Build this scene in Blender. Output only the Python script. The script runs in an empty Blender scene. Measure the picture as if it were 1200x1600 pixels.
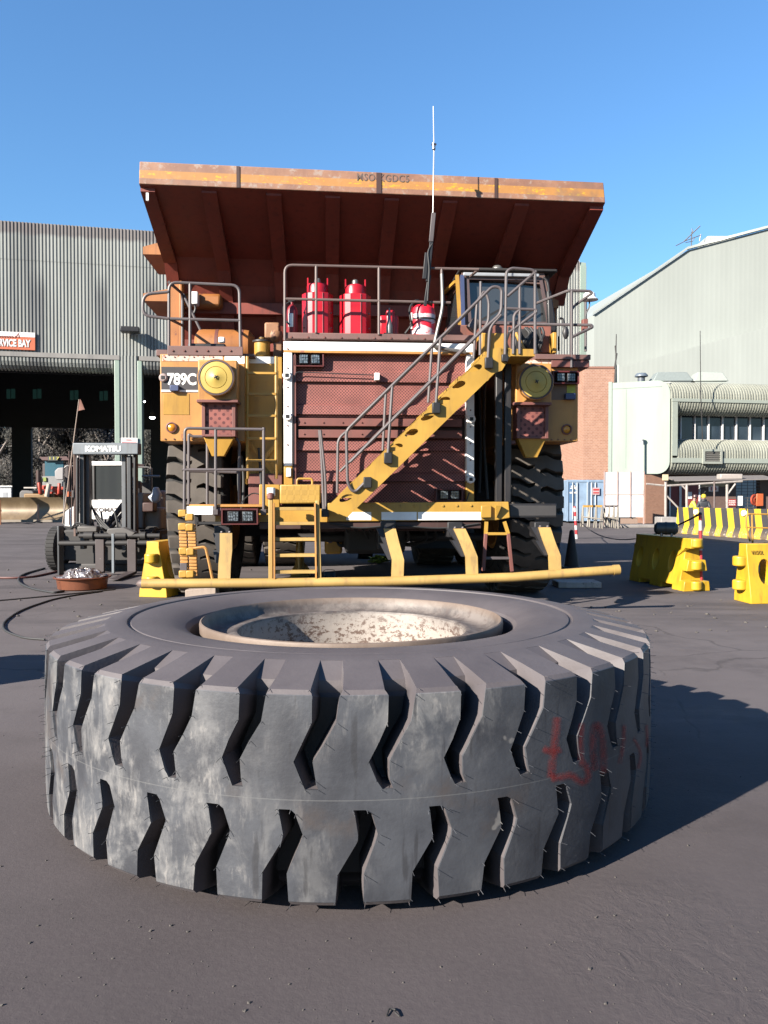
import bpy, bmesh, math, random
from mathutils import Vector, Matrix
random.seed(7)
C = bpy.context.scene
COL = C.collection
R = math.radians
PI = math.pi

# ---------------------------------------------------------------- camera
F, HZ, H = 1250.0, 776.0, 1.69            # focal length in photo pixels, horizon row, eye height
PITCH = math.atan((800 - HZ) / F)
cam_d = bpy.data.cameras.new('camera')
cam = bpy.data.objects.new('camera', cam_d)
COL.objects.link(cam)
cam.location = (0, 0, H)
cam.rotation_euler = (PI / 2 - PITCH, 0, 0)
cam_d.sensor_fit = 'VERTICAL'
cam_d.sensor_height = 24
cam_d.lens = 24 * F / 1600
cam_d.clip_start = 0.05
cam_d.clip_end = 3000
C.camera = cam

# ---------------------------------------------------------------- light
SUN_AZ, SUN_EL = R(41), R(25)             # light travels towards +x/+y
w = bpy.data.worlds.new('World')
C.world = w
w.use_nodes = True
nt = w.node_tree
sky = nt.nodes.new('ShaderNodeTexSky')
sky.sky_type = 'NISHITA'
sky.sun_disc = False
sky.sun_elevation = SUN_EL
sky.sun_rotation = math.atan2(-math.cos(SUN_AZ), -math.sin(SUN_AZ))
sky.air_density = 1.6
sky.dust_density = 0.0
sky.ozone_density = 9.5
sky.altitude = 200
bg = nt.nodes['Background']
nt.links.new(sky.outputs[0], bg.inputs[0])
bg.inputs[1].default_value = 0.058
sl = bpy.data.lights.new('sun', 'SUN')
sl.energy = 5.0
sl.angle = R(0.53)
sl.color = (1.0, 0.925, 0.815)
sun = bpy.data.objects.new('sun', sl)
COL.objects.link(sun)
ldir = Vector((math.cos(SUN_AZ) * math.cos(SUN_EL), math.sin(SUN_AZ) * math.cos(SUN_EL), -math.sin(SUN_EL)))
sun.rotation_euler = ldir.to_track_quat('-Z', 'Y').to_euler()
sun.location = -ldir * 50
C.view_settings.view_transform = 'Standard'
C.view_settings.look = 'None'
C.view_settings.exposure = 1.93
C.view_settings.gamma = 1.0
C.cycles.max_bounces = 6
C.cycles.transparent_max_bounces = 12
C.cycles.use_denoising = True

# ---------------------------------------------------------------- photo -> world helpers
_sp, _cp = math.sin(PITCH), math.cos(PITCH)
EYE = Vector((0, 0, H))


def ray(px, py):
    u, v = (px - 600) / F, (py - 800) / F
    return Vector((u, _cp - v * _sp, -_sp - v * _cp))


def at(px, py, D):
    d = ray(px, py)
    return EYE + d * (D / d.y)


def gnd(px, py, z=0.0):
    d = ray(px, py)
    return EYE + d * ((z - H) / d.z)


# ---------------------------------------------------------------- mesh builder
class MB:
    def __init__(s):
        s.v = []
        s.f = []

    def add(s, vs, fs):
        o = len(s.v)
        s.v += [Vector(v) for v in vs]
        s.f += [[i + o for i in f] for f in fs]
        return s

    def hexa(s, p):
        return s.add(p, [(0, 3, 2, 1), (4, 5, 6, 7), (0, 1, 5, 4), (1, 2, 6, 5), (2, 3, 7, 6), (3, 0, 4, 7)])

    def box(s, x0, x1, y0, y1, z0, z1):
        x0, x1 = sorted((x0, x1)); y0, y1 = sorted((y0, y1)); z0, z1 = sorted((z0, z1))
        return s.hexa([(x0, y0, z0), (x1, y0, z0), (x1, y1, z0), (x0, y1, z0),
                       (x0, y0, z1), (x1, y0, z1), (x1, y1, z1), (x0, y1, z1)])

    def obox(s, c, ax, ay, az):
        c, ax, ay, az = map(Vector, (c, ax, ay, az))
        return s.hexa([c - ax - ay - az, c + ax - ay - az, c + ax + ay - az, c - ax + ay - az,
                       c - ax - ay + az, c + ax - ay + az, c + ax + ay + az, c - ax + ay + az])

    def bar(s, a, b, wx, wy, up=(0, 0, 1)):
        a, b = Vector(a), Vector(b)
        d = (b - a)
        n = d.normalized()
        up = Vector(up)
        if abs(n.dot(up)) > .98:
            up = Vector((0, 1, 0))
        x = n.cross(up).normalized()
        y = x.cross(n)
        return s.obox((a + b) / 2, x * wx / 2, y * wy / 2, d / 2)

    def prism(s, pts, vec):
        n = len(pts)
        pts = [Vector(p) for p in pts]
        vec = Vector(vec)
        return s.add(pts + [p + vec for p in pts],
                     [list(range(n))[::-1], list(range(n, 2 * n))] +
                     [(i, (i + 1) % n, n + (i + 1) % n, n + i) for i in range(n)])

    def tube(s, pts, r, n=8, caps=True):
        pts = [Vector(p) for p in pts]
        m = len(pts)
        rs = r if isinstance(r, (list, tuple)) else [r] * m
        t0 = (pts[1] - pts[0]).normalized()
        a = Vector((0, 0, 1)) if abs(t0.z) < .9 else Vector((1, 0, 0))
        x = t0.cross(a).normalized()
        vs, fs = [], []
        for i, p in enumerate(pts):
            if i == 0: t = t0
            elif i == m - 1: t = (pts[i] - pts[i - 1]).normalized()
            else:
                t = ((pts[i + 1] - p).normalized() + (p - pts[i - 1]).normalized())
                t = t.normalized() if t.length > 1e-6 else t0
            x = (x - t * x.dot(t)).normalized()
            y = t.cross(x)
            for k in range(n):
                q = 2 * PI * k / n
                vs.append(p + (x * math.cos(q) + y * math.sin(q)) * rs[i])
        for i in range(m - 1):
            for k in range(n):
                fs.append((i * n + k, i * n + (k + 1) % n, (i + 1) * n + (k + 1) % n, (i + 1) * n + k))
        if caps:
            fs.append(list(range(n))[::-1])
            fs.append([(m - 1) * n + k for k in range(n)])
        return s.add(vs, fs)

    def lathe(s, prof, c=(0, 0, 0), axis=(0, 0, 1), n=32, closed=False):
        c, ax = Vector(c), Vector(axis).normalized()
        a = Vector((1, 0, 0)) if abs(ax.x) < .9 else Vector((0, 0, 1))
        x = (a - ax * a.dot(ax)).normalized()
        y = ax.cross(x)
        vs, fs = [], []
        m = len(prof)
        for r, z in prof:
            for k in range(n):
                q = 2 * PI * k / n
                vs.append(c + ax * z + (x * math.cos(q) + y * math.sin(q)) * max(r, 1e-4))
        for i in range(m if closed else m - 1):
            j = (i + 1) % m
            for k in range(n):
                fs.append((i * n + k, i * n + (k + 1) % n, j * n + (k + 1) % n, j * n + k))
        return s.add(vs, fs)

    def cyl(s, a, b, r, n=20, r2=None):
        a, b = Vector(a), Vector(b)
        L = (b - a).length
        r2 = r if r2 is None else r2
        return s.lathe([(0, 0), (r, 0), (r2, L), (0, L)], a, b - a, n)

    def sphere(s, c, r, n=14, sc=(1, 1, 1)):
        c = Vector(c)
        m = n // 2
        vs, fs = [], []
        for i in range(m + 1):
            t = PI * i / m
            for k in range(n):
                q = 2 * PI * k / n
                vs.append(c + Vector((math.sin(t) * math.cos(q) * sc[0], math.sin(t) * math.sin(q) * sc[1], math.cos(t) * sc[2])) * r)
        for i in range(m):
            for k in range(n):
                fs.append((i * n + k, (i + 1) * n + k, (i + 1) * n + (k + 1) % n, i * n + (k + 1) % n))
        return s.add(vs, fs)


def fillet(pts, rad, n=5):
    pts = [Vector(p) for p in pts]
    out = [pts[0]]
    for i in range(1, len(pts) - 1):
        a, p, b = pts[i - 1], pts[i], pts[i + 1]
        u, v = a - p, b - p
        r = min(rad, u.length * .48, v.length * .48)
        A, B = p + u.normalized() * r, p + v.normalized() * r
        for k in range(n + 1):
            t = k / n
            out.append(A * (1 - t) ** 2 + p * 2 * t * (1 - t) + B * t * t)
    out.append(pts[-1])
    return out


OFF = {}


def mesh_of(name, mb, off=Vector((0, 0, 0)), smooth=True, sharp=32):
    me = bpy.data.meshes.new(name)
    me.from_pydata([tuple(v - off) for v in mb.v], [], mb.f)
    bm = bmesh.new()
    bm.from_mesh(me)
    bmesh.ops.remove_doubles(bm, verts=bm.verts, dist=2e-5)
    bmesh.ops.recalc_face_normals(bm, faces=bm.faces)
    bm.to_mesh(me)
    bm.free()
    if smooth:
        me.polygons.foreach_set('use_smooth', [True] * len(me.polygons))
        me.set_sharp_from_angle(angle=R(sharp))
    return me


def tag(o, label=None, cat=None, group=None, kind=None):
    if label: o['label'] = label
    if cat: o['category'] = cat
    if group: o['group'] = group
    if kind: o['kind'] = kind
    return o


def empty(name, loc=(0, 0, 0), label=None, cat=None, group=None, rz=0.0, local=False):
    o = bpy.data.objects.new(name, None)
    COL.objects.link(o)
    o.empty_display_size = .2
    o.location = loc
    o.rotation_euler = (0, 0, rz)
    OFF[o.name] = Vector((0, 0, 0)) if local else Vector(loc)
    return tag(o, label, cat, group)


SPLIT = {'canopy_edge', 'side_bolster', 'body_post', 'axle', 'firewall', 'weld_seam', 'lift_cylinder', 'high_window', 'rail_clamp', 'landing_strut', 'suspension_strut', 'hand_post',
         'bolt', 'lifting_lug', 'chain_link_plate', 'ladder_flange', 'lift_chain', 'tilt_ram', 'axle_pad', 'column_foot', 'reflector_strip', 'pier_trim', 'lever', 'radiator_strip', 'wall_beam',
         'crane_beam', 'ear', 'boot', 'finger', 'foot', 'locking_bar', 'wiper', 'lift_ram', 'lintel_flashing', 'tank_strap', 'gusset', 'edge_trim', 'lower_wall', 'side_wall', 'slack_cable', 'mirror_arm', 'ladder_strap', 'cab_pillar', 'shade_post'}


def islands(mb):
    par = list(range(len(mb.v)))

    def find(i):
        while par[i] != i:
            par[i] = par[par[i]]
            i = par[i]
        return i
    for f in mb.f:
        for k in f[1:]: par[find(k)] = find(f[0])
    groups = {}
    for f in mb.f: groups.setdefault(find(f[0]), []).append(f)
    out = []
    for fs in groups.values():
        idx = sorted({k for f in fs for k in f})
        mp = {k: i for i, k in enumerate(idx)}
        m = MB()
        m.v = [mb.v[k] for k in idx]
        m.f = [[mp[k] for k in f] for f in fs]
        out.append(m)
    return out


def part(name, mb, mat, parent=None, bevel=0.0, label=None, smooth=True, sharp=32, seg=2):
    """one mesh object; geometry given in the frame of its root thing (loose pieces of some kinds become parts of their own)"""
    if name in SPLIT and parent:
        got = None
        for m in islands(mb):
            got = part1(name, m, mat, parent, bevel, label, smooth, sharp, seg)
        return got
    return part1(name, mb, mat, parent, bevel, label, smooth, sharp, seg)


def part1(name, mb, mat, parent=None, bevel=0.0, label=None, smooth=True, sharp=32, seg=2):
    off = OFF[parent.name] if parent else Vector((0, 0, 0))
    me = mesh_of(name, mb, off, smooth, sharp)
    if mat: me.materials.append(mat)
    o = bpy.data.objects.new(name, me)
    COL.objects.link(o)
    if parent:
        o.parent = parent
        OFF[o.name] = off
    else:
        OFF[o.name] = Vector((0, 0, 0))
    if bevel:
        m = o.modifiers.new('bevel', 'BEVEL')
        m.width = bevel
        m.segments = seg
        m.limit_method = 'ANGLE'
        m.angle_limit = R(35)
        m.harden_normals = False
    if label: o['label'] = label
    return o


def solo(name, mb, mat, label, cat, group=None, bevel=0.0, base=None, **k):
    """a thing that is one mesh, with its origin at its base"""
    if base is None:
        xs = [v.x for v in mb.v]; ys = [v.y for v in mb.v]; zs = [v.z for v in mb.v]
        base = Vector(((min(xs) + max(xs)) / 2, (min(ys) + max(ys)) / 2, min(zs)))
    base = Vector(base)
    mb.v = [v - base for v in mb.v]
    o = part(name, mb, mat, None, bevel, **k)
    o.location = base
    return tag(o, label, cat, group)


def copy_tree(o, parent=None):
    c = o.copy()
    COL.objects.link(c)
    if parent: c.parent = parent
    for ch in list(o.children):
        copy_tree(ch, c)
    return c


def eval_mesh(o):
    dg = bpy.context.evaluated_depsgraph_get()
    dg.update()
    return bpy.data.meshes.new_from_object(o.evaluated_get(dg))


def curve_fill(loops, depth):
    """flat outlines with holes (x, y), extruded +-depth; returns an MB in the xy plane"""
    cu = bpy.data.curves.new('outline', 'CURVE')
    cu.dimensions = '2D'
    cu.fill_mode = 'BOTH'
    cu.extrude = depth
    for lp in loops:
        sp = cu.splines.new('POLY')
        sp.points.add(len(lp) - 1)
        for p, q in zip(sp.points, lp):
            p.co = (q[0], q[1], 0, 1)
        sp.use_cyclic_u = True
    return _from_curve(cu)


def _from_curve(cu):
    o = bpy.data.objects.new('tmp', cu)
    COL.objects.link(o)
    me = eval_mesh(o)
    mb = MB()
    mb.add([v.co.copy() for v in me.vertices], [list(p.vertices) for p in me.polygons])
    bpy.data.objects.remove(o)
    bpy.data.meshes.remove(me)
    bpy.data.curves.remove(cu)
    return mb


def xform(mb, origin, ax, ay, az):
    o, ax, ay, az = map(Vector, (origin, ax, ay, az))
    mb.v = [o + ax * v.x + ay * v.y + az * v.z for v in mb.v]
    return mb


def text_mb(s, width, height, origin, ax, ay, depth=.002, bold=.0, spacing=1.0):
    """lettering fitted to width x height, lower left at origin, ax = reading direction, ay = up"""
    cu = bpy.data.curves.new('letters', 'FONT')
    cu.body = s
    cu.size = 1
    cu.extrude = .001
    cu.offset = bold
    cu.resolution_u = 3
    cu.space_character = spacing
    mb = _from_curve(cu)
    xs = [v.x for v in mb.v]; ys = [v.y for v in mb.v]
    x0, x1, y0, y1 = min(xs), max(xs), min(ys), max(ys)
    ax, ay = Vector(ax).normalized(), Vector(ay).normalized()
    n = ax.cross(ay)
    o = Vector(origin)
    mb.v = [o + ax * ((v.x - x0) / (x1 - x0) * width) + ay * ((v.y - y0) / (y1 - y0) * height) + n * (v.z / .001 * depth) for v in mb.v]
    return mb


def boolean(mb, cutters):
    """difference of closed meshes; returns an MB"""
    a = bpy.data.objects.new('tmp_a', mesh_of('tmp_a', mb, smooth=False))
    COL.objects.link(a)
    obs = []
    for c in cutters:
        b = bpy.data.objects.new('tmp_b', mesh_of('tmp_b', c, smooth=False))
        COL.objects.link(b)
        m = a.modifiers.new('b', 'BOOLEAN')
        m.operation = 'DIFFERENCE'
        m.solver = 'EXACT'
        m.object = b
        obs.append(b)
    me = eval_mesh(a)
    out = MB()
    out.add([v.co.copy() for v in me.vertices], [list(p.vertices) for p in me.polygons])
    for o in obs + [a]:
        bpy.data.objects.remove(o)
    return out


def skin_mb(joints, edges, root, sub=2):
    """joints: name -> (position, radius); grows one continuous body"""
    names = list(joints)
    me = bpy.data.meshes.new('tmp_skin')
    me.from_pydata([tuple(joints[k][0]) for k in names], [(names.index(a), names.index(b)) for a, b in edges], [])
    o = bpy.data.objects.new('tmp_skin', me)
    COL.objects.link(o)
    m = o.modifiers.new('skin', 'SKIN')
    sv = me.skin_vertices[0].data
    for i, k in enumerate(names):
        r = joints[k][1]
        sv[i].radius = r if isinstance(r, tuple) else (r, r)
        sv[i].use_root = (k == root)
    s = o.modifiers.new('sub', 'SUBSURF')
    s.levels = s.render_levels = sub
    e = eval_mesh(o)
    mb = MB()
    mb.add([v.co.copy() for v in e.vertices], [list(p.vertices) for p in e.polygons])
    bpy.data.objects.remove(o)
    return mb


# ---------------------------------------------------------------- materials
ALB, ALB_WHITE = .46, .72


class NG:
    def __init__(s, name):
        s.m = bpy.data.materials.new(name)
        s.m.use_nodes = True
        s.t = s.m.node_tree
        s.b = s.t.nodes['Principled BSDF']
        s.co = s.t.nodes.new('ShaderNodeTexCoord').outputs['Object']

    def n(s, kind, **kw):
        nd = s.t.nodes.new(kind)
        for k, v in kw.items(): setattr(nd, k, v)
        return nd

    def ln(s, a, b): s.t.links.new(a, b)

    def val(s, sock, v):
        if isinstance(v, (int, float)): sock.default_value = v
        elif isinstance(v, (tuple, list)): sock.default_value = tuple(v) + ((1,) if len(v) == 3 and sock.type == 'RGBA' else ())
        else: s.ln(v, sock)

    def map(s, scale=(1, 1, 1), loc=(0, 0, 0), rot=(0, 0, 0), src=None):
        mp = s.n('ShaderNodeMapping')
        mp.inputs['Scale'].default_value = scale
        mp.inputs['Location'].default_value = loc
        mp.inputs['Rotation'].default_value = rot
        s.ln(src or s.co, mp.inputs[0])
        return mp.outputs[0]

    def noise(s, scale, detail=4, rough=.55, src=None, dist=0):
        nd = s.n('ShaderNodeTexNoise')
        nd.inputs['Scale'].default_value = scale
        nd.inputs['Detail'].default_value = detail
        nd.inputs['Roughness'].default_value = rough
        nd.inputs['Distortion'].default_value = dist
        s.ln(src or s.co, nd.inputs['Vector'])
        return nd.outputs['Fac']

    def ramp(s, fac, a, b):
        nd = s.n('ShaderNodeMapRange', interpolation_type='SMOOTHSTEP')
        s.val(nd.inputs['Value'], fac)
        nd.inputs['From Min'].default_value = a
        nd.inputs['From Max'].default_value = b
        return nd.outputs['Result']

    def math(s, op, a, b=None, c=None):
        nd = s.n('ShaderNodeMath', operation=op)
        s.val(nd.inputs[0], a)
        if b is not None: s.val(nd.inputs[1], b)
        if c is not None: s.val(nd.inputs[2], c)
        return nd.outputs[0]

    def mix(s, fac, a, b, mode='MIX'):
        nd = s.n('ShaderNodeMix', data_type='RGBA', blend_type=mode)
        s.val(nd.inputs[0], fac)
        s.val(nd.inputs[6], a)
        s.val(nd.inputs[7], b)
        return nd.outputs[2]

    def xyz(s, src=None):
        nd = s.n('ShaderNodeSeparateXYZ')
        s.ln(src or s.co, nd.inputs[0])
        return nd.outputs

    def bump(s, h, strength=.3, dist=.01):
        nd = s.n('ShaderNodeBump')
        nd.inputs['Strength'].default_value = strength
        nd.inputs['Distance'].default_value = dist
        s.ln(h, nd.inputs['Height'])
        s.ln(nd.outputs[0], s.b.inputs['Normal'])

    def done(s, col, rough=.6, metal=0.0, spec=None):
        # colours below were picked for a softer exposure; scaled down so shadows stay deep under the higher one
        k = ALB_WHITE if 'white' in s.m.name else ALB
        col = s.mix(1.0, col, (k, k, k), 'MULTIPLY')
        s.val(s.b.inputs['Base Color'], col)
        s.val(s.b.inputs['Roughness'], rough)
        s.b.inputs['Metallic'].default_value = metal
        if spec is not None: s.b.inputs['Specular IOR Level'].default_value = spec
        return s.m


def dark(c, k): return tuple(x * k for x in c)


def paint(name, col, rough=.5, wear=None, amt=.0, wscale=5, dirt=(.10, .075, .06), dirt_amt=.35, streak=True, metal=0.0, bumpy=.15, spec=.4):
    g = NG(name)
    v = g.noise(1.7, 3)
    c = g.mix(g.ramp(v, .3, .7), dark(col, .86), dark(col, 1.1))
    if dirt_amt > 0:
        src = g.map((6, 6, .9)) if streak else None
        d = g.noise(1.6 if streak else 3, 6, .65, src)
        c = g.mix(g.math('MULTIPLY', g.ramp(d, .48, .75), dirt_amt), c, dirt)
    if wear and amt > 0:
        e = g.noise(wscale, 8, .7)
        m = g.ramp(e, .74 - amt * .45, .78 - amt * .45)
        c = g.mix(m, c, wear)
    f = g.noise(60, 3)
    g.bump(f, bumpy, .004)
    ro = g.math('ADD', g.math('MULTIPLY', v, .25), rough - .12)
    return g.done(c, ro, metal, spec)


def plain(name, col, rough=.5, metal=0.0, emit=None, es=1.0):
    g = NG(name)
    v = g.noise(9, 4)
    c = g.mix(v, dark(col, .82), dark(col, 1.15))
    if emit:
        g.b.inputs['Emission Color'].default_value = tuple(emit) + (1,)
        g.b.inputs['Emission Strength'].default_value = es
    return g.done(c, rough, metal)


M = {}
RUST = (.16, .06, .035)
M['yellow'] = paint('cab_yellow', (.60, .33, .055), .45, (.30, .13, .04), .12, 6, (.16, .08, .03), .30)
M['orange'] = paint('faded_orange', (.66, .315, .082), .5, (.42, .16, .08), .24, 5, (.28, .12, .06), .42)
M['stair'] = paint('stair_yellow', (.60, .345, .058), .45, (.30, .17, .07), .08, 9, (.22, .13, .06), .42)
M['faded'] = paint('faded_yellow', (.60, .385, .12), .5, (.22, .13, .07), .10, 8, (.24, .15, .08), .55)
M['rail'] = paint('rail_grey', (.125, .104, .108), .5, (.16, .07, .05), .15, 12, (.2, .15, .13), .3)
M['rail_warm'] = paint('rail_brown', (.17, .12, .11), .55, (.2, .09, .06), .2, 12, (.2, .15, .13), .3)
M['rust'] = paint('body_rust', (.27, .048, .030), .6, (.36, .09, .045), .16, 2.5, (.07, .02, .016), .55)
M['post'] = paint('body_post', (.50, .19, .05), .55, (.25, .085, .045), .25, 3, (.14, .05, .03), .4)
M['deck'] = paint('deck_edge', (.23, .12, .105), .6, (.12, .085, .08), .25, 3, (.10, .07, .065), .5)
M['grillebrown'] = paint('strip_brown', (.24, .085, .070), .6, (.16, .08, .07), .2, 5, (.14, .08, .07), .5)
M['white'] = paint('reflective_white', (.80, .79, .77), .4, (.55, .40, .30), .05, 7, (.5, .42, .35), .2)
M['whitechip'] = paint('chipped_white', (.62, .45, .38), .5, (.42, .13, .06), .42, 14, (.4, .2, .12), .3)
M['black'] = paint('black_metal', (.022, .021, .024), .5, (.09, .07, .06), .1, 9, (.08, .06, .05), .3)
M['dark'] = plain('dark_machinery', (.025, .022, .022), .7)
M['darkbrown'] = paint('dark_brown', (.07, .03, .025), .6, (.14, .06, .04), .15, 6)
M['red'] = paint('tank_red', (.62, .012, .030), .35, (.4, .02, .03), .1, 5, (.3, .02, .03), .25, bumpy=.05)
M['redbox'] = paint('light_box_red', (.13, .018, .018), .5, (.05, .02, .02), .2, 8)
M['steel'] = plain('dull_steel', (.30, .29, .28), .45, .6)
M['chrome'] = plain('bright_metal', (.62, .62, .64), .25, .9)
M['blue'] = plain('blue_plastic', (.055, .08, .19), .5)
M['amber'] = plain('amber_lens', (.85, .33, .02), .3)
M['dial'] = paint('filter_yellow', (.74, .52, .12), .45, (.14, .11, .05), .10, 7, (.3, .2, .05), .3, streak=False)
M['rubberdark'] = plain('black_rubber', (.02, .02, .022), .7)
g = NG('windscreen'); M['glass'] = g.done((.055, .06, .065), .08, 0, .8)
g = NG('lamp_glass'); M['lens'] = g.done(g.mix(g.ramp(g.noise(40, 1), .4, .6), (.04, .05, .06), (.20, .24, .28)), .15, 0, .8)


def mesh_mat(name, col, pitch, hole=.40, holecol=(.05, .012, .012)):
    """perforated sheet: staggered punched holes"""
    g = NG(name)
    x, y, z = g.xyz()
    cx = g.n('ShaderNodeCombineXYZ')
    s = 1 / pitch
    k = .7071
    g.ln(g.math('MULTIPLY', g.math('ADD', x, z), k * s), cx.inputs[0])
    g.ln(g.math('MULTIPLY', g.math('SUBTRACT', x, z), k * s), cx.inputs[1])
    vo = g.n('ShaderNodeTexVoronoi', voronoi_dimensions='2D')
    vo.inputs['Scale'].default_value = 1
    vo.inputs['Randomness'].default_value = 0
    g.ln(cx.outputs[0], vo.inputs['Vector'])
    m = g.ramp(vo.outputs['Distance'], hole, hole - .06)
    v = g.noise(2.2, 5, .6)
    c = g.mix(g.ramp(v, .3, .7), dark(col, .75), dark(col, 1.2))
    d = g.noise(1.2, 4, .6, g.map((5, 5, 1)))
    c = g.mix(g.math('MULTIPLY', g.ramp(d, .5, .75), .35), c, (.12, .075, .07))
    return g.done(g.mix(m, c, holecol), .6, 0, .3)


M['grille'] = mesh_mat('perforated_brown_sheet', (.42, .15, .125), .034, .42, (.14, .045, .04))
M['filtergrille'] = mesh_mat('punched_brown_cover', (.34, .115, .095), .085, .30, (.14, .04, .04))


def grating_mat(name, col):
    g = NG(name)
    ck = g.n('ShaderNodeTexChecker')
    ck.inputs['Scale'].default_value = 14
    g.ln(g.map(rot=(0, 0, R(45))), ck.inputs[0])
    g.bump(ck.outputs['Fac'], .5, .01)
    v = g.noise(4, 5)
    return g.done(g.mix(g.math('MULTIPLY', ck.outputs['Fac'], .18), g.mix(g.ramp(v, .35, .7), dark(col, .85), col), dark(col, .5)), .5)


M['treadplate'] = grating_mat('yellow_tread_plate', (.62, .365, .065))
# ================================================================ ground
def ground_mat():
    g = NG('dusty_yard_asphalt')
    x, y, z = g.xyz()
    n1 = g.noise(.35, 6, .6)
    n2 = g.noise(2.6, 7, .62)
    n3 = g.noise(38, 5, .65)
    c = g.mix(g.ramp(n1, .3, .7), (.130, .110, .113), (.180, .155, .158))
    c = g.mix(g.ramp(y, 6.5, 2.6), c, (.66, .64, .65), 'MULTIPLY')  # darkens towards the camera: view-angle and lens falloff put into the colour
    c = g.mix(g.math('MULTIPLY', g.ramp(n2, .50, .72), .30), c, (.10, .086, .086))
    # long dark sweeps left by wheels and spilled oil, further out
    st = g.noise(.5, 6, .68, g.map((.5, 2.2, 1), rot=(0, 0, R(12))))
    far = g.ramp(y, 7, 13)
    c = g.mix(g.math('MULTIPLY', g.math('MULTIPLY', g.ramp(st, .46, .66), far), .55), c, (.058, .050, .050))
    oil = g.ramp(g.noise(1.1, 4, .5, g.map(loc=(4, 1, 0))), .66, .74)
    c = g.mix(g.math('MULTIPLY', g.math('MULTIPLY', oil, far), .55), c, (.045, .04, .042))
    c = g.mix(g.math('MULTIPLY', g.ramp(n3, .35, .75), .22), c, (.17, .15, .145))
    # faint curved wheel tracks
    tn = g.ramp(g.noise(5, 5, .7), .35, .65)
    for cx_, cy_, rad_, wd_ in ((-16, 4, 17.9, .30), (-16, 4, 20.1, .30), (13, 20, 15.4, .28), (13, 20, 17.3, .28), (4, -9, 11.6, .22), (4, -9, 13.4, .22)):
        dd = g.math('SQRT', g.math('ADD', g.math('POWER', g.math('SUBTRACT', x, cx_), 2), g.math('POWER', g.math('SUBTRACT', y, cy_), 2)))
        tk = g.ramp(g.math('ABSOLUTE', g.math('SUBTRACT', g.math('ADD', dd, g.math('MULTIPLY', n2, .12)), rad_)), wd_, wd_ * .55)
        c = g.mix(g.math('MULTIPLY', g.math('MULTIPLY', tk, tn), .30), c, (.088, .074, .076))
    # pale scuffs
    sc = g.ramp(g.noise(1.7, 8, .75, g.map((1, 2.4, 1), rot=(0, 0, R(-20)))), .66, .74)
    c = g.mix(g.math('MULTIPLY', sc, .16), c, (.26, .235, .22))
    # churned patches (loose crust) at two places near the camera
    w_ = g.noise(9, 8, .7, g.map((1.2, 1, 1), rot=(0, 0, R(30))), .6)
    px = g.math('SUBTRACT', x, 1.12); py = g.math('SUBTRACT', y, 2.95)
    pd = g.math('SQRT', g.math('ADD', g.math('POWER', px, 2), g.math('POWER', g.math('MULTIPLY', py, .8), 2)))
    patch = g.ramp(g.math('ADD', pd, g.math('MULTIPLY', n2, .5)), .85, .45)
    # fine cracks
    vo = g.n('ShaderNodeTexVoronoi', feature='DISTANCE_TO_EDGE')
    vo.inputs['Scale'].default_value = .42
    dn = g.n('ShaderNodeMix', data_type='VECTOR')
    g.ln(g.map(), dn.inputs[4])
    nv = g.n('ShaderNodeTexNoise'); nv.inputs['Scale'].default_value = 1.5; nv.inputs['Detail'].default_value = 6
    g.ln(g.co, nv.inputs['Vector'])
    dn.inputs[0].default_value = .25
    g.ln(nv.outputs['Color'], dn.inputs[5])
    g.ln(dn.outputs[1], vo.inputs['Vector'])
    cr = g.math('MULTIPLY', g.math('MULTIPLY', g.ramp(vo.outputs['Distance'], .006, .0), g.ramp(n1, .46, .56)), g.ramp(y, 4, 6))
    c = g.mix(g.math('MULTIPLY', cr, .5), c, (.05, .043, .043))
    h = g.math('ADD', g.math('MULTIPLY', n3, .30), g.math('MULTIPLY', g.noise(7, 7, .6), .42))
    h = g.math('ADD', h, g.math('MULTIPLY', g.noise(140, 3, .6), .16))
    h = g.math('ADD', h, g.math('MULTIPLY', g.math('MULTIPLY', w_, patch), 2.2))
    h = g.math('SUBTRACT', h, g.math('MULTIPLY', cr, .5))
    g.bump(h, .42, .014)
    return g.done(c, g.math('SUBTRACT', .92, g.math('MULTIPLY', g.ramp(st, .5, .7), .2)), 0, .25)


S = 900
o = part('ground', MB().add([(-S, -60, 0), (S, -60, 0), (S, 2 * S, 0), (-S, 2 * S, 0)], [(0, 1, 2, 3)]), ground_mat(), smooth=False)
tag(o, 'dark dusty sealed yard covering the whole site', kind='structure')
# crumbs of coal and gravel lying about
mb = MB()
for i in range(420):
    if i < 260:
        px, py = random.uniform(0, 1200), random.choice([random.uniform(1405, 1600), random.uniform(1000, 1600)])
        p = gnd(px, py)
        r = random.choice([.002, .002, .003, .003, .003, .004, .004, .005, .007])
    else:
        p = gnd(random.uniform(0, 1200), random.uniform(890, 1000)); r = random.uniform(.008, .03)
    if (p.xy - Vector((-.193, 4.85))).length < 1.8: continue
    a = Matrix.Rotation(random.random() * 6, 3, 'Z')
    vs = [p + a @ Vector((r * x * random.uniform(.7, 1.4), r * y * random.uniform(.6, 1.2), r * (z + .7) * random.uniform(.5, .9))) for x, y, z in
          ((1, 0, -.6), (0, 1, -.6), (-1, 0, -.6), (0, -1, -.6), (.6, .6, .3), (-.6, .5, .4), (-.5, -.6, .3), (.5, -.5, .5))]
    mb.add(vs, [(0, 1, 4), (1, 5, 4), (1, 2, 5), (2, 6, 5), (2, 3, 6), (3, 7, 6), (3, 0, 7), (0, 4, 7), (4, 5, 6, 7)])
o = part('gravel', mb, plain('dark_crumbs', (.11, .095, .085), .8), smooth=False)
tag(o, 'small crumbs of coal and gravel scattered over the yard', 'gravel', kind='stuff')
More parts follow.
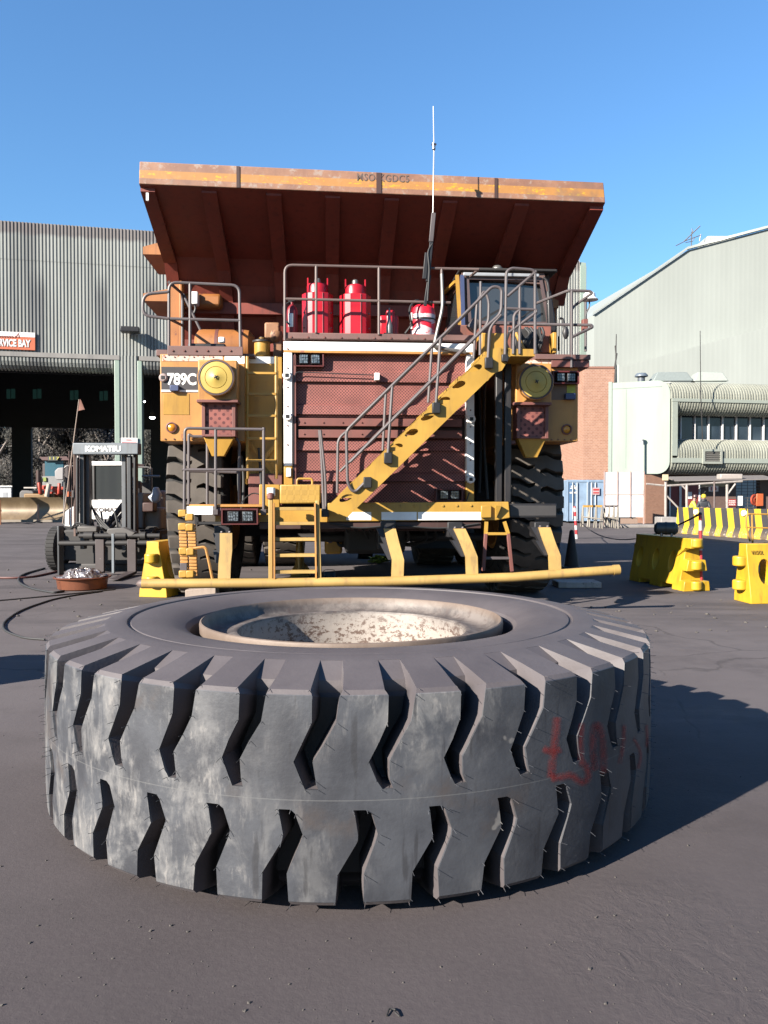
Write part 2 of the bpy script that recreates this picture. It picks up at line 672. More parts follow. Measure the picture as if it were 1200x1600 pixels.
# crust clods of the churned patch at the right foreground
# ================================================================ service bay shed
BA = at(0, 776, 55.0); BA.z = 0
BE = at(915, 776, 64.4); BE.z = 0
BU = (BE - BA).normalized()
BN = Vector((BU.y, -BU.x, 0))               # outwards, towards the camera


def B(s, z, o=0.0):
    return BA + BU * s + Vector((0, 0, z)) + BN * o


def bh(px, py, o=0.0):
    d = ray(px, py)
    p0 = BA + BN * o
    t = (p0 - EYE).dot(BN) / d.dot(BN)
    p = EYE + d * t
    return (p - BA).dot(BU), p.z


def corr(mb, fn, s0, s1, prof, pitch=.23, dep=.075):
    """corrugated sheet: fn(s, z, o); prof = [(o, z, nx, nz)] outline swept along s with ribs pushed out along the normal"""
    ss = []
    n = int((s1 - s0) / pitch)
    for i in range(n + 1):
        b = s0 + i * pitch
        ss += [(b, 0), (b + pitch * .30, 0), (b + pitch * .42, 1), (b + pitch * .88, 1)]
    ss = [(s, h) for s, h in ss if s <= s1 + .01]
    m = len(prof)
    vs = []
    for s, h in ss:
        for (o, z, nx, nz) in prof: vs.append(fn(s, z + nz * h * dep, o + nx * h * dep))
    fs = []
    for i in range(len(ss) - 1):
        for j in range(m - 1):
            fs.append((i * m + j, (i + 1) * m + j, (i + 1) * m + j + 1, i * m + j + 1))
    return mb.add(vs, fs)


def cladding(name, base, top_z=None, k=1.0, stains=()):
    g = NG(name)
    x, y, z = g.xyz()
    n = g.noise(.5, 5, .6, g.map((1, 1, .16)))
    c = g.mix(g.ramp(n, .35, .65), dark(base, .84), dark(base, 1.08))
    s = g.noise(.55, 5, .7, g.map((1, 1, .03)))
    c = g.mix(g.math('MULTIPLY', g.ramp(s, .56, .68), .45 * k), c, (.15, .15, .16))
    for xc, hw in stains:                  # broad dark run-off stains down the sheets
        d = g.math('ABSOLUTE', g.math('ADD', g.math('SUBTRACT', x, xc), g.math('MULTIPLY', g.math('SUBTRACT', g.noise(.35, 4, .6, g.map((1, 1, .5))), .5), .5)))
        m = g.math('MULTIPLY', g.ramp(d, hw, hw * .5), g.ramp(z, 17.8, 15.5))
        c = g.mix(g.math('MULTIPLY', m, .55), c, (.13, .13, .145))
    if top_z:
        t = g.ramp(g.math('ADD', z, g.math('MULTIPLY', g.noise(2, 3), .5)), top_z - .75, top_z - .35)
        c = g.mix(g.math('MULTIPLY', t, .7), c, (.24, .19, .185))
    return g.done(c, .5, 0, .35)


GREEN = (.50, .51, .475)
ztop = bh(0, 345)[1]
zfl = bh(60, 551)[1]
s_p0, s_p1 = bh(187, 600)[0], bh(215, 600)[0]
s_t0, s_t1 = bh(179, 600)[0], bh(222, 600)[0]
s_end = bh(905, 600)[0]
s_r = bh(852, 600)[0]
shed = empty('service_bay_shed', B(10, 0), 'long tall service bay shed of ribbed pale green cladding behind the truck', 'building')
_sx = lambda px: B(bh(px, 450)[0], 0).x - B(10, 0).x
clad = cladding('ribbed_green_cladding', GREEN, ztop, 1.0, ((_sx(57), .75), (_sx(159), .6), (_sx(238), .5)))
zseam = bh(60, 408)[1]
mb = MB()
corr(mb, B, -16, s_end, [(0, zfl, 1, 0), (0, zseam + .05, 1, 0)])
part('wall_cladding', mb, clad, shed, smooth=False)
mb = MB()
corr(mb, B, -16, s_end, [(.02, zseam, 1, 0), (.02, ztop, 1, 0)])
part('wall_cladding', mb, clad, shed, smooth=False)
# rounded lintel hoods over the two openings
hood = [(0, zfl - .32, 1, 0), (-.05, zfl - .6, .95, -.3), (-.2, zfl - .85, .8, -.6), (-.5, zfl - 1.05, .5, -.86), (-.9, zfl - 1.12, .1, -1)]
mb = MB()
corr(mb, B, -16, s_t0, hood)
part('lintel_hood', mb, clad, shed, smooth=False)
mb = MB()
corr(mb, B, s_t1, s_r, hood)
part('lintel_hood', mb, clad, shed, smooth=False)
fl = MB()


def bbox(mb, s0, s1, z0, z1, o0, o1):
    return mb.hexa([B(s0, z0, o1), B(s1, z0, o1), B(s1, z0, o0), B(s0, z0, o0), B(s0, z1, o1), B(s1, z1, o1), B(s1, z1, o0), B(s0, z1, o0)])


bbox(fl, -16, s_t0 + .35, zfl - .32, zfl, -.02, .12)
bbox(fl, s_t1 - .2, s_r, zfl - .32, zfl, -.02, .12)
part('lintel_flashing', fl, cladding('flashing_grey', (.36, .34, .32)), shed)
mb = MB()
corr(mb, B, s_p0, s_p1, [(0, .3, 1, 0), (0, zfl, 1, 0)])
part('pier_cladding', mb, clad, shed, smooth=False)
trim = plain('green_trim', (.40, .50, .42), .45)
tb_ = MB()
bbox(tb_, s_t0, s_p0, 0, zfl - .33, -1.6, .09)
bbox(tb_, s_p1, s_t1, 0, zfl - .33, -1.6, .09)
part('pier_trim', tb_, trim, shed, bevel=.03)
# right end: cladding comes down and tucks under
z_u = bh(880, 742)[1]
mb = MB()
corr(mb, B, s_r, s_end, [(-1.0, z_u - .4, 0, -1), (-.55, z_u - .3, .6, -.8), (-.15, z_u, .9, -.4), (0, z_u + .5, 1, 0), (0, zfl, 1, 0)])
part('wall_cladding', mb, clad, shed, smooth=False)
et = MB()
s2 = bh(915, 600)[0]
pr = [(0, z_u + .4), (-.2, z_u), (-.6, z_u - .3), (-1, z_u - .4), (-1.2, ztop - .1), (-.5, ztop + .02), (-.12, ztop - .12), (0, ztop - .5)]
et.prism([B(s_end, z, o + .09) for o, z in pr], BU * (s2 - s_end))
part('end_trim', et, trim, shed, bevel=.02)
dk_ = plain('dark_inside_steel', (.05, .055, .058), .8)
DEP = 30
ins = MB()
bbox(ins, -16, s2, ztop - .5, ztop - .2, -DEP, -.02)
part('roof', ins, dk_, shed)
ins = MB()
bbox(ins, -16.2, -15.9, 0, ztop - .5, -DEP, -.1)
bbox(ins, s2 - .4, s2 - .1, 0, ztop - .3, -DEP, -1.05)
bbox(ins, s_r, s2 - .4, 0, z_u - .42, -1.4, -1.2)
bbox(ins, s_r, s_r + .2, 0, zfl, -DEP, -1.2)
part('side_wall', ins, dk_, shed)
bw = MB()
o_ = -DEP
b0, b1 = bh(20.5, 700, o_)[0], bh(50.5, 700, o_)[0]
zb_ = bh(60, 668, o_)[1]
bbox(bw, -16, s_r, zb_, ztop - .5, o_ - .2, o_)
bbox(bw, b0, b1, 0, zb_, o_ - .2, o_ + .6)
e1 = bh(236, 700, o_)[0]
bbox(bw, e1, e1 + 2.5, 0, zb_, o_ - .2, o_ + .3)
bbox(bw, bh(262, 700, o_)[0], s_r, 0, zb_, o_ - .2, o_)
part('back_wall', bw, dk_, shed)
wn2 = MB()
pane = plain('dim_green_pane', (.03, .09, .08), .5, emit=(.02, .07, .06), es=.06)
for px, py in ((17, 615), (58, 615), (116, 617), (162, 618)):
    s, z = bh(px, py, o_ + .01)
    bbox(wn2, s - .42, s - .05, z - .55, z + .45, o_ + .01, o_ + .03); bbox(wn2, s + .02, s + .42, z - .5, z + .5, o_ + .01, o_ + .03)
part('high_window', wn2, pane, shed)
cr = MB()
for zz_ in (12.2, 15.0): bbox(cr, -16, s_r, zz_, zz_ + .5, -14, -13.6)
part('crane_beam', cr, dk_, shed)
for (px, py, dd) in ((238, 652, -20), (224, 627, -24)):
    s, z = bh(px, py, dd)
    c = B(s, z, dd)
    lm = empty('bay_lamp', c, 'glowing white lamp hanging inside the dark bay, ' + ('lower and larger of the two' if py > 640 else 'upper and smaller of the two'), 'lamp', 'lamps inside the bay')
    r = .26 if py > 640 else .2
    part('shade', MB().lathe([(.1, .5), (.2, .45), (r * 1.2, .1), (r * 1.25, .0)], c, n=16), M['steel'], lm)
    part('bulb', MB().sphere(c + Vector((0, 0, .0)), r, 12, (1, 1, .7)), plain('lit_bulb', (.9, .9, .95), .4, emit=(.9, .95, 1), es=7), lm)
    part('cord', MB().tube([c + Vector((0, 0, .5)), c + Vector((0, 0, ztop - .5 - c.z))], .03, 5), M['black'], lm)
# floodlight bracketed on the pier
s, z = bh(205, 519)
c = B(s, z, .2)
fl_ = empty('wall_floodlight', c, 'small dark floodlight bracketed high on the ribbed green wall', 'floodlight')
part('housing', MB().obox(c + BN * .55, BU * .62, BN * .42, Vector((0, 0, .18))), M['black'], fl_, bevel=.04)
part('arm', MB().bar(B(s, z, .08), B(s, z, .5), .12, .12), M['steel'], fl_)
# SERVICE BAY sign
s1_, zt_ = bh(55, 520.5, .12)
_, zb2 = bh(55, 547.5, .12)
_, zm = bh(55, 527.5, .12)
sg = empty('bay_sign', B(s1_ - 4, zb2, .12), 'orange and white sign reading SERVICE BAY above the left bay opening', 'sign')
wsg = 4.2
o1, o2 = .12, .2
part('board', bbox(MB(), s1_ - wsg, s1_, zb2, zt_, o1, o2), plain('sign_orange', (.72, .17, .07), .5), sg)
part('header', bbox(MB(), s1_ - wsg, s1_, zm, zt_ - .0, o2, o2 + .015), plain('sign_white', (.85, .84, .83), .5), sg)
hl = (zm - zb2)
tw = 2.42
part('lettering', text_mb('SERVICE BAY', tw, hl * .60, B(s1_ - tw - .28, zb2 + hl * .2, o2 + .02), BU, (0, 0, 1), .01, .045, 1.0), plain('sign_letters', (.88, .87, .86), .5), sg)
lg_ = MB()
sx, sz_ = bh(24, 525.5, o2)
for dx, dz, w2 in ((0, 0, .13), (.13, .12, .1), (.22, .02, .08), (.2, .2, .06)):
    lg_.prism([B(sx + dx - w2 / 2, sz_ + dz - .12, o2 + .016), B(sx + dx + w2 / 2, sz_ + dz - .06, o2 + .016), B(sx + dx + w2, sz_ + dz + .08, o2 + .016), B(sx + dx, sz_ + dz + .05, o2 + .016)], BN * .01)
for k in range(6):
    lg_.prism([B(sx - 1.05 + k * .16, sz_ - .1, o2 + .016), B(sx - .95 + k * .16, sz_ - .1, o2 + .016), B(sx - .95 + k * .16, sz_ + .02, o2 + .016), B(sx - 1.05 + k * .16, sz_ + .02, o2 + .016)], BN * .01)
part('emblem', lg_, plain('sign_mark', (.35, .10, .07), .5), sg)
# BAY number sign low on the pier
sA, zA = bh(189, 684, .13)
sB, zB = bh(215, 697, .13)
bs = empty('pier_sign', B((sA + sB) / 2, zB, .13), 'small white and red bay sign low on the green pier above the forklift mast', 'sign')
part('board', bbox(MB(), sA, sB, zB - .25, zA, .13, .2), plain('sign_white2', (.82, .80, .80), .5), bs)
zr = zA - (zA - zB) * .55
part('red_panel', bbox(MB(), sA + .06, sB - .06, zB - .2, zr, .2, .215), plain('sign_red', (.50, .03, .04), .5), bs)
part('lettering', text_mb('BAY', .5, .22, B(sA + .32, zr - .32, .22), BU, (0, 0, 1), .01, .02), M['white'], bs)
part('emblem', bbox(MB(), sA + .35, sB - .4, zr + .12, zr + .2, .2, .21), plain('sign_red2', (.50, .10, .08), .5), bs)

# ================================================================ trees beyond the bay
leafm = []
for nm, cA, cB in (('hazed_dusty_leaf', (.13, .13, .12), (.21, .20, .18)), ('hazed_grey_leaf', (.145, .14, .135), (.225, .21, .195))):  # distant haze put into the leaf colours: paler, greyer, less contrast
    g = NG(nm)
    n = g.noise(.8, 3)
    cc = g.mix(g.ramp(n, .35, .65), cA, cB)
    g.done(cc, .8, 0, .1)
    tl = g.n('ShaderNodeBsdfTranslucent')
    g.ln(cc, tl.inputs[0])
    mx = g.n('ShaderNodeMixShader')
    mx.inputs[0].default_value = .5
    g.ln(g.b.outputs[0], mx.inputs[1]); g.ln(tl.outputs[0], mx.inputs[2])
    g.ln(mx.outputs[0], g.t.nodes['Material Output'].inputs[0])
    leafm.append(g.m)
bark = paint('pale_bark', (.30, .25, .22), .8, (.16, .12, .1), .3, 3)


def tree(base, h, wd, label, lm):
    t = empty('eucalypt_tree', base, label, 'tree', 'trees beyond the service bay')
    mb = MB()
    cl = []
    top = base + Vector((random.uniform(-.8, .8), random.uniform(-.5, .5), h * .55))
    mb.tube([base, base.lerp(top, .5) + Vector((random.uniform(-.3, .3), 0, 0)), top], [h * .028, h * .02, h * .012], 7)
    for k in range(9):
        a = base.lerp(top, random.uniform(.35, 1))
        q = random.random() * 2 * PI
        e = a + Vector((math.cos(q) * wd * random.uniform(.3, .55), math.sin(q) * wd * .45, h * random.uniform(.05, .42)))
        mb.tube([a, a.lerp(e, .5) + Vector((0, 0, .4)), e], [h * .011, h * .007, h * .003], 5)
        cl.append((e, random.uniform(.16, .3) * wd))
        cl.append((a.lerp(e, .6), random.uniform(.12, .2) * wd))
    for k in range(7):
        q = random.random() * 2 * PI
        cl.append((base + Vector((math.cos(q) * wd * .45, math.sin(q) * wd * .4, h * random.uniform(.08, .35))), wd * random.uniform(.15, .25)))
    part('trunk', mb, bark, t)
    lb = MB()
    for c, r in cl:
        for i in range(430):
            d = Vector((random.gauss(0, 1), random.gauss(0, 1), random.gauss(0, .75)))
            d = d.normalized() * r * random.uniform(.45, 1.05)
            p = c + d
            u = Vector((random.gauss(0, 1), random.gauss(0, 1), random.gauss(0, 1) - .5)).normalized()
            v = u.cross(Vector((random.random(), random.random(), random.random()))).normalized()
            L, W = random.uniform(.22, .5), random.uniform(.07, .16)
            lb.add([p, p + u * L * .5 + v * W, p + u * L, p + u * L * .5 - v * W], [(0, 1, 2, 3)])
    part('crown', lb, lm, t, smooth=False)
    return t


for i, (px, D, h, wd, lab) in enumerate(((-12, 112, 17, 9, 'dusty gum tree seen through the far opening left of the dark inner column'), (14, 118, 15, 8, 'dense grey gum tree directly left of the dark inner column'),
                                        (40, 124, 20, 10, 'tall gum tree mostly hidden behind the dark inner column'), (66, 113, 18, 9, 'dusty gum tree rising just behind the bulldozer cab'),
                                        (92, 120, 20, 10, 'broad brownish gum tree between bulldozer and forklift'), (122, 114, 17, 9, 'dusty gum tree behind the forklift flag'),
                                        (150, 120, 19, 10, 'grey gum tree above the forklift mast beam'), (176, 114, 18, 9, 'gum tree beside the green pier in the far opening'),
                                        (238, 116, 18, 9, 'gum tree hidden in the second bay beside the truck'), (265, 122, 17, 9, 'gum tree glimpsed past the left truck tyre'))):
    b = at(px, 776, D); b.z = 0
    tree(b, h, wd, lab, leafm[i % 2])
g = NG('hazed_scrub')  # same distant haze put into the scrub colours
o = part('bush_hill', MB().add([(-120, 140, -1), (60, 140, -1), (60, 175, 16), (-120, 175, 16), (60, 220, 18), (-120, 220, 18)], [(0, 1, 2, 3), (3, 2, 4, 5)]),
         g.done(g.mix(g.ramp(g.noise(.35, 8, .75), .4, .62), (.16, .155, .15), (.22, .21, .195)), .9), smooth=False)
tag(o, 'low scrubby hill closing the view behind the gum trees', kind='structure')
# pale shed far behind the openings
c = at(5, 776, 100); c.z = 0
hut = empty('site_hut', c, 'small pale site hut seen through the bay', 'hut')
part('walls', MB().box(c.x - 2.4, c.x + 1.0, c.y, c.y + 4, 0, 2.9), plain('hut_wall', (.5, .52, .56), .6), hut)
part('door', MB().box(c.x + .0, c.x + .5, c.y - .03, c.y, 0.1, 2.2), plain('hut_door', (.34, .36, .40), .6), hut)
part('roof', MB().box(c.x - 2.6, c.x + 1.2, c.y - .2, c.y + 4.2, 2.9, 3.05), M['white'], hut)

# ================================================================ big pale shed at the right
PALE = (.445, .475, .445)
D2 = 88.0


def pale(name, base, k=1.0):
    g = NG(name)
    x, y, z = g.xyz()
    wv = g.n('ShaderNodeTexWave', wave_type='BANDS', bands_direction='X')
    wv.inputs['Scale'].default_value = .6
    g.ln(g.co, wv.inputs['Vector'])
    n = g.noise(.18, 4, .6, g.map((1, 1, .3)))
    c = g.mix(g.ramp(n, .3, .7), dark(base, .93), dark(base, 1.05))
    c = g.mix(g.math('MULTIPLY', g.ramp(wv.outputs['Fac'], .7, 1), .05), c, dark(base, .6))
    g.bump(wv.outputs['Fac'], .10, .03)
    return g.done(c, .55, 0, .3)


big = empty('gable_shed', at(1060, 776, D2) * Vector((1, 1, 0)) if False else Vector((at(1060, 776, D2).x, D2, 0)), 'big pale green gable shed with sloping roofline behind the office block', 'building')
ol = [(928, 776), (928, 492), (1075, 391), (1200, 358), (1290, 336), (1420, 385), (1420, 776)]
poly = [at(x, y, D2) for x, y in ol]
for p in poly:
    if p.z < 2: p.z = 0
part('end_wall', MB().prism(poly, (-6, 40, 0)), pale('pale_green_sheet', PALE), big, smooth=False)
rt = MB()
rp = [at(x, y, D2 - .3) for x, y in ((927, 491), (1075, 389), (1200, 356), (1290, 334), (1420, 383))]
for a, b in zip(rp, rp[1:]):
    up = Vector((0, 0, .26))
    rt.hexa([a, b, b + Vector((0, .5, 0)), a + Vector((0, .5, 0)), a + up, b + up, b + up + Vector((0, .5, 0)), a + up + Vector((0, .5, 0))])
part('barge_flashing', rt, plain('pale_flashing', (.50, .53, .50), .4), big)
lw = [at(x, y, D2 - 3) for x, y in ((965, 776), (965, 575), (1200, 511), (1420, 452), (1420, 776))]
for p in lw:
    if p.z < 2: p.z = 0
part('lean_to_wall', MB().prism(lw, (0, 2.9, 0)), pale('paler_green_sheet', dark(PALE, 1.08)), big, smooth=False)
vt = MB()
c = at(1122, 374, D2 + 2)
vt.box(c.x - 1.6, c.x + 1.6, D2 + 1, D2 + 4, c.z - 1.2, c.z + .12)
part('ridge_vent', vt, plain('vent_pale', (.55, .58, .56), .4), big, bevel=.2)
# television aerial on its roof
c = at(1077, 386, D2 + .5)
ae = empty('roof_aerial', c, 'thin bent television aerial standing on the pale shed roof', 'aerial')
q = lambda x, y: at(x, y, D2 + .5)
part('mast', MB().tube([q(1080, 388), q(1081, 362)], .06, 5), M['steel'], ae)
part('boom', MB().tube([q(1056, 384), q(1070, 377)], .05, 5).tube([q(1069, 377), q(1094, 353)], .06, 5).tube([q(1069, 377), q(1096, 367)], .05, 5), M['steel'], ae)
part('elements', MB().tube([q(1081, 357), q(1083, 365)], .05, 4).tube([q(1095, 366), q(1093, 377)], .05, 4).tube([q(1071, 379), q(1082, 377), q(1085, 372)], .04, 4), M['steel'], ae)

# ================================================================ brick tower
def brick_mat(name, a, b, mortar, sc):
    g = NG(name)
    x, y, z = g.xyz()
    cx = g.n('ShaderNodeCombineXYZ')
    g.ln(g.math('ADD', x, y), cx.inputs[0]); g.ln(z, cx.inputs[1])
    br = g.n('ShaderNodeTexBrick')
    g.ln(cx.outputs[0], br.inputs['Vector'])
    br.inputs['Scale'].default_value = sc
    br.inputs['Color1'].default_value = a + (1,)
    br.inputs['Color2'].default_value = b + (1,)
    br.inputs['Mortar'].default_value = mortar + (1,)
    br.inputs['Mortar Size'].default_value = .018
    n = g.noise(.9, 5, .6)
    g.bump(br.outputs['Fac'], -.3, .02)
    return g.done(g.mix(g.math('MULTIPLY', g.ramp(n, .4, .7), .3), br.outputs['Color'], dark(a, .8)), .8, 0, .2)


D3 = 56.0
a, b = at(912, 576, D3), at(961, 576, D3)
tw_ = empty('brick_tower', (a.x, D3, 0), 'narrow red brick tower between the ribbed shed and the office', 'building')
part('walls', MB().box(a.x, b.x, D3, D3 + 9, 0, a.z), brick_mat('red_brick', (.52, .29, .205), (.42, .215, .15), (.60, .46, .38), 2.2), tw_)
part('coping', MB().box(a.x - .05, b.x + .05, D3 - .05, D3 + 9, a.z, a.z + .15), plain('brick_coping', (.34, .16, .11), .7), tw_)
part('corner_trim', MB().box(b.x + .0, b.x + .25, D3 - .08, D3 + .3, 0, at(0, 570, D3).z), plain('trim_pale', (.62, .66, .60), .5), tw_)
mt = MB().tube([at(961, 598, D3 - .1), at(962, 570, D3 - .1), at(963, 522, D3 - .1)], [.09, .05, .03], 6)
ra_ = empty('radio_mast', at(961, 598, D3 - .1), 'slim dark radio mast on the corner of the brick tower', 'mast')
part('pole', mt, M['dark'], ra_)
part('stays', MB().tube([at(960, 575, D3 - .1), at(964, 552, D3 - .1)], .05, 4).tube([at(963, 560, D3 - .1), at(961, 540, D3 - .1)], .04, 4), M['dark'], ra_)

# ================================================================ office block with rounded cladding
OC = at(1046, 776, 50.0); OC.z = 0
OR = at(1420, 776, 53.0); OR.z = 0
OL = at(953, 776, 51.4); OL.z = 0
OU = (OR - OC).normalized()
ON = Vector((OU.y, -OU.x, 0))


def O(s, z, o=0.0): return OC + OU * s + Vector((0, 0, z)) + ON * o


def oh(px, py, o=0.0):
    d = ray(px, py)
    p0 = OC + ON * o
    t = (p0 - EYE).dot(ON) / d.dot(ON)
    p = EYE + d * t
    return (p - OC).dot(OU), p.z


def obx(mb, s0, s1, z0, z1, o0, o1):
    return mb.hexa([O(s0, z0, o1), O(s1, z0, o1), O(s1, z0, o0), O(s0, z0, o0), O(s0, z1, o1), O(s1, z1, o1), O(s1, z1, o0), O(s0, z1, o0)])


def arc(o, z, r, a0, a1, n=7):
    out = []
    for i in range(n + 1):
        t = R(a0 + (a1 - a0) * i / n)
        out.append((o + r * math.cos(t), z + r * math.sin(t), math.cos(t), math.sin(t)))
    return out


office = empty('office_block', O(4, 0), 'pale green office block with rounded ribbed cladding and a strip window', 'building')
oclad = cladding('rounded_office_cladding', (.40, .41, .345), None, .4)
Ls = 15.0
zT, zH, zW1, zW0, zS1, zS0, zB_ = 8.92, 7.8, 7.0, 5.28, 4.7, 3.95, 3.1
rr_ = .95
s_w = oh(1058, 650)[0]
up_ = [(-rr_ - .6, zT, 0, 1)] + arc(-rr_, zT - rr_, rr_, 90, 0) + [(0, zH, 1, 0)]
mb = MB()
corr(mb, O, 0, Ls, up_, .185, .06)
part('roof_cladding', mb, oclad, office, smooth=False)
mb = MB()
corr(mb, O, s_w, Ls, arc(-.85, zH - .1, .85, 0, -78), .185, .06)
part('hood_cladding', mb, oclad, office, smooth=False)
sp2 = [(-.9, zW0 + .0, 0, 1)] + arc(-.85, zW0 - .85, .85, 90, 0) + [(0, zS0, 1, 0)] + arc(-.85, zB_ + .87, .85, 0, -90)
mb = MB()
corr(mb, O, s_w + .0, Ls, sp2, .185, .06)
part('spandrel_cladding', mb, oclad, office, smooth=False)
mb = MB()
corr(mb, O, .06, s_w - .35, [(0, zS0 - .2, 1, 0), (0, zH, 1, 0)], .185, .06)
part('pier_cladding', mb, oclad, office, smooth=False)
mb = MB()
corr(mb, O, .06, s_w, arc(-.85, zB_ + .87, .85, -2, -90), .185, .06)
part('soffit_cladding', mb, oclad, office, smooth=False)
tr2 = MB()
obx(tr2, .1, Ls, zH - .18, zH + .02, -.03, .1)
obx(tr2, .1, Ls, zS0 - .14, zS0 + .16, -.03, .09)
obx(tr2, s_w - .36, s_w, zS0 + .3, zH - .19, -.9, .08)
part('band_trim', tr2, plain('office_trim', (.42, .46, .40), .5), office)
wl_ = MB()
obx(wl_, 0, Ls, zB_ + .02, zT - .1, -8, -1.3)
part('core_wall', wl_, plain('office_wall', (.40, .40, .36), .7), office)
wf_ = MB()
npn = 12
pw = .98
s0 = s_w + .02
glass2 = NG('office_glass')
gl2 = glass2.done(glass2.mix(glass2.ramp(glass2.noise(.35, 2), .4, .6), (.022, .034, .055), (.06, .085, .115)), .12, 0, .6)
obx(wf_, s0, Ls, zW0 - .02, zW0 + .08, -1.2, -.95)
obx(wf_, s0, Ls, zW1 - .06, zW1 + .04, -1.2, -.95)
for k in range(npn + 3): obx(wf_, s0 + k * pw + .80, s0 + k * pw + .86, zW0 + .08, zW1 - .06, -1.18, -.98)
wo = part('window_strip', wf_, plain('window_frame_white', (.62, .60, .60), .5), office)
for k in range(npn + 3):
    a_ = s0 + k * pw - .12 if k else s0
    if a_ > Ls - .5: break
    part('pane', obx(MB(), a_ + (.0 if k == 0 else .005), s0 + k * pw + .795, zW0 + .085, zW1 - .065, -1.14, -1.12), gl2, wo)
lv = MB()
sv0, zv1 = oh(1096, 702)
sv1, zv0 = oh(1126, 725)
obx(lv, sv0, sv0 + .14, zv0, zv1, .0, .2); obx(lv, sv1 - .14, sv1, zv0, zv1, .0, .2)
obx(lv, sv0 + .14, sv1 - .14, zv1 - .14, zv1, .0, .2); obx(lv, sv0 + .14, sv1 - .14, zv0, zv0 + .14, .0, .2)
vo_ = part('vent_frame', lv, plain('vent_trim', (.42, .44, .38), .5), office)
lv = MB()
for k in range(5):
    zz_ = zv0 + .16 + k * (zv1 - zv0 - .3) / 5
    lv.hexa([O(sv0 + .14, zz_, .18), O(sv1 - .14, zz_, .18), O(sv1 - .14, zz_ + .03, .16), O(sv0 + .14, zz_ + .03, .16),
             O(sv0 + .14, zz_ + .08, .05), O(sv1 - .14, zz_ + .08, .05), O(sv1 - .14, zz_ + .11, .05), O(sv0 + .14, zz_ + .11, .05)])
part('slats', lv, plain('vent_slat', (.22, .21, .19), .6), vo_)
# flat end panel with the rounded outline
EU = (OC - OL); EL = EU.length; EU.normalize(); EN = Vector((EU.y, -EU.x, 0))


def E(s, z, o=0.0): return OL + EU * s + Vector((0, 0, z)) + EN * o


rcn = .75
outl = [(0, zB_ + .1), (0, zT + .05), (EL - rcn, zT + .05)] + [(EL - rcn + rcn * math.sin(R(t)), zT + .05 - rcn + rcn * math.cos(R(t))) for t in range(15, 91, 15)] + \
       [(EL - rcn + rcn * math.cos(R(t)), zB_ + .02 + rcn - rcn * math.sin(R(t))) for t in range(0, 91, 15)]
part('end_panel', MB().prism([E(s, z) for s, z in outl], -EN * .35), cladding('flat_green_panel', (.36, .425, .37), None, .12), office, smooth=False)
tr3 = MB()
for a_, b_ in zip(outl[3:], outl[4:]): pass
tr3.hexa([E(0, zT - .35, .0), E(EL - .5, zT - .35, .0), E(EL - .5, zT - .35, .02), E(0, zT - .35, .02), E(0, zT - .3, .0), E(EL - .5, zT - .3, 0), E(EL - .5, zT - .3, .02), E(0, zT - .3, .02)])
for s_ in (.95, ):
    tr3.hexa([E(s_, zB_ + .4, 0), E(s_ + .03, zB_ + .4, 0), E(s_ + .03, zB_ + .4, .015), E(s_, zB_ + .4, .015), E(s_, zT - .4, 0), E(s_ + .03, zT - .4, 0), E(s_ + .03, zT - .4, .015), E(s_, zT - .4, .015)])
tr3.hexa([E(-.12, zB_ - .1, -.3), E(.1, zB_ - .1, -.3), E(.1, zB_ - .1, .05), E(-.12, zB_ - .1, .05), E(-.12, zT + .12, -.3), E(.1, zT + .12, -.3), E(.1, zT + .12, .05), E(-.12, zT + .12, .05)])
part('panel_joint', tr3, plain('joint_trim', (.26, .32, .28), .5), office)
dp = MB().tube([at(1003.5, 687, 50.3), at(1003.5, 736, 50.3)], .07, 6).sphere(at(1002, 686, 50.3), .16, 8)
part('stand_pipe', dp, M['white'], office)
rfb = MB()
core = [OL + EN * -.36, OC + EN * -.36, O(0, 0, -1.45), O(Ls, 0, -1.45), O(Ls, 0, -12), OL + Vector((3.6, 12, 0))]
rfb.prism([Vector((p.x, p.y, zT - .12)) for p in core], (0, 0, .1))
part('flat_roof', rfb, plain('roof_grey', (.4, .42, .4), .7), office)
vents = [('mushroom_vent', 1002, 586, 'blue grey mushroom vent cowl on the office roof', 0), ('roof_vent', 1048, 588, 'long grey ridge vent on the office roof, left of two', 1), ('roof_vent', 1107, 590, 'pale ridge vent on the office roof, right of two', 2)]
for nm, px, py, lab, ty in vents:
    c = at(px, 597, 53.5)
    v = empty(nm, c, lab, 'vent')
    if ty == 0:
        part('cowl', MB().lathe([(0, .62), (.3, .58), (.42, .45), (.43, .36), (.36, .34)], c, n=18), plain('vent_bluegrey', (.16, .20, .25), .5), v)
        part('neck', MB().cyl(c - Vector((0, 0, .3)), c + Vector((0, 0, .38)), .24, 14), plain('vent_neck', (.1, .12, .15), .5), v)
    else:
        L = 1.35 if ty == 1 else 1.15
        cc = plain('vent_grey%d' % ty, (.30, .34, .33) if ty == 1 else (.48, .52, .47), .5)
        part('cover', MB().hexa([c + Vector(q_) for q_ in ((-L, -.5, 0), (L, -.5, 0), (L, .8, 0), (-L, .8, 0), (-L * .72, -.3, .62), (L * .72, -.3, .62), (L * .72, .6, .62), (-L * .72, .6, .62))]), cc, v, bevel=.05)
        part('curb', MB().box(c.x - L * .9, c.x + L * .9, c.y - .4, c.y + .7, c.z - .6, c.z), cc, v)
c = at(1094, 597, 49.5)
wpole = empty('whip_aerial', c, 'tall thin whip aerial rising in front of the office roof', 'aerial')
part('whip', MB().tube([at(1098, 690, 49.4), at(1095, 620, 49.4), at(1094, 517, 49.4)], [.035, .03, .02], 5), M['dark'], wpole)
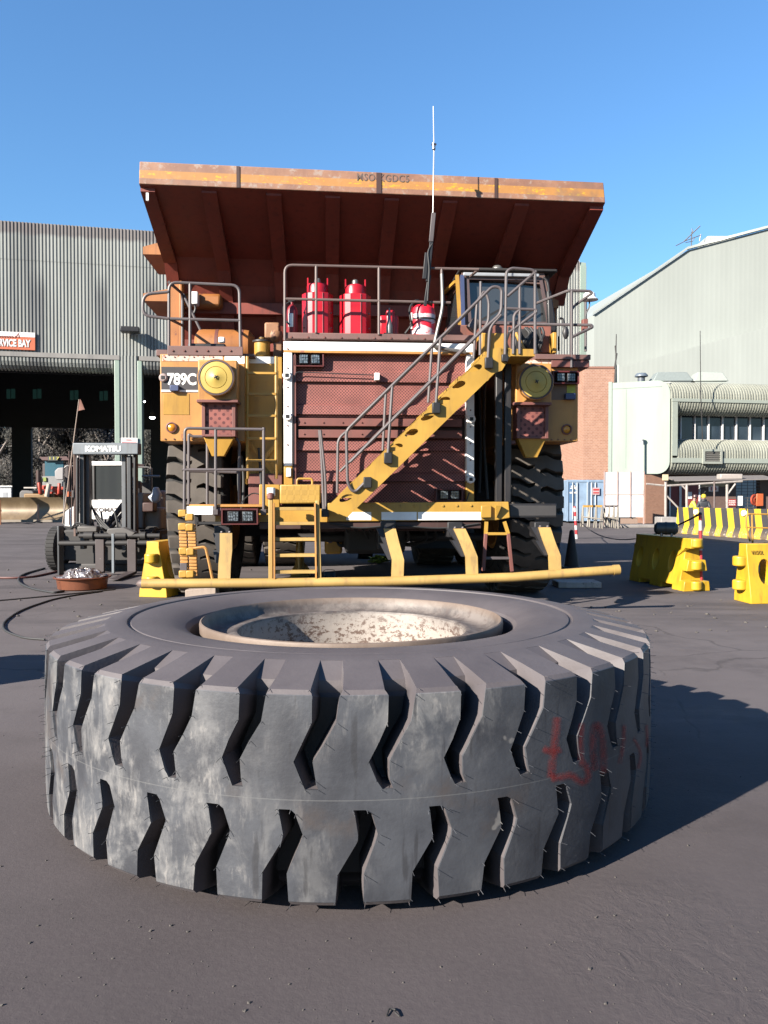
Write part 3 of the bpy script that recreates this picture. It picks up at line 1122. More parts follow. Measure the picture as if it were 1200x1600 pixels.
# ground floor below the overhang
gf = MB()
mg = brick_mat('brown_brick', (.21, .135, .115), (.17, .11, .095), (.22, .17, .15), 3.2)
sd0, _ = oh(1150, 780, -2); sd1, _ = oh(1187, 780, -2)
zh_ = oh(1150, 748, -2)[1]
obx(gf, -.2, sd0, 0, zB_, -2.4, -2)
obx(gf, sd1, Ls, 0, zB_, -2.4, -2)
obx(gf, sd0, sd1, zh_ + .15, zB_, -2.4, -2)
part('lower_wall', gf, mg, office)
pr_ = MB()
e0 = oh(1010, 790, -.6)[0]; e1_ = oh(1040, 790, -.6)[0]
obx(pr_, e0, e1_ + .15, 0, zB_ - .03, -2, -.7)
part('brick_pier', pr_, brick_mat('pier_brick', (.36, .19, .13), (.30, .155, .105), (.33, .24, .19), 3.2), office)
cw = MB()
obx(cw, e1_ + .3, sd0 - .5, zB_ - .75, zB_ - .1, -1.99, -1.97)
part('clerestory', cw, M['glass'], office)
inr = MB()
obx(inr, sd0, sd1, 0, zh_ + .15, -5, -4.8)
part('recess_wall', inr, M['dark'], office)
d0 = oh(1047, 790, -1.98)[0]; d1 = oh(1084, 790, -1.98)[0]
zd = oh(1050, 757, -1.98)[1]
dd_ = MB()
obx(dd_, d0, d0 + 2.0, 1.1, zd, -1.98, -1.93)
door = part('door_panel', dd_, paint('door_red', (.32, .05, .045), .5), office)
part('door_base', obx(MB(), d0, d0 + 2.0, 0, 1.1, -1.98, -1.93), plain('door_blue', (.13, .16, .22), .5), office)
part('door_frame', obx(obx(obx(MB(), d0 - .1, d0, 0, zd, -1.98, -1.9), d0 + 2.0, d0 + 2.1, 0, zd, -1.98, -1.9), d0 + .6, d0 + .75, 0, zd, -1.93, -1.88), M['white'], office)
part('door_notice', obx(MB(), d0 + 1.1, d0 + 1.5, 1.55, 2.0, -1.92, -1.90), M['white'], office)
for k in range(9):
    pass
mesh_ = MB()
for k in range(14):
    zz_ = .15 + k * (zh_) / 14
    obx(mesh_, sd0, sd1, zz_, zz_ + .035, -2.05, -2.02)
for k in range(4): obx(mesh_, sd0 + k * (sd1 - sd0) / 4, sd0 + k * (sd1 - sd0) / 4 + .03, 0, zh_ + .1, -2.08, -2.05)
part('security_bars', mesh_, plain('bar_grey', (.16, .15, .15), .6), office)


def wall_sign(px0, py0, px1, py1, col, label, nm='wall_sign', o=-1.96, text=None, tcol='red', extra=None, D=None):
    a_, z1 = oh(px0, py0, o); b_, z0_ = oh(px1, py1, o)
    v = empty(nm, O((a_ + b_) / 2, z0_, o), label, 'sign')
    part('board', obx(MB(), a_, b_, z0_, z1, o, o + .03), col, v)
    if text:
        w_, h_ = b_ - a_, z1 - z0_
        n = len(text)
        for i, tx_ in enumerate(text):
            hh = h_ * .8 / n
            part('lettering', text_mb(tx_, w_ * .8, hh * .62, O(a_ + w_ * .1, z1 - h_ * .1 - hh * (i + .85), o + .035), OU, (0, 0, 1), .004, .02), M[tcol], v)
    return v, a_, b_, z0_, z1


v, a_, b_, z0_, z1 = wall_sign(1107, 759, 1122, 768, plain('arrow_sign_white', (.75, .62, .55), .5), 'white sign with red extinguisher mark and arrow on the brown wall')
w_ = b_ - a_
ar_ = MB()
obx(ar_, a_ + w_ * .2, a_ + w_ * .32, z0_ + .06, z1 - .05, -1.93, -1.92)
ar_.prism([O(a_ + w_ * .62, z1 - .05, -1.93), O(a_ + w_ * .74, z1 - .05, -1.93), O(a_ + w_ * .74, z0_ + .2, -1.93), O(a_ + w_ * .9, z0_ + .2, -1.93), O(a_ + w_ * .68, z0_ + .05, -1.93), O(a_ + w_ * .5, z0_ + .2, -1.93), O(a_ + w_ * .62, z0_ + .2, -1.93)], ON * .01)
part('mark', ar_, plain('sign_mark_red', (.45, .02, .02), .5), v)
wall_sign(1137, 780, 1150, 791, plain('red_notice', (.50, .06, .055), .5), 'red warning notice beside the shelter post', text=['WARNING', 'NO ENTRY', 'AREA'], tcol='white')
wall_sign(1153, 775, 1160, 790, M['white'], 'blank white sheet hung on the dark barred opening', 'paper_notice', -1.9)
c = O(oh(1186, 781, -1.9)[0], oh(1186, 781, -1.9)[1], -1.9)
hr = empty('hose_reel', c, 'orange hose reel cabinet on the brown wall by the barred opening', 'hose reel')
part('cabinet', MB().obox(c, OU * .25, ON * .12, Vector((0, 0, .42))), plain('reel_orange', (.70, .16, .05), .5), hr, bevel=.03)
part('reel', MB().lathe([(.1, 0), (.38, .0), (.38, .1), (.3, .1), (.28, .05), (.1, .1)], c - OU * .35, OU * .3 + ON, 18), plain('reel_red', (.60, .09, .04), .5), hr)
# pipe-framed shelter in front of the wall
sh = empty('pipe_shelter', at(1110, 815, 46) * Vector((1, 1, 0)), 'open white pipe-framed shelter in front of the brown wall', 'shelter')
DS = 46.0
fr2 = MB()
wpm = paint('pipe_grey', (.50, .44, .40), .5, (.3, .18, .12), .2, 5)
for px in (1040, 1073, 1136):
    a_, b2 = at(px, 800, DS), at(px, 757 if px > 1040 else 748, DS); a_.z = 0
    part('post', MB().tube([a_, b2], .075, 8), wpm, sh)
fr2.tube([at(1010, 756, DS), at(1040, 759, DS), at(1160, 752, DS)], .06, 6).tube([at(1060, 754, DS + 1.6), at(1200, 748, DS + 1.6)], .06, 6)
fr2.tube([at(1136, 774, DS), at(1149, 756, DS)], .055, 6).tube([at(1072, 765, DS), at(1064, 757, DS)], .05, 6).tube([at(1042, 775, DS), at(1062, 796, DS)], .05, 6)
part('roof_rail', fr2, wpm, sh)
dkp = MB().tube([at(1116, 798, DS - .5), at(1116, 752, DS - .5)], .05, 6)
part('dark_post', dkp, M['rail_warm'], sh)
rfm = MB()
p0, p1 = at(1055, 752, DS), at(1215, 749.5, DS)
rfm.hexa([p0, p1, p1 + Vector((0, 1.8, .25)), p0 + Vector((0, 1.8, .25)), p0 + Vector((0, 0, .06)), p1 + Vector((0, 0, .06)), p1 + Vector((0, 1.8, .31)), p0 + Vector((0, 1.8, .31))])
part('roof_sheet', rfm, plain('shelter_roof', (.25, .22, .21), .6), sh)
bx_ = MB().obox(at(1140, 745, DS + .3), (.65, 0, 0), (0, .3, 0), (0, 0, .16))
part('roof_unit', bx_, plain('shelter_unit', (.5, .44, .40), .6), sh, bevel=.06)
jb = MB().obox(at(1039.5, 746, DS - .1), (.14, 0, 0), (0, .1, 0), (0, 0, .17))
part('lamp_box', jb, plain('cream_box', (.75, .62, .40), .5), sh)
wa = MB().tube([at(1095, 764, DS + .4), at(1110, 759, DS + .4)], .03, 5).lathe([(.18, 0), (.2, .04), (.18, .1)], at(1097, 766, DS + .5), (0, -1, 0), 12)
part('hook_hoop', wa, M['dark'], sh)

# ================================================================ container, hoarding, stands
DC = 51.0
cx0, cx1 = at(886, 776, DC).x, at(944, 776, DC).x
ztc = at(0, 750, DC).z
cblue = paint('container_blue', (.30, .42, .58), .5, (.4, .45, .5), .15, 5, (.25, .3, .38), .35)
co = empty('shipping_container', ((cx0 + cx1) / 2, DC, 0), 'faded light blue shipping container with closed doors beside the truck', 'container')
part('body', MB().box(cx0, cx1, DC, DC + 6, .12, ztc), cblue, co, bevel=.03)
fr3 = MB()
for x_ in (cx0 - .03, cx1 - .07, (cx0 + cx1) / 2 + .1): fr3.box(x_, x_ + .1, DC - .06, DC - .002, .12, ztc + .02)
fr3.box(cx0, cx1, DC - .05, DC - .002, ztc - .12, ztc + .01)
part('door_frame', fr3, cblue, co)
lb_ = MB()
for px in (898, 905, 921, 928, 934): lb_.tube([(at(px, 0, DC).x, DC - .08, .25), (at(px, 0, DC).x, DC - .08, ztc - .15)], .035, 6)
part('locking_bar', lb_, plain('bar_pale', (.5, .56, .62), .5), co)
pn = MB().box(at(891, 0, DC).x, at(902, 0, DC).x, DC - .02, DC - .003, at(0, 785, DC).z, at(0, 755, DC).z)
part('dark_panel', pn, plain('container_panel', (.10, .20, .36), .5), co)
st_ = MB()
cc_ = at(896.5, 762, DC - .03)
for q_ in range(3):
    t = q_ * PI / 3 + .3
    st_.bar(cc_ + Vector((math.cos(t) * .24, 0, math.sin(t) * .16)), cc_ - Vector((math.cos(t) * .24, 0, math.sin(t) * .16)), .05, .015, (0, 1, 0))
for k in range(5): st_.box(cc_.x - .25 + k * .1, cc_.x - .18 + k * .1, DC - .035, DC - .02, cc_.z - .37, cc_.z - .27)
part('emblem', st_, plain('emblem_white', (.7, .66, .6), .5), co)
sn = MB().box(at(929, 0, DC).x, at(940, 0, DC).x, DC - .12, DC - .1, at(0, 773, DC).z, at(0, 762, DC).z)
o_sn = part('notice', sn, plain('container_notice', (.62, .42, .44), .5), co)
part('notice_bars', MB().box(at(930, 0, DC).x, at(939, 0, DC).x, DC - .13, DC - .121, at(0, 766.5, DC).z, at(0, 764, DC).z).box(at(930, 0, DC).x, at(939, 0, DC).x, DC - .13, DC - .121, at(0, 771, DC).z, at(0, 769, DC).z), plain('notice_red', (.5, .03, .03), .5), o_sn)
DH = 47.0
ho = empty('white_hoarding', (at(980, 0, DH).x, DH, 0), 'tall white sheeted hoarding on legs in front of the office', 'hoarding')
hz0, hz1 = at(0, 808, DH).z, at(0, 738, DH).z
wsh = paint('hoarding_white', (.80, .77, .76), .6, (.6, .5, .45), .04, 3, (.5, .42, .38), .15)
for x0, x1 in ((948.5, 968.5), (969.5, 989), (990, 1010)):
    part('panel', MB().box(at(x0, 0, DH).x, at(x1, 0, DH).x, DH, DH + .05, hz0, hz1), wsh, ho)
hf = MB()
for px in (948, 969, 989.5, 1010.5): hf.box(at(px, 0, DH).x - .035, at(px, 0, DH).x + .035, DH - .05, DH - .002, hz0 if px == 989.5 else 0.0, hz1 + .05)
hf.box(at(948, 0, DH).x, at(1010, 0, DH).x, DH - .03, DH - .001, at(0, 773.5, DH).z, at(0, 772, DH).z)
part('frame', hf, paint('hoarding_frame', (.55, .40, .36), .6), ho)
part('kick_board', MB().box(at(969, 0, DH).x, at(1002, 0, DH).x, DH + .1, DH + .2, .1, hz0 - .05), plain('kick_brown', (.38, .26, .20), .7), ho)
# two small barrier stands striped yellow and black
for i, (x0, x1, lab) in enumerate(((911, 941, 'yellow and black topped tubular stand before the blue container'), (945, 966, 'black topped tubular stand before the white hoarding'))):
    DB = 43.0
    v = empty('barrier_stand', gnd((x0 + x1) / 2, 825), lab, 'barrier', 'tubular stands by the container')
    a_, b_ = gnd(x0, 823), gnd(x1, 826)
    zt2 = .0
    tp0, tp1 = at(x0, 791, a_.y), at(x1, 791, a_.y)
    part('top_bar', MB().bar(tp0, tp0.lerp(tp1, .5), .12, .12).bar(tp0.lerp(tp1, .62), tp1, .12, .12), M['yellow'] if i == 0 else M['rail'], v)
    part('top_bar_dark', MB().bar(tp0.lerp(tp1, .5), tp0.lerp(tp1, .62), .121, .121), M['black'], v)
    fr4 = MB()
    for t in (0, .35, .7, 1): 
        b2 = a_.lerp(b_, t); t2 = tp0.lerp(tp1, t)
        fr4.tube([b2, t2], .045, 6).tube([b2 + Vector((0, .5, 0)), t2 + Vector((0, .05, -.05))], .04, 6)
    fr4.tube([a_ + Vector((0, 0, .55)), b_ + Vector((0, 0, .5))], .035, 5)
    part('frame', fr4, plain('stand_steel%d' % i, (.38, .34, .28), .5), v)
# short yellow-black bollard
v0 = gnd(911, 822)
# concrete block
a_ = gnd(1033, 829); b_ = gnd(1058, 829)
solo('concrete_block', MB().box(a_.x, b_.x, a_.y, a_.y + 1, 0, at(0, 808, a_.y).z), paint('pale_concrete', (.42, .39, .37), .8), 'squat grey concrete block at the end of the striped barrier', 'block', bevel=.03)
a_ = gnd(1004, 825)
solo('kerb_ramp', MB().box(a_.x - 1.1, a_.x + 1.3, a_.y, a_.y + 1.5, 0, .16), paint('kerb_concrete', (.34, .31, .29), .85), 'low concrete step below the white hoarding', 'step', bevel=.03)


# striped jersey barriers
def jersey(p0, p1, label, h=1.2):
    p0, p1 = Vector(p0), Vector(p1)
    u = (p1 - p0).normalized(); n = Vector((u.y, -u.x, 0))
    v = [(-.36, 0), (.36, 0), (.36, .10), (.17, .42), (.10, h), (-.10, h), (-.17, .42), (-.36, .10)]
    L = (p1 - p0).length
    g = NG('striped_barrier_paint')
    mp = g.n('ShaderNodeVectorMath', operation='DOT_PRODUCT')
    g.ln(g.co, mp.inputs[0]); mp.inputs[1].default_value = tuple(u)
    x, y, z = g.xyz()
    s_ = g.math('ADD', mp.outputs['Value'], g.math('MULTIPLY', z, .28))
    fr = g.math('FRACT', g.math('DIVIDE', s_, .76))
    st2 = g.ramp(fr, .49, .51)
    chip = g.ramp(g.math('ADD', g.noise(7, 7, .75), g.math('MULTIPLY', g.ramp(z, .6, 0), .12)), .66, .70)
    c = g.mix(st2, (.78, .52, .025), (.055, .05, .055))
    c = g.mix(g.math('MULTIPLY', g.ramp(z, .45, .0), .35), c, (.45, .30, .15))
    c = g.mix(chip, c, (.50, .44, .38))
    o = solo('striped_barrier', MB().prism([p0 + n * a + Vector((0, 0, z_)) for a, z_ in v], u * L), g.done(c, .6), label, 'barrier', 'striped concrete barriers', bevel=.02, smooth=False, base=(p0.x, p0.y, 0))
    return u, n, o


j0 = gnd(1061, 833); j1 = gnd(1170, 841); j2 = gnd(1290, 850)
u, n, jb1 = jersey(j0, j1 - (j1 - j0).normalized() * .03, 'yellow and black striped concrete barrier with two people leaning on it')
u2, n2, jb2 = jersey(j1, j2, 'yellow and black striped concrete barrier behind the orange handrail')
for px, py, o_, lab in ((1087, 800, j0, 'white round reflector on the left striped barrier'), (1162, 802, j0, 'white round reflector near the joint of the striped barriers')):
    d = ray(px, py); p0 = j0 + n * .16
    p = EYE + d * ((p0 - EYE).dot(n) / d.dot(n))
    solo('round_reflector', MB().lathe([(0, .05), (.10, .05), (.12, .03), (.12, -.06), (0, -.06)], p, n, 16), M['white'], lab, 'reflector', 'reflectors on the striped barriers')
# orange rail stand in front
v = empty('orange_handrail', gnd(1176, 850), 'thin orange tubular handrail in front of the striped barrier', 'handrail')
DR = gnd(1176, 850).y
mb = MB().tube(fillet([at(1172, 846, DR), at(1166, 822, DR), at(1166, 806, DR), at(1170, 803, DR), at(1230, 804, DR)], .15), .03, 6).tube([at(1166, 824, DR), at(1230, 826, DR)], .03, 6).tube([gnd(1176, 850), at(1175, 804, DR)], .035, 6)
part('frame', mb, paint('rail_orange', (.55, .28, .04), .5), v)

# ================================================================ yellow plastic barriers
ywm = paint('barrier_yellow_plastic', (.78, .47, .03), .45, (.58, .33, .04), .14, 4, (.22, .13, .04), .45, bumpy=.12)


def plastic(name, base, yaw, label, lugs_near, text=None, hole_open=True):
    """water-filled plastic barrier, long axis along local y, near end at base"""
    L, Hh, wb, wt = 2.0, .94, .52, .23
    mb = MB()
    prof = [(-wb / 2, 0), (wb / 2, 0), (wb / 2 * .96, .12), (wt / 2, Hh - .1), (wt / 2, Hh), (-wt / 2, Hh), (-wt / 2, Hh - .1), (-wb / 2 * .96, .12)]
    mb.prism([(x, 0, z) for x, z in prof], (0, L, 0))
    cut = []
    for k in range(3):
        cy = L * (.27, .56, .86)[k]
        pr2 = []
        for i in range(16):
            t = 2 * PI * i / 16
            pr2.append((-1, cy + .11 * math.cos(t), .50 + .20 * math.sin(t)))
        cut.append(MB().prism(pr2, (2, 0, 0)))
    for cy in (L * .3, L * .7): cut.append(MB().box(-1, 1, cy - .2, cy + .2, -.1, .09))
    # notches at the near end, between the knuckles
    for z0, z1 in ((.18, .36), (.56, .76)): cut.append(MB().box(-.05, .6, -.1, .14, z0, z1) if False else MB().box(-1, 1, -.1, .16, z0, z1))
    b = boolean(mb, cut)
    for z0 in (.02, .38, .78):
        b.lathe([(0, 0), (.10, 0), (.115, .015), (.115, .145), (.10, .16), (0, .16)], (0, .04, z0), n=18)
        b.box(-.10, .10, .04, .2, z0 + .005, z0 + .155)
    for z0 in (.2, .58):
        b.lathe([(0, 0), (.10, 0), (.115, .015), (.115, .145), (.10, .16), (0, .16)], (0, L + .04, z0), n=18)
        b.box(-.10, .10, L - .1, L + .04, z0 + .005, z0 + .155)
    rot = Matrix.Rotation(yaw, 3, 'Z')
    b.v = [rot @ v + Vector(base) for v in b.v]
    o = solo(name, b, ywm, label, 'barrier', 'yellow plastic barriers', bevel=.018, base=base, sharp=40)
    return o


# middle barrier beside the pole, long side in the truck's shadow
nb_ = gnd(1089, 924); fb_ = gnd(1001, 906)
d_ = fb_ - nb_
plastic('plastic_barrier', nb_, math.atan2(-d_.x, d_.y), 'yellow plastic barrier with a dark drum on top, partly in shadow', True)
q0 = gnd(1160, 941) + Vector((2.0, .2, 0))
plastic('plastic_barrier', q0, R(95), 'yellow plastic barrier cut off by the frame, dark moulded letters near its top', True)
lb = at(1174, 866, gnd(1160, 941).y - .115)
tl_b = bpy.data.objects['plastic_barrier.001']
lt_ = part('moulded_letters', text_mb('VXSOL', .20, .06, lb, (1, .09, 0), (0, .17, 1), .004, .0, 1.05), plain('dark_moulding', (.30, .17, .02), .5))
lt_.parent = tl_b
lt_.matrix_parent_inverse = Matrix.Translation(-Vector(tl_b.location))
q1 = gnd(237, 934)
yw = math.atan2(-.55, 2.0) + R(2)
ax_ = Vector((-math.sin(yw), math.cos(yw), 0))
plastic('plastic_barrier', q1 + ax_ * 2.04, yw + PI, 'yellow plastic barrier seen end-on, the guard pipe ending against it', True)
# drum resting on the middle barrier
tpz = .945
m_ = nb_ + d_.normalized() * .75
dr_ = empty('small_drum', Vector((m_.x, m_.y, tpz)), 'small dark metal drum lying on top of the yellow plastic barrier', 'drum')
u_ = Vector((.93, -.36, 0))
c = Vector((m_.x - .16, m_.y, tpz + .15))
part('shell', MB().lathe([(0, -.22), (.07, -.21), (.115, -.16), (.12, .16), (.07, .21), (0, .22)], c, u_, 22), plain('dark_teal_metal', (.035, .05, .055), .45), dr_)
part('band', MB().lathe([(.123, -.02), (.123, .02)], c, u_, 22), plain('drum_band', (.02, .028, .03), .5), dr_)
ft2 = MB()
for s_ in (-.08, .1):
    for w2 in (-.06, .06):
        p = c + u_ * s_ + Vector((w2 * .36, w2 * .93, -.06)); ft2.tube([p, p - Vector((0, 0, .095))], .022, 8)
part('foot', ft2, M['steel'], dr_)
# red-white marker poles with a slack chain between them
pA = gnd(1096, 922); pB = gnd(901, 842)


def rwm(name, z0, L):
    g = NG(name)
    x, y, z = g.xyz()
    return g.done(g.mix(g.math('GREATER_THAN', g.math('FRACT', g.math('DIVIDE', z, .36)), .5), (.75, .70, .70), (.50, .03, .04)), .5)


pa = empty('marker_pole', pA + Vector((0, -.02, 0)), 'red and white banded marker pole standing through the yellow barrier end', 'pole', 'marker poles')
tA = at(1094, 803, pA.y)
part('pole', MB().tube([pA, tA], .028, 10), rwm('pole_bands', 0, 1), pa)
part('cap', MB().sphere(tA, .035, 8), M['black'], pa)
pb = empty('marker_pole', pB, 'red and white banded marker pole beside the right truck tyre', 'pole', 'marker poles')
tB = at(898, 793, pB.y)
part('pole', MB().tube([pB, tB], .055, 10), rwm('pole_bands_far', 0, 1), pb)
part('cap', MB().sphere(tB, .06, 8), plain('pole_cap', (.5, .05, .05), .5), pb)
hk1, hk2 = at(903, 812, pB.y), tA
pts = []
for i in range(25):
    t = i / 24
    p = hk1.lerp(hk2, t)
    p.z -= 4 * t * (1 - t) * .62
    pts.append(p)
solo('slack_chain', MB().tube(pts, .017, 6), M['dark'], 'dark slack chain hung between the two marker poles', 'chain')
# dirty cone beside the right tyre
c = gnd(893, 888)
cn = empty('traffic_cone', c, 'dirty dark traffic cone beside the right front tyre', 'cone')
h_ = (888 - 828) / F * c.y
part('cone_body', MB().lathe([(.03, h_), (.05, h_ - .02), (.17, .06), (.19, .05)], c, n=20), paint('grimy_cone', (.05, .03, .025), .7, (.14, .05, .03), .2, 6), cn)
part('cone_base', MB().box(c.x - .25, c.x + .25, c.y - .25, c.y + .25, 0, .05), M['dark'], cn, bevel=.015)
c = gnd(908, 919)
solo('timber_slab', MB().box(c.x - .42, c.x + .38, c.y, c.y + .55, 0, .11), paint('whitewashed_slab', (.40, .36, .33), .8, (.15, .13, .12), .3, 5), 'pale chipped slab on the ground by the right front tyre', 'slab', bevel=.015)
c = gnd(318, 938)
solo('wheel_chock', MB().prism([(c.x - .3, c.y, 0), (c.x + .2, c.y, 0), (c.x + .2, c.y, .21), (c.x - .3, c.y, .17)], (0, .3, 0)), paint('chock_pale', (.45, .36, .30), .8), 'pale wooden wheel chock before the left front tyre', 'chock', bevel=.012)

# ================================================================ gear under the truck
c = gnd(470, 900)
js = empty('jack_stand', c, 'yellow tubular jack stand behind the access ladder', 'jack stand')
h_ = (900 - 838) / F * c.y
part('column', MB().lathe([(.07, .05), (.07, h_ * .72), (.055, h_ * .73), (.055, h_)], c, n=20), M['yellow'], js)
part('saddle', MB().box(c.x - .06, c.x + .06, c.y - .06, c.y + .06, h_, h_ + .05), M['rail'], js, bevel=.01)
part('base', MB().box(c.x - .2, c.x + .2, c.y - .2, c.y + .2, 0, .05), M['yellow'], js, bevel=.01)
gs_ = MB()
for s_ in (-1, 1): gs_.prism([(c.x + s_ * .07, c.y - .01, .05), (c.x + s_ * .18, c.y - .01, .05), (c.x + s_ * .18, c.y - .01, .16), (c.x + s_ * .07, c.y - .01, .30)], (0, .02, 0))
gs_.prism([(c.x - .15, c.y + .2, .05), (c.x - .05, c.y + .2, .05), (c.x - .05, c.y + .2, h_ + .1), (c.x - .11, c.y + .2, h_ + .1)], (0, .02, 0))
part('gusset', gs_, M['yellow'], js)
c = gnd(515, 912)
bk = empty('blue_bucket', c, 'small blue bucket behind the guard pipe', 'bucket')
part('pail', MB().lathe([(.10, 0), (.125, .22), (.13, .225), (.12, .225), (.095, .02), (0, .02)], c, n=20), plain('bucket_blue', (.05, .12, .22), .5), bk)
part('handle', MB().tube(fillet([c + Vector((-.13, 0, .2)), c + Vector((-.1, -.08, .28)), c + Vector((.1, -.08, .28)), c + Vector((.13, 0, .2))], .06), .006, 5), M['steel'], bk)
c = gnd(593, 880)
vb_ = MB()
for i in range(26):
    a_ = c + Vector((random.uniform(-.2, .2), random.uniform(-.15, .15), random.uniform(.0, .14)))
    vb_.obox(a_ + Vector((0, 0, .04)), Matrix.Rotation(random.random() * 6, 3, 'Z') @ Vector((.12, 0, random.uniform(-.03, .03))), Matrix.Rotation(random.random() * 6, 3, 'Z') @ Vector((0, .06, .02)), (0, 0, .02))
solo('hi_vis_bundle', vb_, plain('hi_vis_dull', (.20, .32, .03), .6), 'crumpled lime green bundle lying under the truck', 'bundle', bevel=.01)
c = gnd(575, 873)
solo('black_rag', MB().prism([c + Vector(q_) for q_ in ((-.3, 0, 0), (.1, -.05, 0), (.2, 0, .3), (.05, .02, .34), (-.25, .02, .22))], (0, .3, 0)), M['dark'], 'black rag heap lying under the truck', 'rag', bevel=.03)

# ================================================================ drain pan with its wrapped load
c = gnd(115, 924) + Vector((0, .42, 0))
pan = empty('drain_pan', c, 'round copper-brown drain pan standing left of the truck', 'pan')
r = .50
cop = paint('copper_brown', (.34, .125, .07), .36, (.13, .06, .045), .22, 5, (.14, .06, .045), .6, metal=.45)
part('bowl', MB().lathe([(r * .80, 0), (r * .86, .02), (r * .90, .19), (r * 1.0, .205), (r * 1.02, .222), (r * .99, .235), (r * .87, .215), (r * .82, .05), (0, .04)], c, n=48), cop, pan)
fo_ = MB()
nr, ns_ = 14, 56
for i in range(nr + 1):
    t = i / nr
    for k in range(ns_):
        q = 2 * PI * k / ns_
        rr = r * .93 * t
        lump = .125 * max(0, 1 - (t / .78) ** 4) + .015
        z_ = .215 + lump + random.uniform(-.016, .016) * (1 if t < .9 else .3) + .02 * math.sin(q * 5 + t * 9)
        fo_.v.append(c + Vector((rr * math.cos(q), rr * math.sin(q), z_)))
for i in range(nr):
    for k in range(ns_):
        fo_.f.append([i * ns_ + k, i * ns_ + (k + 1) % ns_, (i + 1) * ns_ + (k + 1) % ns_, (i + 1) * ns_ + k])
g = NG('crinkled_film')
g.bump(g.noise(20, 6, .7), .8, .02)
film = g.done(g.mix(g.ramp(g.noise(9, 6, .7), .45, .62), (.33, .26, .23), (.72, .70, .71)), .16, .55, .6)
solo('wrapped_part', fo_, film, 'machine part wrapped in crinkled silvery film, lying in the drain pan', 'wrapped part', smooth=False, base=c + Vector((0, 0, .215)))

# hoses on the ground
hz = [([(-30, 904), (40, 905), (75, 898), (110, 889), (160, 878)], .022, plain('hose_redbrown', (.16, .05, .04), .6), 'red-brown hose running along the ground behind the drain pan'),
      ([(70, 889), (30, 900), (28, 912), (50, 922), (85, 928), (100, 925)], .02, M['rubberdark'], 'black hose looping on the ground beside the drain pan'),
      ([(-20, 941), (60, 934), (120, 928), (180, 922)], .012, plain('cable_grey', (.06, .05, .05), .7), 'thin dark cable lying in front of the drain pan'),
      ([(160, 925), (90, 935), (30, 955), (4, 975), (6, 988), (40, 999), (70, 1001)], .013, M['rubberdark'], 'long dark cable curving over the open ground towards the tyre')]
for pts, rad, mt_, lab in hz:
    p3 = [gnd(x, y) + Vector((0, 0, rad)) for x, y in pts]
    solo('ground_hose', MB().tube(fillet(p3, 1.2, 6), rad, 6), mt_, lab, 'hose', 'hoses on the ground')
# small torn tag in the foreground
c = gnd(614, 1589)
tgm = MB().tube(fillet([c + Vector((-.02, 0, .004)), c + Vector((-.012, .03, .01)), c + Vector((.012, .026, .006)), c + Vector((.004, .01, .012)), c + Vector((.022, -.004, .005))], .01), .003, 5)
solo('twisted_wire', tgm, M['dark'], 'small twisted scrap of black wire at the bottom edge', 'scrap')
# ================================================================ tyres
PITCHA = 2 * PI / 36


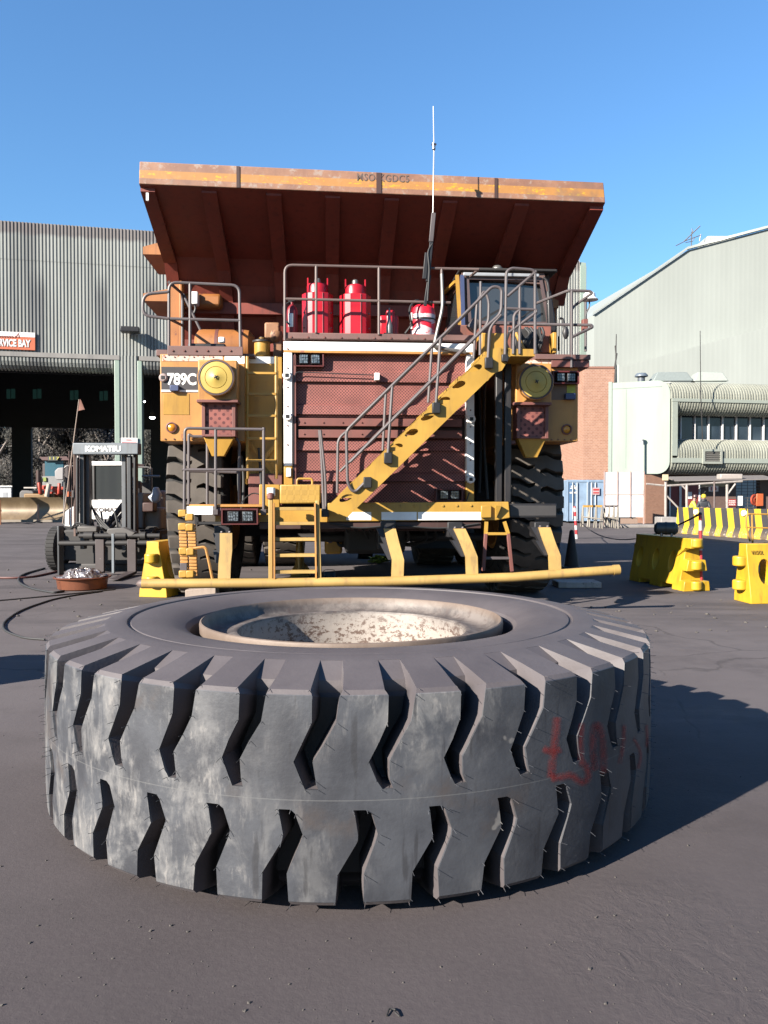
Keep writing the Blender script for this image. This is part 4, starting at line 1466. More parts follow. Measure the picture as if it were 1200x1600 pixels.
def tyre_mb(R0=1.72, spikes=False):
    """ribbed rock tyre lying on the z axis, bottom at z=0; two rows of zig-zag lugs"""
    k = R0 / 1.72
    # z, r, left edge angle, right edge angle, floor r, floor z
    up = [(.495, 1.725, -.066, -.040, None, 0), (.535, 1.725, -.067, -.040, 1.60, .54), (.57, 1.725, -.078, -.046, 1.575, .57),
          (.645, 1.724, -.095, -.050, 1.565, .645), (.72, 1.723, -.075, -.024, 1.56, .72), (.80, 1.722, -.054, .003, 1.56, .79),
          (.905, 1.717, -.051, .012, 1.555, .86), (.925, 1.70, -.058, .019, 1.54, .875), (.955, 1.56, -.058, .017, 1.535, .925), (.985, 1.42, -.057, .0105, 1.4195, .9845)]
    lo = [(.495, 1.725, -.132, -.104, None, 0), (.455, 1.725, -.132, -.104, 1.60, .45), (.440, 1.725, -.1305, -.091, 1.575, .435),
          (.355, 1.724, -.122, -.074, 1.565, .355), (.330, 1.724, -.122, -.078, 1.56, .33), (.197, 1.722, -.168, -.110, 1.56, .205),
          (.085, 1.717, -.173, -.107, 1.555, .13), (.065, 1.70, -.174, -.107, 1.54, .115), (.03, 1.56, -.172, -.108, 1.52, .075), (.006, 1.42, -.165, -.110, 1.4195, .0065)]
    nl, NS = 36, 4
    mb = MB()
    V = mb.v
    spk = []

    def pt(r, t, z): return Vector((r * math.sin(t) * k, -r * math.cos(t) * k, z * k))
    for rows, sgn in ((up, 1), (lo, -1)):
        per = NS + 1                       # top verts per pitch: R, lug..., L(next)
        top, flo = [], []
        for (z, r, tl, tr, rf, zf) in rows:
            row, fr = [], []
            for i in range(nl):
                b = i * PITCHA
                for j in range(NS + 1):
                    t = b + tr + (tl + PITCHA - tr) * j / NS
                    if j in (0, NS) and .05 < z < .94 and rf is not None: t += random.uniform(-.0022, .0022)
                    row.append(len(V)); V.append(pt(r, t, z))
                if rf is not None:
                    ins = .007 if r > 1.5 else .0
                    fr.append((len(V), len(V) + 1))
                    V.append(pt(rf, b + tl + ins, zf)); V.append(pt(rf, b + tr - ins, zf))
            top.append(row); flo.append(fr)
        for a in range(len(rows) - 1):
            for i in range(nl):
                for j in range(NS):
                    q = i * per + j
                    mb.f.append([top[a][q], top[a][q + 1], top[a + 1][q + 1], top[a + 1][q]])
                L = (((i - 1) % nl) * per + NS)
                Rr = i * per
                if a == 0:
                    mb.f.append([top[0][L], top[0][Rr], top[1][Rr], top[1][L]])
                    mb.f.append([top[1][L], top[1][Rr], flo[1][i][1], flo[1][i][0]])
                else:
                    mb.f.append([top[a][L], flo[a][i][0], flo[a + 1][i][0], top[a + 1][L]])
                    mb.f.append([flo[a][i][0], flo[a][i][1], flo[a + 1][i][1], flo[a + 1][i][0]])
                    mb.f.append([flo[a][i][1], top[a][Rr], top[a + 1][Rr], flo[a + 1][i][1]])
        e = len(rows) - 1
        for i in range(nl):
            L = (((i - 1) % nl) * per + NS)
            mb.f.append([flo[e][i][0], flo[e][i][1], top[e][i * per], top[e][L]])
        side = [(1.40, .987), (1.36, .990), (1.315, .992), (1.305, .990), (1.30, .978), (1.288, .978), (1.282, .986), (1.20, .988),
                (1.08, .975), (1.02, .955), (.985, .94), (.962, .91), (.955, .84), (.945, .70)]
        prev = top[e]
        for (r, z) in side:
            zz = z if sgn > 0 else .99 - z
            row = []
            for i in range(nl):
                for j in range(NS + 1):
                    t = i * PITCHA + rows[e][3] + (rows[e][2] + PITCHA - rows[e][3]) * j / NS
                    row.append(len(V)); V.append(pt(r, t, max(zz, .0)))
            n = len(row)
            for q in range(n):
                mb.f.append([prev[q], prev[(q + 1) % n], row[(q + 1) % n], row[q]])
            prev = row
        if spikes:
            for i in range(nl):
                b = i * PITCHA
                for (z, r, tl, tr, rf, zf) in rows[1:8]:
                    for t in (tl - .002, tr + .002):
                        if random.random() < .8 and r > 1.69:
                            spk.append((pt(r - .004, b + t, z), Vector((math.sin(b + t), -math.cos(b + t), random.uniform(-.35, .1)))))
    for p, d in spk:
        L = random.uniform(.018, .04)
        d = (d + Vector((random.uniform(-.25, .25), random.uniform(-.25, .25), 0))).normalized()
        mb.tube([p, p + d * L], .0013, 3)
    return mb


def tyre_mat(name, hero):
    g = NG(name)
    x, y, z = g.xyz()
    rr = g.math('SQRT', g.math('ADD', g.math('POWER', x, 2), g.math('POWER', y, 2)))
    if hero:
        tread = g.ramp(rr, 1.712, 1.7165)
        big = g.noise(1.3, 3, .5, g.map((1, 1, .6), (3.1, 0, 0)))
        area = g.math('MULTIPLY', g.ramp(g.math('ADD', big, g.math('MULTIPLY', x, -.05)), .36, .56), g.ramp(g.math('ADD', x, g.math('MULTIPLY', big, -.9)), .45, -.25))
        scr = g.noise(3.6, 8, .66, g.map((2.3, 2.3, 1.15)), .5)
        fine = g.noise(11, 7, .68, g.map((2.6, 2.6, .75), (2, 0, 4)), .3)
        blo = g.noise(3.4, 8, .66, g.map((1, 1, .9), (0, 1.7, 0)), .4)
        col = g.mix(g.ramp(g.noise(3.2, 6, .62), .32, .68), (.046, .048, .058), (.088, .093, .108))
        m0 = g.math('MULTIPLY', g.ramp(blo, .38, .66), area)
        col = g.mix(g.math('MULTIPLY', m0, .55), col, (.135, .142, .158))
        m1 = g.math('MULTIPLY', g.math('MULTIPLY', g.ramp(g.math('ADD', scr, g.math('MULTIPLY', blo, .55)), .70, .93), area), .75)
        col = g.mix(m1, col, (.25, .245, .245))
        m2 = g.math('MULTIPLY', g.math('MULTIPLY', g.ramp(fine, .50, .68), g.ramp(blo, .42, .56)), g.math('MULTIPLY', area, .75))
        col = g.mix(m2, col, (.36, .34, .325))
        br = g.math('MULTIPLY', g.ramp(g.noise(2.4, 6, .6, g.map(loc=(5, 2, 1))), .56, .70), .6)
        col = g.mix(br, col, (.090, .070, .062))
        sp = g.math('MULTIPLY', g.ramp(g.noise(5.5, 3, .5, g.map(loc=(1, 7, 3))), .72, .745), g.ramp(x, -.6, .1))
        col = g.mix(g.math('MULTIPLY', sp, .75), col, (.26, .245, .235))
        dk2 = g.math('MULTIPLY', g.ramp(g.noise(6, 4, .5, g.map((3, 3, .35), (7, 1, 2))), .62, .70), .6)
        col = g.mix(dk2, col, (.035, .034, .038))
        seam = g.math('LESS_THAN', g.math('ABSOLUTE', g.math('SUBTRACT', z, .493)), .002)
        col = g.mix(g.math('MULTIPLY', seam, .45), col, (.2, .2, .2))
        side = g.mix(g.ramp(g.noise(2.3, 6, .6), .3, .7), (.108, .092, .098), (.145, .125, .13))
        line = g.noise(1, 6, .7, None)
        side = g.mix(g.math('MULTIPLY', g.ramp(g.noise(11, 6, .7), .55, .8), .35), side, (.05, .046, .05))
        # clean rubber deep in the grooves, blackened further: their shade put into the colour
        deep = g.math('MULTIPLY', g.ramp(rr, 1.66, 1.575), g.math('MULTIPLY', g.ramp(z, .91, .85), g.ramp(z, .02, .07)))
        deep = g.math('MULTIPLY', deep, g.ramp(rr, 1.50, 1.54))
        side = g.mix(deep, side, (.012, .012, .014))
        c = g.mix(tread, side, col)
        # dust lying on what faces up
        nrm = g.n('ShaderNodeNewGeometry')
        g.bump(g.math('ADD', g.math('MULTIPLY', g.noise(45, 4), .5), g.noise(9, 5)), .25, .008)
        ro = g.math('SUBTRACT', g.math('SUBTRACT', .72, g.math('MULTIPLY', tread, .18)), g.math('MULTIPLY', g.noise(3), .12))
        return g.done(c, ro, 0, .45)
    c = g.mix(g.ramp(g.noise(2.2, 6, .6), .3, .7), (.085, .072, .062), (.135, .115, .10))
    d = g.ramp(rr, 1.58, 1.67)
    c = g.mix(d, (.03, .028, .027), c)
    g.bump(g.noise(40, 4), .2, .006)
    return g.done(c, .8, 0, .3)


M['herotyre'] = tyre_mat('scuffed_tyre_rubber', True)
M['trucktyre'] = tyre_mat('dusty_tyre_rubber', False)


def rim_mat():
    g = NG('worn_rim_metal')
    x, y, z = g.xyz()
    rr = g.math('SQRT', g.math('ADD', g.math('POWER', x, 2), g.math('POWER', y, 2)))
    outer = g.ramp(rr, .679, .684)
    n1 = g.noise(13, 9, .78, g.map((1.6, 1.6, 2.4)))
    n2 = g.noise(2.5, 4)
    inner = g.mix(g.ramp(g.math('ADD', n1, g.math('MULTIPLY', n2, .3)), .66, .70), (.46, .40, .35), (.15, .09, .065))
    n3 = g.noise(4.5, 7, .7)
    out = g.mix(g.ramp(n3, .38, .62), (.11, .09, .082), (.26, .22, .195))
    out = g.mix(g.math('MULTIPLY', g.ramp(g.noise(22, 5, .7), .5, .7), .5), out, (.10, .06, .05))
    edge = g.math('MULTIPLY', g.ramp(rr, .875, .89), .7)
    out = g.mix(edge, out, (.27, .19, .14))
    g.bump(g.noise(30, 4), .3, .004)
    return g.done(g.mix(outer, inner, out), .62, .1)


wc = Vector((-.193, 4.85, 0))
wheel = empty('loose_truck_wheel', wc, 'giant haul truck tyre lying flat on the yard, scuffed zigzag tread, worn rim inside', 'wheel')
mb = tyre_mb(1.72, True)
mb.v = [v + wc for v in mb.v]
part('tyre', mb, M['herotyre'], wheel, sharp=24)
mb = MB().lathe([(.935, .70), (.90, .74), (.892, .86), (.905, .90), (.908, .945), (.904, .960), (.896, .964), (.888, .957), (.880, .925), (.866, .892), (.835, .876), (.78, .876), (.72, .893),
                 (.700, .897), (.688, .893), (.682, .88), (.680, .80), (.655, .50), (.65, .30), (.64, .28), (.40, .27), (.39, .30), (.36, .30), (.355, .05), (.62, .04), (.90, .06), (.93, .2)], wc, n=96)
part('rim', mb, rim_mat(), wheel, sharp=40)


def cyl_hit(px, py, r):
    d = ray(px, py)
    o = EYE - Vector((wc.x, wc.y, 0))
    a = d.x ** 2 + d.y ** 2
    b = 2 * (o.x * d.x + o.y * d.y)
    c = o.x ** 2 + o.y ** 2 - r * r
    q = b * b - 4 * a * c
    t = (-b - math.sqrt(max(q, 0))) / (2 * a)
    p = EYE + d * t
    return math.atan2(p.x - wc.x, -(p.y - wc.y)), p.z


# the red sprayed scrawl: soft strokes lying on the tread
def spray():
    sc = 190 / 1200
    raw = [([(185, 120), (165, 330), (135, 560), (125, 730)], 26), ([(40, 430), (110, 470), (230, 440)], 22),
           ([(115, 735), (230, 715), (330, 690), (400, 760), (460, 770), (500, 700), (470, 600), (400, 560)], 24), ([(430, 180), (415, 330), (420, 560)], 20),
           ([(560, 660), (535, 420), (545, 230), (590, 190), (630, 330), (640, 520), (640, 690)], 24), ([(840, 200), (845, 330), (820, 470), (800, 590)], 15),
           ([(930, 330), (990, 420), (1010, 520), (985, 640)], 12), ([(1060, 200), (1075, 330), (1060, 430)], 12)]
    me_v, me_f, al = [], [], []
    for pts, wd in raw:
        P2 = fillet([Vector((a, b, 0)) for a, b in pts], 70, 4)
        dense = []
        for a, b in zip(P2, P2[1:]):
            m = max(1, int((b - a).length / 18))
            dense += [a.lerp(b, i / m) for i in range(m)]
        dense.append(P2[-1])
        rows = []
        for i, p in enumerate(dense):
            a, b = dense[max(0, i - 1)], dense[min(len(dense) - 1, i + 1)]
            t = (b - a).normalized()
            nn = Vector((-t.y, t.x, 0))
            row = []
            for u, av in ((-1.4, 0), (-.65, .6), (0, 1), (.65, .6), (1.4, 0)):
                q = p + nn * wd * 1.5 * u
                th, z = cyl_hit(840 + q.x * sc, 1100 + q.y * sc, 1.722)
                row.append(len(me_v))
                me_v.append(Vector((wc.x + 1.7275 * math.sin(th), wc.y - 1.7275 * math.cos(th), z)))
                al.append(av * (.25 if i in (0, len(dense) - 1) else 1))
            rows.append(row)
        for a, b in zip(rows, rows[1:]):
            for j in range(4): me_f.append([a[j], a[j + 1], b[j + 1], b[j]])
    me = bpy.data.meshes.new('spray_mark')
    me.from_pydata([tuple(v - wc) for v in me_v], [], me_f)
    at_ = me.attributes.new('cover', 'FLOAT', 'POINT')
    at_.data.foreach_set('value', al)
    g = NG('red_spray_paint')
    a = g.n('ShaderNodeAttribute', attribute_name='cover').outputs['Fac']
    k = g.math('MULTIPLY', g.math('MULTIPLY', a, g.ramp(g.noise(26, 5, .7), .2, .6)), .60)
    tr = g.n('ShaderNodeBsdfTransparent')
    mx = g.n('ShaderNodeMixShader')
    g.done((.42, .035, .03), .7)
    g.ln(k, mx.inputs[0]); g.ln(tr.outputs[0], mx.inputs[1]); g.ln(g.b.outputs[0], mx.inputs[2])
    g.ln(mx.outputs[0], g.t.nodes['Material Output'].inputs[0])
    me.materials.append(g.m)
    o = bpy.data.objects.new('spray_mark', me)
    COL.objects.link(o)
    o.parent = wheel
    o['label'] = 'red sprayed scrawl across the tread'


spray()

# ================================================================ dump truck
TYAW = R(4.0)
TO = Vector((-.08, 12.2, 0))
TR = Matrix.Translation(TO) @ Matrix.Rotation(TYAW, 4, 'Z')
TI = TR.inverted()


def P(px, py, Y):
    """point of the photo ray on the truck's own plane y = Y, in truck coordinates"""
    o = TI @ EYE
    d = TI.to_3x3() @ ray(px, py)
    return o + d * ((Y - o.y) / d.y)


truck = empty('dump_truck', TO, 'huge dusty orange mining dump truck facing the camera, yellow stairs across its front', 'dump truck', rz=TYAW, local=True)


def slab(px0, py0, px1, py1, Y, th, mb=None):
    """box whose front face covers the photo rectangle on plane Y, th deep"""
    a, b = P(px0, py0, Y), P(px1, py1, Y)
    return (mb or MB()).box(a.x, b.x, Y, Y + th, a.z, b.z)


def quad(pts, Y, th, mb=None):
    return (mb or MB()).prism([P(x, y, Y) for x, y in pts], (0, th, 0))


def tp(name, mb, mat, parent=truck, **k): return part(name, mb, M[mat] if isinstance(mat, str) else mat, parent, **k)


# ---- wheels: four behind, two in front, each rim carrying its tyre
tx = P(303, 760, .35).x
tX = P(841, 760, .35).x
tyb = tyre_mb(1.70)
tyb.v = [Vector((v.z - .49, v.x, v.y)) for v in tyb.v]              # axis along x
tyb_me = mesh_of('tyre', tyb, sharp=26)
g = M['trucktyre']


def tyre_mat_x():
    g = NG('dusty_tyre_rubber_upright')
    x, y, z = g.xyz()
    rr = g.math('SQRT', g.math('ADD', g.math('POWER', y, 2), g.math('POWER', z, 2)))
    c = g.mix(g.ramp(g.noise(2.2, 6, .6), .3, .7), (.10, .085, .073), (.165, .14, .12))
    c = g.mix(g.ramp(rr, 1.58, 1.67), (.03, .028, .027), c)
    g.bump(g.noise(40, 4), .2, .006)
    return g.done(c, .8, 0, .3)


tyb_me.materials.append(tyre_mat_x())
rimb = MB().lathe([(.93, -.40), (.90, -.44), (.86, -.42), (.80, -.25), (.55, -.2), (.30, -.24), (.28, -.40), (0, -.42)], n=40, axis=(1, 0, 0))
rimb.lathe([(0, .40), (.28, .38), (.55, .30), (.80, .30), (.86, .42), (.90, .44), (.93, .40)], n=40, axis=(1, 0, 0))
rim_me = mesh_of('wheel', rimb)
rim_me.materials.append(M['orange'])
for (X, Y) in ((tx, 2.05), (tX, 2.05), (-2.95, 7.9), (-1.85, 7.9), (1.85, 7.9), (2.95, 7.9)):
    o = bpy.data.objects.new('wheel', rim_me); COL.objects.link(o); o.parent = truck; o.location = (X, Y, 1.69)
    o.rotation_euler = (random.random() * 6, 0, 0)
    OFF[o.name] = Vector()
    t = bpy.data.objects.new('tyre', tyb_me); COL.objects.link(t); t.parent = o
    if X > 0: t.rotation_euler = (0, 0, PI)

# ---- frame, hood box, axles
f = MB()
f.box(-1.05, -.65, .2, 10, 1.15, 1.75).box(.65, 1.05, .2, 10, 1.15, 1.75)
f.box(-1.05, 1.05, .3, .7, 1.15, 1.6)
tp('chassis_frame', f, 'darkbrown', bevel=.02)
e = MB().box(-1.2, 1.2, .25, 3.1, 1.75, 3.85)
tp('hood_light_block', e, 'darkbrown')  # closed box added to block light behind the grille
a = MB().cyl((-2.2, 2.05, 1.69), (2.2, 2.05, 1.69), .28).cyl((-1.9, 7.9, 1.69), (1.9, 7.9, 1.69), .55)
a.box(-.6, .6, 7.4, 8.5, 1.1, 2.3)
tp('axle', a, 'dark')
fw = MB()
fw.box(-3.3, -1.55, 2.6, 2.68, 1.9, 3.72).box(1.55, 3.2, 2.6, 2.68, 1.9, 3.72)
tp('firewall', fw, 'darkbrown')

# ---- dump body
LIPY, CBY = .5, 2.35
lipbot = [P(217, 287, LIPY), P(946, 317, LIPY)]
XL, XR = lipbot[0].x, lipbot[1].x
zl0, zr0 = lipbot[0].z, lipbot[1].z
ltl, ltr = P(218, 252, LIPY), P(943, 285, LIPY)
b = MB()
# canopy: underside from the lip back and down, then the steep front wall
prof = [(LIPY, 0, .0), (CBY, -.55, 0), (2.75, -.95, 0), (3.75, -2.55, 0), (3.9, -2.6, 0), (10.5, -2.3, 0)]


def zx(x, dz): return zl0 + (zr0 - zl0) * (x - XL) / (XR - XL) + dz


def sheet(prof, x0, x1, th):
    mb = MB()
    pts = []
    for (y, dz) in prof: pts.append((y, dz))
    lo0 = [Vector((x0, y, zx(x0, dz))) for y, dz in pts]
    lo1 = [Vector((x1, y, zx(x1, dz))) for y, dz in pts]
    n = len(pts)
    up0 = [p + Vector((0, .05, th)) for p in lo0]
    up1 = [p + Vector((0, .05, th)) for p in lo1]
    vs = lo0 + lo1 + up0 + up1
    fs = []
    for i in range(n - 1):
        fs += [(i, i + 1, n + i + 1, n + i), (2 * n + i, 3 * n + i, 3 * n + i + 1, 2 * n + i + 1),
               (i, 2 * n + i, 2 * n + i + 1, i + 1), (n + i, n + i + 1, 3 * n + i + 1, 3 * n + i)]
    fs += [(0, n, 3 * n, 2 * n), (n - 1, 3 * n - 1, 4 * n - 1, 2 * n - 1)]
    return mb.add(vs, fs)


cp = [(LIPY + .02, .0), (CBY, -.56), (2.75, -1.0)]
body = tp('dump_body', sheet(cp, XL, XR, .09), 'rust', smooth=False)
WL, WR = XL + .10, XR - .42
tp('front_wall', sheet([(2.7, -.95), (3.05, -1.6), (3.75, -2.75), (3.95, -2.82)], WL, WR, .09), 'rust', body, smooth=False)
tp('floor_plate', sheet([(3.8, -2.78), (11, -2.55)], WL, WR, .08), 'rust', body, smooth=False)
sw = MB()
for X, t in ((WL, -.08), (WR, .08)):
    sw.prism([(X, 2.6, zx(X, -.9)), (X, 2.3, zx(X, -.45)), (X, 2.5, zx(X, .25)), (X, 11, zx(X, .1)), (X, 11, zx(X, -2.5)), (X, 3.9, zx(X, -2.7)), (X, 3.3, zx(X, -2.0))], (t, 0, 0))
tp('side_wall', sw, 'rust', body, smooth=False)
g = NG('lip_paint')
x, y, z = g.xyz()
n1, n2 = g.noise(2.5, 6, .65), g.noise(9, 7, .7)
c = g.mix(g.ramp(n1, .35, .65), (.30, .145, .095), (.42, .21, .125))
c = g.mix(g.ramp(g.math('ADD', n2, g.math('MULTIPLY', n1, .4)), .72, .84), c, (.44, .32, .26))
# yellow reflective tape, worn off in places, along the middle of the lip
zz = g.math('SUBTRACT', z, g.math('ADD', zl0, g.math('MULTIPLY', g.math('SUBTRACT', x, XL), (zr0 - zl0) / (XR - XL))))
band = g.math('MULTIPLY', g.ramp(zz, .085, .092), g.ramp(zz, .215, .208))
c = g.mix(g.math('MULTIPLY', band, .8), c, (.60, .27, .05))
scr = g.ramp(g.noise(3.2, 6, .7, g.map((2.2, 1, 5), rot=(0, R(25), 0))), .56, .62)
c = g.mix(g.math('MULTIPLY', g.math('MULTIPLY', band, scr), .9), c, (.75, .45, .015))
c = g.mix(g.math('MULTIPLY', g.ramp(g.noise(1.1, 4, .6, g.map(loc=(2, 0, 0))), .60, .70), .55), c, (.20, .13, .10))
c = g.mix(g.ramp(g.noise(6, 7, .75, g.map((3, 1, 1), loc=(9, 0, 0))), .70, .74), c, (.72, .62, .56))
g.bump(n2, .3, .01)
lipm = g.done(c, .6)
lp = MB()
lp.hexa([lipbot[0], lipbot[1], lipbot[1] + Vector((0, .45, .0)), lipbot[0] + Vector((0, .45, 0)), ltl, ltr, ltr + Vector((0, .45, 0)), ltl + Vector((0, .45, 0))])
lip = tp('canopy_lip', lp, lipm, body, bevel=.012)
wl = MB()
for px, wd in ((372, 5), (592, 8), (775, 5)):
    a = P(px, 250 + (px - 217) * .046 + 2, LIPY); c2 = P(px, 288 + (px - 217) * .041, LIPY)
    wl.box(a.x - wd * .005, a.x + wd * .005, LIPY - .012, LIPY + .02, c2.z + .01, a.z - .01)
tp('weld_seam', wl, M['darkbrown'], body)
a = P(558, 281, LIPY - .004)
tm = text_mb('MSO-KGDC5', .82, .115, (a.x, LIPY - .004, a.z - .01), (1, 0, -.012), (0, 0, 1), .002, .01, 1.1)
tp('stencilled_number', tm, plain('worn_black_stencil', (.17, .11, .09), .7), body)
# ribs below the canopy and down the front wall
path = [(LIPY + .1, -.02), (CBY, -.56), (2.75, -1.0), (3.05, -1.63), (3.75, -2.78)]
for px in (325, 427, 520, 613, 705, 818):
    X = P(px, 300 + (px - 217) * .04, LIPY).x
    X2 = X * .985
    mb = MB()
    for i in range(len(path) - 1):
        (y0, d0), (y1, d1) = path[i], path[i + 1]
        w2 = .115
        dep0, dep1 = (.04 if i == 0 else .22), .22
        mb.hexa([(X - w2, y0, zx(X, d0 - dep0)), (X + w2, y0, zx(X, d0 - dep0)), (X + w2, y1, zx(X, d1 - dep1)), (X - w2, y1, zx(X, d1 - dep1)),
                 (X - w2, y0, zx(X, d0 + .03)), (X + w2, y0, zx(X, d0 + .03)), (X + w2, y1, zx(X, d1 + .03)), (X - w2, y1, zx(X, d1 + .03))])
    tp('canopy_rib', mb, 'rust', body, smooth=False)
ed = MB()
for X, s in ((XL, 1), (XR, -1)):
    for (y0, d0), (y1, d1) in zip(path[:3], path[1:3]):
        ed.hexa([(X, y0, zx(X, d0 - .06)), (X + s * .22, y0, zx(X, d0 - .06)), (X + s * .22, y1, zx(X, d1 - .12)), (X, y1, zx(X, d1 - .12)),
                 (X, y0, zx(X, d0 + .02)), (X + s * .22, y0, zx(X, d0 + .02)), (X + s * .22, y1, zx(X, d1 + .02)), (X, y1, zx(X, d1 + .02))])
tp('canopy_edge', ed, 'rust', body, smooth=False)
bm_ = MB().box(WL + .1, WR - .1, 2.72, 2.98, zx(0, -1.42), zx(0, -1.22)).box(WL + .1, WR - .1, 3.0, 3.2, zx(0, -2.05), zx(0, -1.85))
tp('wall_beam', bm_, 'rust', body, smooth=False)
st = MB()
a, c2 = P(283, 457, 2.5), P(346, 480, 2.5)
st.box(a.x, c2.x, 2.5, 3.0, c2.z, a.z)
tp('hoist_beam', st, 'post', body, bevel=.06)
# side bolsters
bo = MB()
for (py0, py1, px0) in ((378, 397, 218), (455, 470, 222)):
    a, c2 = P(px0, py0, 2.35), P(px0, py1, 2.35)
    for X, s in ((WL, -1), (WR, 1)):
        x0 = X + s * .02; x1 = X + s * (.46 if s < 0 else .2); zt = a.z; zb = c2.z
        bo.prism([(x0, 2.35, zb), (x1, 2.35, zb + .0), (x1, 2.35, zb + .13), (x0, 2.35, zt + .05)], (0, 1.3, 0))
tp('side_bolster', bo, 'post', body, smooth=False)
po = MB()
a, c2 = P(264, 440, 2.3), P(285, 552, 2.3)
po.box(a.x, c2.x, 2.3, 2.55, c2.z, a.z)
po.box(c2.x - .04, c2.x + .015, 2.22, 2.31, c2.z, a.z)
a, c2 = P(850, 440, 3.2), P(870, 552, 3.2)
po.box(a.x, c2.x, 3.2, 3.4, c2.z, a.z)
tp('body_post', po, 'post', body, bevel=.015)
rf = MB().box(P(228, 300, LIPY + .1).x, P(232, 300, LIPY + .1).x, LIPY + .1, LIPY + .14, P(228, 313, LIPY + .1).z, P(228, 301, LIPY + .1).z)
tp('clearance_lamp', rf, 'white', body)
sb = slab(297, 455, 309, 475, 2.2, .2)
tp('sensor_box', sb, 'white', body, bevel=.015)
cb = MB().tube(fillet([P(304, 475, 2.25), P(306, 482, 2.25), P(303, 490, 2.25)], .05), .02, 6)
tp('sensor_cable', cb, 'black', body)

# ---- radiator and hood
FY = -.12
rw = MB()
tl_, tr_ = P(443, 533, FY), P(742, 543, FY)
zt, zb = tl_.z, P(443, 553, FY).z
hood = slab(443, 519, 745, 533, -.06, 2.6)
hood_o = tp('hood_deck', hood, 'deck', bevel=.012)
fr = MB()
a, c2 = P(443, 533, FY), P(741, 551, FY)
fr.box(a.x, c2.x, FY, FY + .25, c2.z, a.z)
tp('radiator_top_beam', fr, 'white', bevel=.01)
fo = MB()
fo.box(a.x + .001, c2.x - .001, FY - .004, FY + .1, c2.z - .03, c2.z)
tp('beam_flange', fo, 'orange')
cl = MB()
c3 = P(457, 728, FY)
cl.box(a.x, c3.x, FY, FY + .25, c3.z, c2.z - .03)
tp('radiator_column', cl, 'white', bevel=.01)
cl = MB()
q0, q1 = P(729, 606, FY), P(741, 752, FY)
cl.box(q0.x, q1.x, FY, FY + .25, q1.z, c2.z - .03)
tp('radiator_column', cl, 'white', bevel=.01)
cf = MB()
cf.box(a.x, c3.x, FY + .002, FY + .25, P(0, 757, FY).z, c3.z)
cf.box(q0.x, q1.x, FY + .002, FY + .25, P(0, 787, FY).z, q1.z)
tp('column_foot', cf, 'yellow', bevel=.008)
lt = slab(447, 731, 455, 745, FY - .03, .03)
tp('white_marker', lt, 'white', bevel=.01)
# perforated grille, stepped like louvres
gx0, gx1 = P(457.5, 600, 0).x, P(729, 600, 0).x
segs = [[(551, .02), (579, .0), (582, -.02), (597, -.03)], [(597.5, .03), (603, .025), (632, .015), (634, -.012), (648, -.03)], [(648.5, .03), (653, .03)],
        [(685, .03), (688, .0), (704, -.03)], [(704.5, .03), (709, .025), (738, .015), (740, -.012), (752, -.03)], [(752.5, .03), (757, .025), (785, .015)]]
gr = MB()
for sg in segs:
    pts = [(yy, P(600, py, yy).z) for py, yy in sg]
    vs = [(gx0, y, z) for y, z in pts] + [(gx1, y, z) for y, z in pts]
    n = len(pts)
    gr.add(vs, [(i, i + 1, n + i + 1, n + i) for i in range(n - 1)])
bz = MB()
tp('radiator_grille', gr, 'grille', smooth=False)
rb = MB().box(gx0, gx1, .07, .24, P(0, 786, 0).z, P(0, 549, 0).z)
tp('radiator_core', rb, 'darkbrown')
for (p0, p1) in ((653, 667), (671, 685)):
    tp('radiator_strip', slab(465, p0, 722, p1, -.07, .12), 'grillebrown', bevel=.006)
gs = MB().box(gx0, gx0 + .05, -.10, .06, P(0, 786, 0).z, P(0, 551, 0).z)
tp('grille_shade_strip', gs, 'grillebrown')  # brown strip put in for the shadow beside the white column
gs = MB()
a = P(585, 583, -.09)
gs.box(a.x, a.x + .08, -.13, -.03, a.z - .11, a.z)
tp('sensor_box', gs, 'white', bevel=.01)
cb = MB().tube(fillet([P(584, 586, -.1), P(462, 581, -.1), P(459, 600, -.1), P(459, 780, -.1)], .05), .008, 5)
tp('sensor_cable', cb, 'black')


def led_pair(px0, py0, px1, py1, Y, dep=.12):
    """a red-brown box with two square work lamps"""
    a, b_ = P(px0, py0, Y), P(px1, py1, Y)
    x0, x1, z0, z1 = a.x, b_.x, b_.z, a.z
    t = .018
    mb = MB()
    mb.box(x0, x1, Y, Y + dep, z1 - t, z1).box(x0, x1, Y, Y + dep, z0, z0 + t).box(x0, x0 + t, Y, Y + dep, z0 + t, z1 - t).box(x1 - t, x1, Y, Y + dep, z0 + t, z1 - t)
    mb.box(x0 + t, x1 - t, Y + dep - .02, Y + dep, z0 + t, z1 - t)
    fx = tp('lamp_box', mb, 'redbox', bevel=.004)
    w, h = x1 - x0, z1 - z0
    for cx in (x0 + w * .32, x0 + w * .72):
        lm = MB().box(cx - w * .155, cx + w * .155, Y + .015, Y + .08, z0 + h * .2, z0 + h * .82)
        lo = tp('work_lamp', lm, 'black', fx, bevel=.006)
        ls = MB()
        for i in range(4):
            for j in range(3):
                ls.box(cx - w * .135 + i * w * .068, cx - w * .135 + i * w * .068 + w * .056, Y + .008, Y + .016, z0 + h * (.25 + j * .19), z0 + h * (.25 + j * .19) + h * .16)
        tp('lens', ls, 'lens', fx)


led_pair(460, 549, 506, 573, -.10, .15)
led_pair(681, 763, 723, 784, -.22, .13)


def solar_lamp(px, py, Y):
    c = P(px, py, Y)
    mb = MB().lathe([(0, .05), (.055, .05), (.068, .035), (.07, 0)], (c.x, Y, c.z), (0, -1, 0), 8)
    o = tp('marker_lamp', mb, 'white', sharp=20)
    tp('lens', MB().box(c.x - .026, c.x + .026, Y - .056, Y - .049, c.z - .026, c.z + .026), 'black', o)


